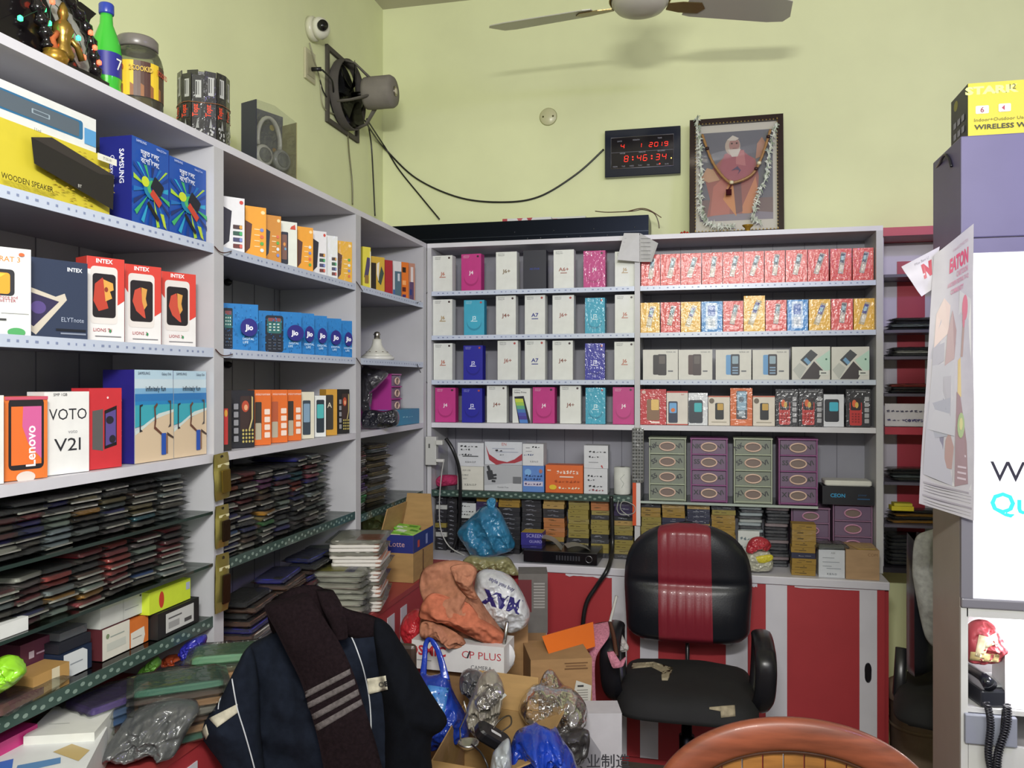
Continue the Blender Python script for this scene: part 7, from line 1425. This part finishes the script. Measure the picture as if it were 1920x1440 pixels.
# ============================================================ office chairs
def office_chair(name, label, loc, rz):
    t = thing(name, label, 'office chair', loc, rz); BL = M('#16181f', 'leather'); RD_ = M('#7c2230', 'leather'); PL = M('#1b1b20', 'plastic')
    zb, zt = .575, 1.047
    def hw(z):
        k = min(1, max(0, (z-zb)/(zt-zb)))
        if k > .45: return .245*(1-((k-.45)/.55)**3.1)**.5
        w = .234+.011*(k/.45)
        return w*(1-.28*((.13-k)/.13)**2.2) if k < .13 else w
    def yf(x, z):
        w = max(hw(z), .001); s = min(1, abs(x)/w); k = (z-zb)/(zt-zb); e = min(1, (1-s**3.2)+.0)**.5*min(1, k/.07)**.5*min(1, max(0, (1-k)/.06))**.5
        y = -.062*e - .022*math.exp(-((z-.70)/.09)**2)*e - .012*math.exp(-((z-.95)/.08)**2)*e + .012*math.exp(-((z-.815)/.018)**2)*e
        return y-.03*(k-.5)*0
    def grid(x0f, x1f, z0, z1, nx, nz, f, m, mb):
        vs = []; fs = []
        for j in range(nz+1):
            z = z0+(z1-z0)*j/nz
            for i in range(nx+1): x = x0f(z)+(x1f(z)-x0f(z))*i/nx; vs.append((x, f(x, z), z))
        for j in range(nz):
            for i in range(nx): q = j*(nx+1)+i; fs.append((q, q+1, q+nx+2, q+nx+1))
        mb.add(vs, fs, m, True)
    off = .215                                  # back sits behind the seat
    mb = MB(); grid(lambda z: -hw(z), lambda z: hw(z), zb, zt, 44, 56, lambda x, z: yf(x, z)+off, BL, mb); grid(lambda z: hw(z), lambda z: -hw(z), zb, zt, 20, 30, lambda x, z: off+.03*min(1, (1-min(1, abs(x)/max(hw(z), .001))**4)), PL, mb)
    b = mb.build('backrest', t); mb = MB(); rx0, rx1 = -.112, .088
    cl = lambda v, z: max(-hw(z)*.999, min(hw(z)*.999, v))
    grid(lambda z: cl(rx0+.01*(zt-z), z), lambda z: cl(rx1+.02*(zt-z), z), zb+.006, zt-.0015, 60, 60, lambda x, z: yf(x, z)+off-.0035-.0045*abs(math.sin((x-rx0)*PI/.034))*min(1, max(.25, 1-abs(z-.7)/.12) if z < .82 else .45), RD_, mb); q = mb.build('red_panel', b); q['label'] = 'ribbed dark red centre panel'
    # seat
    mb = MB(); W, D_ = .25, .245; vs = []; fs = []; nx, ny = 30, 30
    def sq(a, b):    # map square to rounded shape
        r = (abs(a)**5+abs(b)**5)**.2 if (a or b) else 1; m_ = max(abs(a), abs(b)); k = m_/r if r else 1; return a*k, b*k
    def st(a, b): e = max(0, 1-max(abs(a), abs(b))**6); return .445+.062*e**.5+.01*noise.noise(Vector((a*2, b*2, 3)))
    for j in range(ny+1):
        for i in range(nx+1): a, b2 = i/nx*2-1, j/ny*2-1; x, y = sq(a, b2); vs.append((x*W, y*(D_+.012)+.03, st(a, b2)))
    n = len(vs); vs += [(x, y, .43) for x, y, z in vs]
    for j in range(ny):
        for i in range(nx): q = j*(nx+1)+i; fs += [(q, q+1, q+nx+2, q+nx+1), (n+q+nx+1, n+q+nx+2, n+q+1, n+q)]
    for i in range(nx): fs += [(i, n+i, n+i+1, i+1), (ny*(nx+1)+i, ny*(nx+1)+i+1, n+ny*(nx+1)+i+1, n+ny*(nx+1)+i)]
    for j in range(ny): fs += [(j*(nx+1), (j+1)*(nx+1), n+(j+1)*(nx+1), n+j*(nx+1)), (j*(nx+1)+nx, n+j*(nx+1)+nx, n+(j+1)*(nx+1)+nx, (j+1)*(nx+1)+nx)]
    mb.add(vs, fs, M('#1a1a1c', 'matte'), True); st_o = mb.build('seat', t)
    mb = MB(); mb.box(-.2, .2, -.16, .24, .41, .4299, PL); mb.build('seat_shell', t, bevel=.01)
    for s in (-1, 1):
        mb = MB(); x = s*.268; loop = [(x, -.11, .655), (x, -.02, .672), (x, .08, .668), (x+s*.004, .12, .63), (x, .1, .55), (x-s*.012, .05, .46), (x-s*.03, 0, .432), (x-s*.02, -.06, .445), (x-s*.005, -.12, .5), (x, -.145, .58), (x, -.14, .63)]
        L_ = catmull([Vector(p) for p in loop+[loop[0]]], 5)[:-1]; mb.tube(L_, .036, PL, 12, closed=True, flat=.45); mb.build('armrest', t)
    mb = MB(); mb.box(-.035, .035, .1, .262, .38, .4, PL); mb.tube([(0, .25, .385), (0, .272, .45), (0, .262, .62)], .022, PL, 10, flat=.4); mb.build('back_bracket', t)
    mb = MB(); mb.lathe([(.026, .1), (.028, .3), (.02, .301), (.018, .38)], M('#202026', 'metal'), 20); mb.build('gas_column', t)
    for k in range(5):
        a = 2*PI*k/5+.3; mb = MB(); mb.tube([(.02*math.cos(a), .02*math.sin(a), .1), (.15*math.cos(a), .15*math.sin(a), .1), (.29*math.cos(a), .29*math.sin(a), .075)], [.028, .022, .016], PL, 8); l = mb.build('base_leg', t)
        mb = MB(); q = Vector((.29*math.cos(a), .29*math.sin(a), .03)); e = Vector((-math.sin(a), math.cos(a), 0)); mb.tube([q-e*.02, q+e*.02], .03, PL, 14); mb.build('castor', l)
    return t, st_o
oc1, seat1 = office_chair('office_chair', 'worn black office chair with a ribbed dark red centre and torn seat', (-.062, 3.085, 0), .01)
oc2 = dup(oc1, (.962, 3.2, 0), 1.32, 'second black and red office chair half hidden behind the lit cabinet')
for c_ in list(oc2.children):
    if c_.name.startswith('armrest'): bpy.data.objects.remove(c_, do_unlink=True)
bv = bvh_of([c for c in oc1.children if c.name.startswith('seat')])
FO = M('#a29780', 'fabric')
for i, q in enumerate(([(1182, 1254), (1224, 1250), (1226, 1241), (1186, 1243)], [(1222, 1251), (1244, 1262), (1262, 1252), (1226, 1241)], [(1241, 1276), (1252, 1276), (1262, 1254), (1240, 1260)], [(1352, 1346), (1379, 1343), (1378, 1322), (1350, 1324)], [(1330, 1330), (1352, 1334), (1352, 1324), (1330, 1326)])):
    patch(bv, q, 5, 3, FO, 'torn_foam', seat1, .003, 3.0)['label'] = 'beige foam showing through the torn cover'
PKc = M('#b87888', 'knit')
rag = thing('pink_rag', 'torn pink cloth strip hanging over the left armrest of the office chair', 'cloth', P(1120, 1200, d=2.9))
mb = MB(); o0 = rag.location.copy(); band(mb, [(1112, 1170, 1140, 1166, 3.0), (1108, 1192, 1142, 1192, 2.93), (1104, 1230, 1118, 1230, 2.88), (1100, 1290, 1116, 1290, 2.87), (1097, 1340, 1120, 1340, 2.86), (1093, 1385, 1127, 1382, 2.86)], PKc, .008, wav=.02, seed=2); mb.v = [tuple(Vector(v)-o0) for v in mb.v]; mb.build('long_strip', rag)
mb = MB(); band(mb, [(1138, 1222, 1150, 1220, 2.86), (1142, 1236, 1160, 1236, 2.84), (1150, 1252, 1168, 1248, 2.84), (1160, 1240, 1174, 1230, 2.86)], PKc, .008, wav=.015, seed=5); mb.v = [tuple(Vector(v)-o0) for v in mb.v]; mb.build('short_strip', rag)
cable('white_stick', 'thin white rod standing at the left side of the office chair back', [P(1156, 1118, d=3.15), P(1150, 1142, d=3.1), P(1144, 1166, d=3.05)], .006, '#c0bfbb', cat='rod')
cable('brown_strap', 'dark brown strap at the left armrest', [P(1144, 1168, d=3.0), P(1150, 1190, d=2.95), P(1154, 1215, d=2.9), P(1156, 1230, d=2.88)], .008, '#4a2c20', cat='strap')
soft('foam_piece', 'pale lump of foam between armrest and chair back', 'foam', [(1152, 1184), (1162, 1184), (1172, 1200), (1179, 1214), (1172, 1222), (1160, 1220), (1154, 1204)], 3.05, .02, M('#bdb8b4', 'fabric'), seed=3, amp=.005)
# white shirt over the second chair
soft('white_shirt', 'pale shirt hanging over the half-hidden chair beside the cabinet', 'shirt', [(1716, 1010), (1740, 995), (1775, 990), (1800, 1010), (1800, 1240), (1762, 1222), (1738, 1200), (1728, 1168), (1716, 1110), (1711, 1060)], 2.74, .04, M('#a5a6a4', 'fabric'), seed=31, amp=.014, ridge=False, folds=(60, .8, .1))
# container with lid
t = thing('lidded_drum', 'pale brown lidded drum on the floor between counter and cabinet', 'drum', (*P(1728, 1350, d=3.35).xy, 0))
mb = MB(); mb.lathe([(.11, .0), (.115, .01), (.122, .30), (.126, .305)], M('#94806e', 'matte'), 36); mb.lathe([(.121, .195), (.126, .2), (.126, .206), (.1215, .21)], M('#86735f', 'matte'), 36, caps=False); mb.build('body', t)
mb = MB(); mb.lathe([(.13, .306), (.131, .33), (.128, .36), (.1, .372), (.001, .375)], M('#9c8a78', 'matte'), 36, caps=False); mb.build('lid', t)
mb = MB(); mb.lathe([(.001, -.127), (.012, -.125), (.012, -.12)], M('#5a4a3e', 'plastic'), 12, (-.02, 0, .29), 'y'); mb.build('stud', t)

# ============================================================ clutter on the floor between the counters
def kbox(name, label, u0, u1, vt, d, dep, ang, z0=0, col='#a07c52', art=(), kind='cardboard', lean=0, cat='carton', group=None, bevel=0):
    o = card_box(name, label, cat, u0, u1, vt, d=d, ang=ang, z=z0, dep=dep, body=col, art=art, kind=kind, group=group)
    if bevel: b = o.modifiers.new('bevel', 'BEVEL'); b.width = bevel
    return o
kbox('carton', 'tall kraft carton standing on the floor behind the white long box', 918, 990, 1176, 2.84, .2, 13, art=[('r', .45, .0, .47, 1, '#8a6a44')])
Ym = lambda y: 1-(1-y)*.34
kbox('carton', 'kraft carton with a printed M and a white list label, left of the office chair', 995, 1110, 1238, 2.66, .2, 20, art=[('t', 'M', .45, Ym(.58), .03, '#3a2a1c', {'b': .06}), ('e', .26, Ym(.63), .022, .012, '#3a2a1c'), ('r', .55, Ym(.85), .93, Ym(.87), '#6a4c30'), ('r', .55, Ym(.93), .93, Ym(.945), '#6a4c30'), ('r', .57, Ym(.89), .9, Ym(.91), '#7a5a3c'), ('p', [(.68, Ym(.44)), (.97, Ym(.36)), (.99, Ym(.62)), (.74, Ym(.7))], '#c4c2b8')] +
     [('r', .75, Ym(.42+.035*k), .93, Ym(.432+.035*k), '#8a8880') for k in range(5)] + [('r', .76, Ym(.61), .86, Ym(.635), '#3a3a3a')])
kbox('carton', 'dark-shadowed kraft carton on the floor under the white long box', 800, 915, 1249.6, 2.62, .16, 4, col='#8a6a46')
wb = kbox('camera_box', 'long white box with red and grey maker names lying across the cartons', 772, 945, 1199, 2.6, .12, -2, z0=H-(1252-HZ)*2.6/F, col='#d2d1d0', kind='card', art=[('t', 'CP PLUS', .76, .52, .26, '#b03c46', {'sx': 1.1}), ('p', [(.6, .52), (.63, .78), (.645, .78), (.62, .52)], '#3a3a3e'), ('t', 'CAMERA', .76, .16, .14, '#5a5a60'), ('t', 'COSMIC', .12, .5, .34, '#b8343c', {'b': .03}), ('r', .06, .3, .22, .33, '#8a8a90')])
p = P(945, 1225, d=2.6); mb = MB(); mb.lathe([(.001, -.002), (.048, -.0015), (.048, .0015), (.001, .002)], M('#d2d1d0', 'card'), 20, axis='y'); fl = mb.build('end_flap', loc=P(938, 1228, d=2.59)); reparent(fl, wb)
p = P(948, 1228, d=2.6); mb = MB(); mb.tube([(0, 0, 0), (.018, -.01, .11)], .006, M('#a8a8a4', 'metal'), 10); tag(mb.build('metal_rod', loc=P(942, 1230, d=2.56)), 'short grey rod leaning at the right end of the white long box', 'rod')
# cloth and bags
CL = M('#a8735a', 'fabric'); CL2 = M('#b56a50', 'fabric')
cl = soft('brown_cloth', 'heap of salmon brown cloth on the white long box', 'cloth', [(786, 1100), (792, 1070), (815, 1056), (850, 1050), (880, 1056), (895, 1070), (888, 1098), (902, 1128), (920, 1155), (944, 1186), (945, 1204), (925, 1214), (890, 1206), (850, 1196), (815, 1200), (788, 1186), (790, 1150), (796, 1128)], 2.66, .1, CL, seed=41, amp=.024, ridge=False, freq=5, folds=(48, 1.2, .9))
def addfold(parent, name, outline, d, thick, m, **k):
    mb = MB(); o0 = bulge(mb, outline, d, thick, m, **k); return reparent(mb.build(name, loc=o0), parent)
addfold(cl, 'fold', [(786, 1158), (792, 1130), (812, 1112), (850, 1122), (880, 1132), (905, 1162), (944, 1188), (944, 1206), (925, 1212), (893, 1198), (850, 1178), (812, 1160)], 2.57, .045, CL2, seed=43, amp=.02, ridge=False, freq=6, folds=(60, .7, 1.1))
addfold(cl, 'fold', [(788, 1192), (790, 1168), (812, 1166), (845, 1180), (868, 1196), (872, 1210), (850, 1216), (830, 1204), (806, 1196)], 2.56, .035, CL, seed=45, amp=.016, ridge=False, freq=6, folds=(60, .6, .3))
addfold(cl, 'fold', [(846, 1062), (880, 1058), (894, 1072), (886, 1098), (896, 1122), (878, 1120), (860, 1100), (850, 1080)], 2.57, .03, CL, seed=47, amp=.012, ridge=False, freq=4, folds=(80, .8, 1.4))
mx_ = soft('shopping_bag', 'white shopping bag with upside-down purple lettering beside the brown cloth', 'bag', [(888, 1110), (896, 1074), (925, 1068), (956, 1080), (974, 1102), (988, 1130), (994, 1152), (986, 1172), (962, 1184), (940, 1176), (918, 1160), (902, 1140)], 2.75, .085, M('#c3c5c8', 'poly'), seed=51, amp=.016, freq=4)
bv = bvh_of([mx_])
surf_text(bv, 'MAX', 944, 1117, 24, 197, M('#2c2668', 'print'), 'lettering', mx_, .004, 2.7, .07)
surf_text(bv, 'style you buy', 940, 1098, 7, 25, M('#6a6a84', 'print'), 'small_lettering', mx_, .004, 2.7)
soft('plastic_bag', 'clear bag with yellow-green snacks lying on the counter corner above the cloth', 'bag', [(866, 1058), (880, 1042), (910, 1044), (950, 1044), (965, 1060), (975, 1078), (950, 1076), (920, 1068), (890, 1070)], depth(P(915, 1060, Y=YC-.06)), .035, M('#8d8a5e', 'wrap'), seed=53, amp=.02)
soft('plastic_bag', 'bulging red plastic bag wedged against the left counter', 'bag', [(750, 1185), (756, 1160), (772, 1145), (788, 1142), (797, 1160), (796, 1190), (792, 1222), (778, 1226), (762, 1208)], 2.72, .06, M('#b02c34', 'poly'), seed=55, amp=.01)
pk2 = kbox('grey_vent_box', 'grimy grey louvred box standing by the counter behind the white bag', 972, 1027, 1076, 3.2, .12, 13, z0=.62, col='#6d6a66', kind='matte', art=[('r', .0, .35, .45, .9, '#6a2a30')]+[('r', .52, .42+.05*k, .9, .45+.05*k, '#9a9894') for k in range(9)], cat='box')
kbox('carton', 'small kraft carton holding up the grimy louvred box', 975, 1024, 1142+26, 3.2, .12, 13, col='#8c6c48')
# blue carrier with handles
bb = soft('carrier_bag', 'blue carrier bag with two long handles hanging in front of the white box', 'bag', [(787, 1290), (788, 1262), (800, 1268), (815, 1266), (832, 1262), (842, 1272), (850, 1300), (868, 1330), (882, 1362), (878, 1384), (856, 1396), (836, 1402), (806, 1404), (800, 1370), (792, 1330)], 2.42, .07, M('#1f3c9c', 'poly'), seed=61, amp=.02, freq=4.5)
mb = MB(); m_ = M('#2440a8', 'poly'); band(mb, [(786, 1270, 799, 1272, 2.43), (791, 1236, 801, 1236, 2.44), (793, 1210, 802, 1212, 2.45), (800, 1196, 806, 1204, 2.45), (812, 1198, 808, 1208, 2.44), (824, 1214, 816, 1222, 2.43), (834, 1240, 822, 1244, 2.42), (844, 1274, 828, 1272, 2.4)], m_, .003, wav=.006); o0 = Vector(mb.v[0]); mb.v = [tuple(Vector(v)-o0) for v in mb.v]; reparent(mb.build('handle', loc=o0), bb)
bv = bvh_of([bb]); patch(bv, [(806, 1330), (832, 1344), (842, 1290), (802, 1284)], 6, 6, M('#3f7cc0', 'poly'), 'lighter_patch', bb, .003, 2.36)
# open carton in the middle with junk
c1, c2, c3, c4 = P(808, 1420, d=2.12), P(945, 1440, d=2.05), P(1010, 1330, d=2.42), P(870, 1330, d=2.5)
oc_ = open_carton('open_carton', 'open kraft carton full of electrical scraps at the bottom middle', [(p.x, p.y) for p in (c1, c2, c3, c4)], 0, .62, KR, flaps=((0, -.15, .08), (1, .45, .1), (2, 1.2, .1)))
dj = 2.32
soft('scrap_bag', 'clear bag of metallic scraps in the open carton', 'bag', [(872, 1340), (886, 1300), (905, 1262), (930, 1262), (945, 1290), (940, 1330), (925, 1372), (900, 1376), (880, 1366)], dj, .05, M('#8a8478', 'wrap'), seed=71, amp=.035, freq=6)
soft('scrap_bag', 'dark grey plastic scraps behind the blue carrier', 'bag', [(862, 1290), (866, 1262), (890, 1256), (910, 1268), (916, 1290), (900, 1312), (880, 1306)], dj+.12, .04, M('#4a4a4e', 'wrap'), seed=73, amp=.02, freq=5)
soft('scrap_bag', 'silver foil wrapper with a red spot on the scrap heap', 'wrapper', [(890, 1318), (905, 1296), (930, 1282), (946, 1296), (930, 1316), (908, 1330)], dj-.05, .025, M('#a9a6a2', 'goldm'), seed=74, amp=.012, freq=5)
sheet('paper_sheet', 'small white paper tag on the scrap heap', [[P(934, 1318, d=dj-.06), P(950, 1304, d=dj-.07), P(946, 1300, d=dj-.07), P(932, 1312, d=dj-.06)]], '#c4c6c0')
t = thing('black_charger', 'black oval charger lying in the open carton', 'charger', P(918, 1390, d=2.2)); t.rotation_euler = (.3, .6, .5)
mb = MB(); mb.slab(.11, .055, .03, .02, M('#1b1b1e', 'plastic')); mb.art([('rr', .5, .5, .3, .2, 0, '#c9c9c9')], (-.055, -.0275, .03), (1,0,0), (0,1,0), .11, .055, (0,0,1)); mb.build('body', t)
cable('loose_wire', 'thin wire loop beside the black charger', [P(918, 1378, d=2.2), P(935, 1352, d=2.22), P(955, 1342, d=2.22), P(958, 1358, d=2.2), P(940, 1372, d=2.18)], .0022, '#3a3226')
t = thing('metal_ladle', 'small chrome cup on a bent wire at the carton flap', 'cup', P(878, 1404, d=2.08))
mb = MB(); mb.lathe([(.001, 0), (.018, .003), (.026, .012), (.027, .018), (.024, .017), (.015, .006)], M('#b8b8b4', 'metal'), 20); mb.tube([(-.02, 0, .018), (-.022, 0, .05), (-.004, .002, .09), (-.012, 0, .12)], .0022, M('#a8a8a4', 'metal'), 6); mb.build('cup', t)
cable('loose_wire', 'black wire running down the front of the open carton', [P(884, 1396, d=2.05), P(902, 1412, d=2.0), P(915, 1440, d=1.98), P(918, 1480, d=1.98)], .0025)
soft('plastic_bag', 'bundle of clear polythene bags heaped on the open carton', 'bag', [(972, 1330), (985, 1300), (1010, 1284), (1040, 1290), (1075, 1296), (1098, 1320), (1100, 1356), (1072, 1372), (1030, 1368), (990, 1352)], 2.4, .06, M('#f0eeea', 'film'), seed=81, amp=.03, freq=3.5)
soft('plastic_bag', 'second clear polythene bag sticking up beside the white list label', 'bag', [(1010, 1300), (1020, 1262), (1036, 1258), (1050, 1276), (1066, 1300), (1062, 1330), (1030, 1330)], 2.46, .03, M('#f0eeea', 'film'), seed=83, amp=.02, freq=3)
soft('plastic_bag', 'dark crumpled bag below the polythene heap', 'bag', [(990, 1352), (1030, 1360), (1075, 1368), (1105, 1372), (1100, 1420), (1070, 1440), (1040, 1400), (1000, 1380)], 2.36, .04, M('#2f2d30', 'wrap'), seed=84, amp=.02)
soft('plastic_bag', 'large shiny royal blue plastic bag at the bottom middle', 'bag', [(954, 1440), (958, 1400), (972, 1368), (1010, 1360), (1040, 1372), (1062, 1396), (1078, 1424), (1082, 1490), (950, 1490)], 2.14, .09, M('#173aa0', 'poly'), seed=85, amp=.035, freq=5, folds=(80, .9, .1))
soft('plastic_bag', 'crinkled greyish clear bag left of the royal blue one', 'bag', [(922, 1420), (935, 1400), (955, 1388), (960, 1440), (956, 1490), (918, 1490)], 2.06, .04, M('#9ea4a8', 'wrap'), seed=86, amp=.016)
kbox('carton', 'white carton with black Chinese characters under the pink rag', 1068, 1166, 1338, 2.5, .1, 14, col='#bdbbc0', kind='card', art=[('p', [(0, 0), (.52, 0), (.6, .8), (.4, .88), (0, .86)], '#8f8e94'), ('t', '专业制造', .6, .725, .055, '#3a3a40', {'b': .01})])
# orange bag
pa, pb = P(1018, 1205, d=2.78), P(1112, 1182, d=2.95)
mb = MB(); OR = M('#d96a1c', 'plastic'); o0 = P(1018, 1205, d=2.8); ps = [P(1016, 1193, d=2.78), P(1034, 1240, d=2.7), P(1116, 1212, d=2.84), P(1112, 1166, d=2.95), P(1058, 1180, d=2.98), P(1040, 1212, d=2.84), P(1100, 1232, d=3.0), P(1046, 1238, d=2.9)]
ps = [p-o0 for p in ps]; mb.add(ps, [(0, 1, 2, 3), (0, 3, 4), (1, 7, 6, 2), (0, 4, 7, 1), (4, 3, 2, 6), (4, 6, 7)], OR); tag(mb.build('orange_bag', loc=o0), 'folded bright orange paper bag lying on the printed-M carton', 'bag')

# ============================================================ jacket and scarf over a chair
JD = 1.9
jc = thing('side_chair', 'plain dark chair almost fully covered by the navy jacket', 'chair', (*P(656, 1400, d=1.98).xy, 0), .05)
WD = M('#33261f', 'wood')
mb = MB(); mb.box(-.17, .17, -.02, .0, .8, .98, WD); mb.build('backrest', jc, bevel=.01); mb = MB(); mb.box(-.18, .18, .0, .38, .43, .46, WD); mb.build('seat', jc, bevel=.008)
for x, y, h_ in ((-.16, -.02, .8), (.16, -.02, .8), (-.16, .36, .43), (.16, .36, .43)): mb = MB(); mb.box(x-.016, x+.016, y-.016+.01, y+.016+.01, 0, h_-.001, WD); mb.build('leg', jc)
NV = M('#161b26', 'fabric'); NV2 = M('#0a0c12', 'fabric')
jk = soft('jacket', 'navy jacket with cream chest panels and white piping hung over a chair', 'jacket', [(500, 1192), (470, 1208), (449, 1238), (440, 1290), (446, 1350), (462, 1430), (468, 1500), (770, 1500), (768, 1400), (758, 1300), (744, 1220), (716, 1172), (664, 1150), (600, 1150), (540, 1168)], JD, .085, NV, seed=91, amp=.026, ridge=False, freq=4, folds=(26, .5, .15), rings=30, power=.42)
addfold(jk, 'left_sleeve', [(470, 1212), (446, 1244), (414, 1308), (384, 1352), (378, 1376), (392, 1398), (420, 1436), (446, 1500), (500, 1500), (488, 1380), (484, 1270)], JD-.085, .05, NV, seed=92, amp=.012, ridge=False, freq=4, folds=(34, .5, .5))
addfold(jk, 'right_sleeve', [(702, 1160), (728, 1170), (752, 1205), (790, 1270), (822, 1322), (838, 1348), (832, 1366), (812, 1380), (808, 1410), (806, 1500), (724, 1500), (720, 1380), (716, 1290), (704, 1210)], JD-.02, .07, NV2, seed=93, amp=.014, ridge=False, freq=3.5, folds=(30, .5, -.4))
bv = bvh_of([jk]+list(jk.children)); CRM = M('#bdb7a4', 'fabric'); PIP = M('#b9bcc0', 'plastic')
patch(bv, [(407, 1364), (446, 1336), (445, 1320), (391, 1347)], 8, 5, CRM, 'chest_panel', jk, .004, 1.85)['label'] = 'cream panel on the left sleeve'
patch(bv, [(386, 1387), (391, 1377), (386, 1358), (378, 1371)], 3, 3, CRM, 'cuff_panel', jk, .004, 1.85)['label'] = 'cream cuff panel'
patch(bv, [(691, 1302), (727, 1293), (723, 1267), (688, 1273)], 8, 5, CRM, 'chest_panel', jk, .006, 1.8)['label'] = 'cream panel on the right chest'
surf_text(bv, 'OE', 719, 1287, 9, -8, M('#2a2a30', 'print'), 'lettering', jk, .009, 1.8, .05)
seam(bv, [(435, 1273), (440, 1303), (446, 1333), (456, 1365), (464, 1392), (477, 1440), (488, 1490)], .0016, PIP, 'piping', jk, .003, 1.85)
seam(bv, [(654, 1184), (664, 1205), (672, 1226), (680, 1250), (686, 1275), (692, 1306), (695, 1340), (696, 1376)], .0016, PIP, 'piping', jk, .003, 1.82)
seam(bv, [(409, 1330), (411, 1316), (418, 1300)], .0012, PIP, 'piping', jk, .003, 1.87)
SC = M('#1a1215', 'knit'); SG = M('#5c5656', 'knit')
sc_ = thing('scarf', 'dark brown knitted scarf with four grey stripes draped over the jacket', 'scarf', P(600, 1250, d=1.76))
def sband(name, pts, m=SC, thick=.016, wav=.008, seed=1, n=8):
    mb = MB(); band(mb, pts, m, thick, n=n, cross=5, wav=wav, seed=seed); o0 = Vector(sc_.location); mb.v = [tuple(Vector(v)-o0) for v in mb.v]; return mb.build(name, sc_)
s1 = sband('hanging_end', [(506, 1128, 560, 1108, 1.86), (497, 1140, 582, 1118, 1.8), (519, 1186, 612, 1166, 1.775), (546, 1238, 640, 1212, 1.765), (572, 1301, 660, 1254, 1.755), (592, 1372, 681, 1322, 1.745), (606, 1432, 704, 1390, 1.74), (620, 1500, 722, 1460, 1.735)], wav=.01)
s2 = sband('neck_loop', [(500, 1140, 519, 1200, 1.9), (512, 1122, 545, 1175, 1.86), (545, 1104, 580, 1160, 1.84), (580, 1098, 612, 1178, 1.835), (606, 1104, 640, 1192, 1.84), (640, 1134, 668, 1200, 1.85), (690, 1152, 700, 1196, 1.87), (722, 1166, 728, 1192, 1.9)], seed=3, wav=.016)
s3 = sband('second_end', [(592, 1106, 626, 1110, 1.83), (604, 1140, 642, 1138, 1.795), (618, 1170, 650, 1166, 1.79), (628, 1198, 652, 1196, 1.79)], seed=5)
mb = MB(); q = P(622, 1200, d=1.77)-Vector(sc_.location)
for k in range(9): a = k*.7; mb.tube([q, q+Vector((.012*math.cos(a), .008*math.sin(a), -.012)), q+Vector((.018*math.cos(a+.4), .01*math.sin(a), -.026-.004*(k % 3)))], .0035, M('#3a3434', 'knit'), 5)
mb.build('tassel', sc_)
bv = bvh_of([s1])
for q in ([(573, 1309), (658, 1264), (656, 1254), (572, 1297)], [(578, 1329), (667, 1283), (664, 1273), (576, 1318)], [(587, 1351), (674, 1303), (671, 1292), (584, 1340)], [(594, 1372), (680, 1321), (677, 1311), (590, 1360)]):
    patch(bv, q, 12, 3, SG, 'grey_stripe', s1, .002, 1.74)['label'] = 'grey knitted stripe'

# ============================================================ round-backed wooden chair, nearest the viewer
fd = 1.72; ctr = P(1491, 1530, d=fd)
wc = thing('round_back_chair', 'round-topped orange brown wooden chair back at the bottom edge of the picture', 'chair', (ctr.x, ctr.y, 0), TH*.4)
WO = M('#84462f', 'wood'); WI = M('#95642f', 'wood')
A_, B_ = .262, .172; zc0 = ctr.z; mb = MB(); arc = []
for k in range(49): a = PI*k/48; arc.append(Vector((A_*math.cos(a), .05*(1-abs(math.cos(a)))**1.0*0, zc0+B_*math.sin(a))))
arc = [Vector((A_, 0, zc0-.2)), Vector((A_, 0, zc0-.1))]+arc+[Vector((-A_, 0, zc0-.1)), Vector((-A_, 0, zc0-.2))]
# broad rounded rim: section 0.064 wide, 0.035 deep
vs = []; fs = []; n = 14
for i, p in enumerate(arc):
    t_ = (arc[min(i+1, len(arc)-1)]-arc[max(i-1, 0)]).normalized(); nn = Vector((-t_.z, 0, t_.x)); 
    for j in range(n):
        a = 2*PI*j/n; ca, sa = math.cos(a), math.sin(a); r = (abs(ca)**3+abs(sa)**3)**(-1/3)
        vs.append(p+nn*(ca*r*.034)+Vector((0, 1, 0))*(sa*r*.017)+Vector((0, -.012*ca*(-1 if nn.z > 0 else 1)*0, 0)))
for i in range(len(arc)-1):
    for j in range(n): fs.append((i*n+j, i*n+(j+1) % n, (i+1)*n+(j+1) % n, (i+1)*n+j))
mb.add(vs, fs, WO, True); mb.build('rim', wc)
mb = MB(); K = 11
for k in range(K):     # slatted inner panel
    x0 = -A_+.03+(2*A_-.06)*k/K; x1 = x0+(2*A_-.06)/K-.003; top = lambda x: zc0+B_*math.sqrt(max(0, 1-(x/A_)**2))-.028
    q = [(x0, .006, .5), (x1, .006, .5), (x1, .006, top(x1)), ((x0+x1)/2, .004, top((x0+x1)/2)), (x0, .006, top(x0))]; b = [(x, .014, z) for x, y, z in q]
    mb.add(q+b, [(0,1,2,3,4), (9,8,7,6,5), (0,4,9,5), (1,6,7,2), (4,3,8,9), (3,2,7,8), (0,5,6,1)], WI)
mb.build('slatted_panel', wc)
mb = MB(); pts = [Vector(((A_-.037)*math.cos(PI*k/30), .0, zc0+(B_-.037)*math.sin(PI*k/30))) for k in range(31)]; mb.tube(pts, .005, M('#4a2a18', 'wood'), 8); mb.build('inner_bead', wc)
mb = MB(); mb.box(-.23, .23, .0, .42, .43, .46, WO); mb.build('seat', wc, bevel=.012)
for x, y in ((-.2, .02), (.2, .02), (-.2, .38), (.2, .38)): mb = MB(); mb.tube([(x, y, .0), (x*.97, y, .4295)], [.014, .02], WO, 10); mb.build('leg', wc)
for s_ in (-1, 1): mb = MB(); mb.tube([(s_*A_, 0, zc0-.2), (s_*.235, .01, .46)], [.02, .018], WO, 10); mb.build('post', wc)
bpy.data.objects.remove(_to, do_unlink=True)
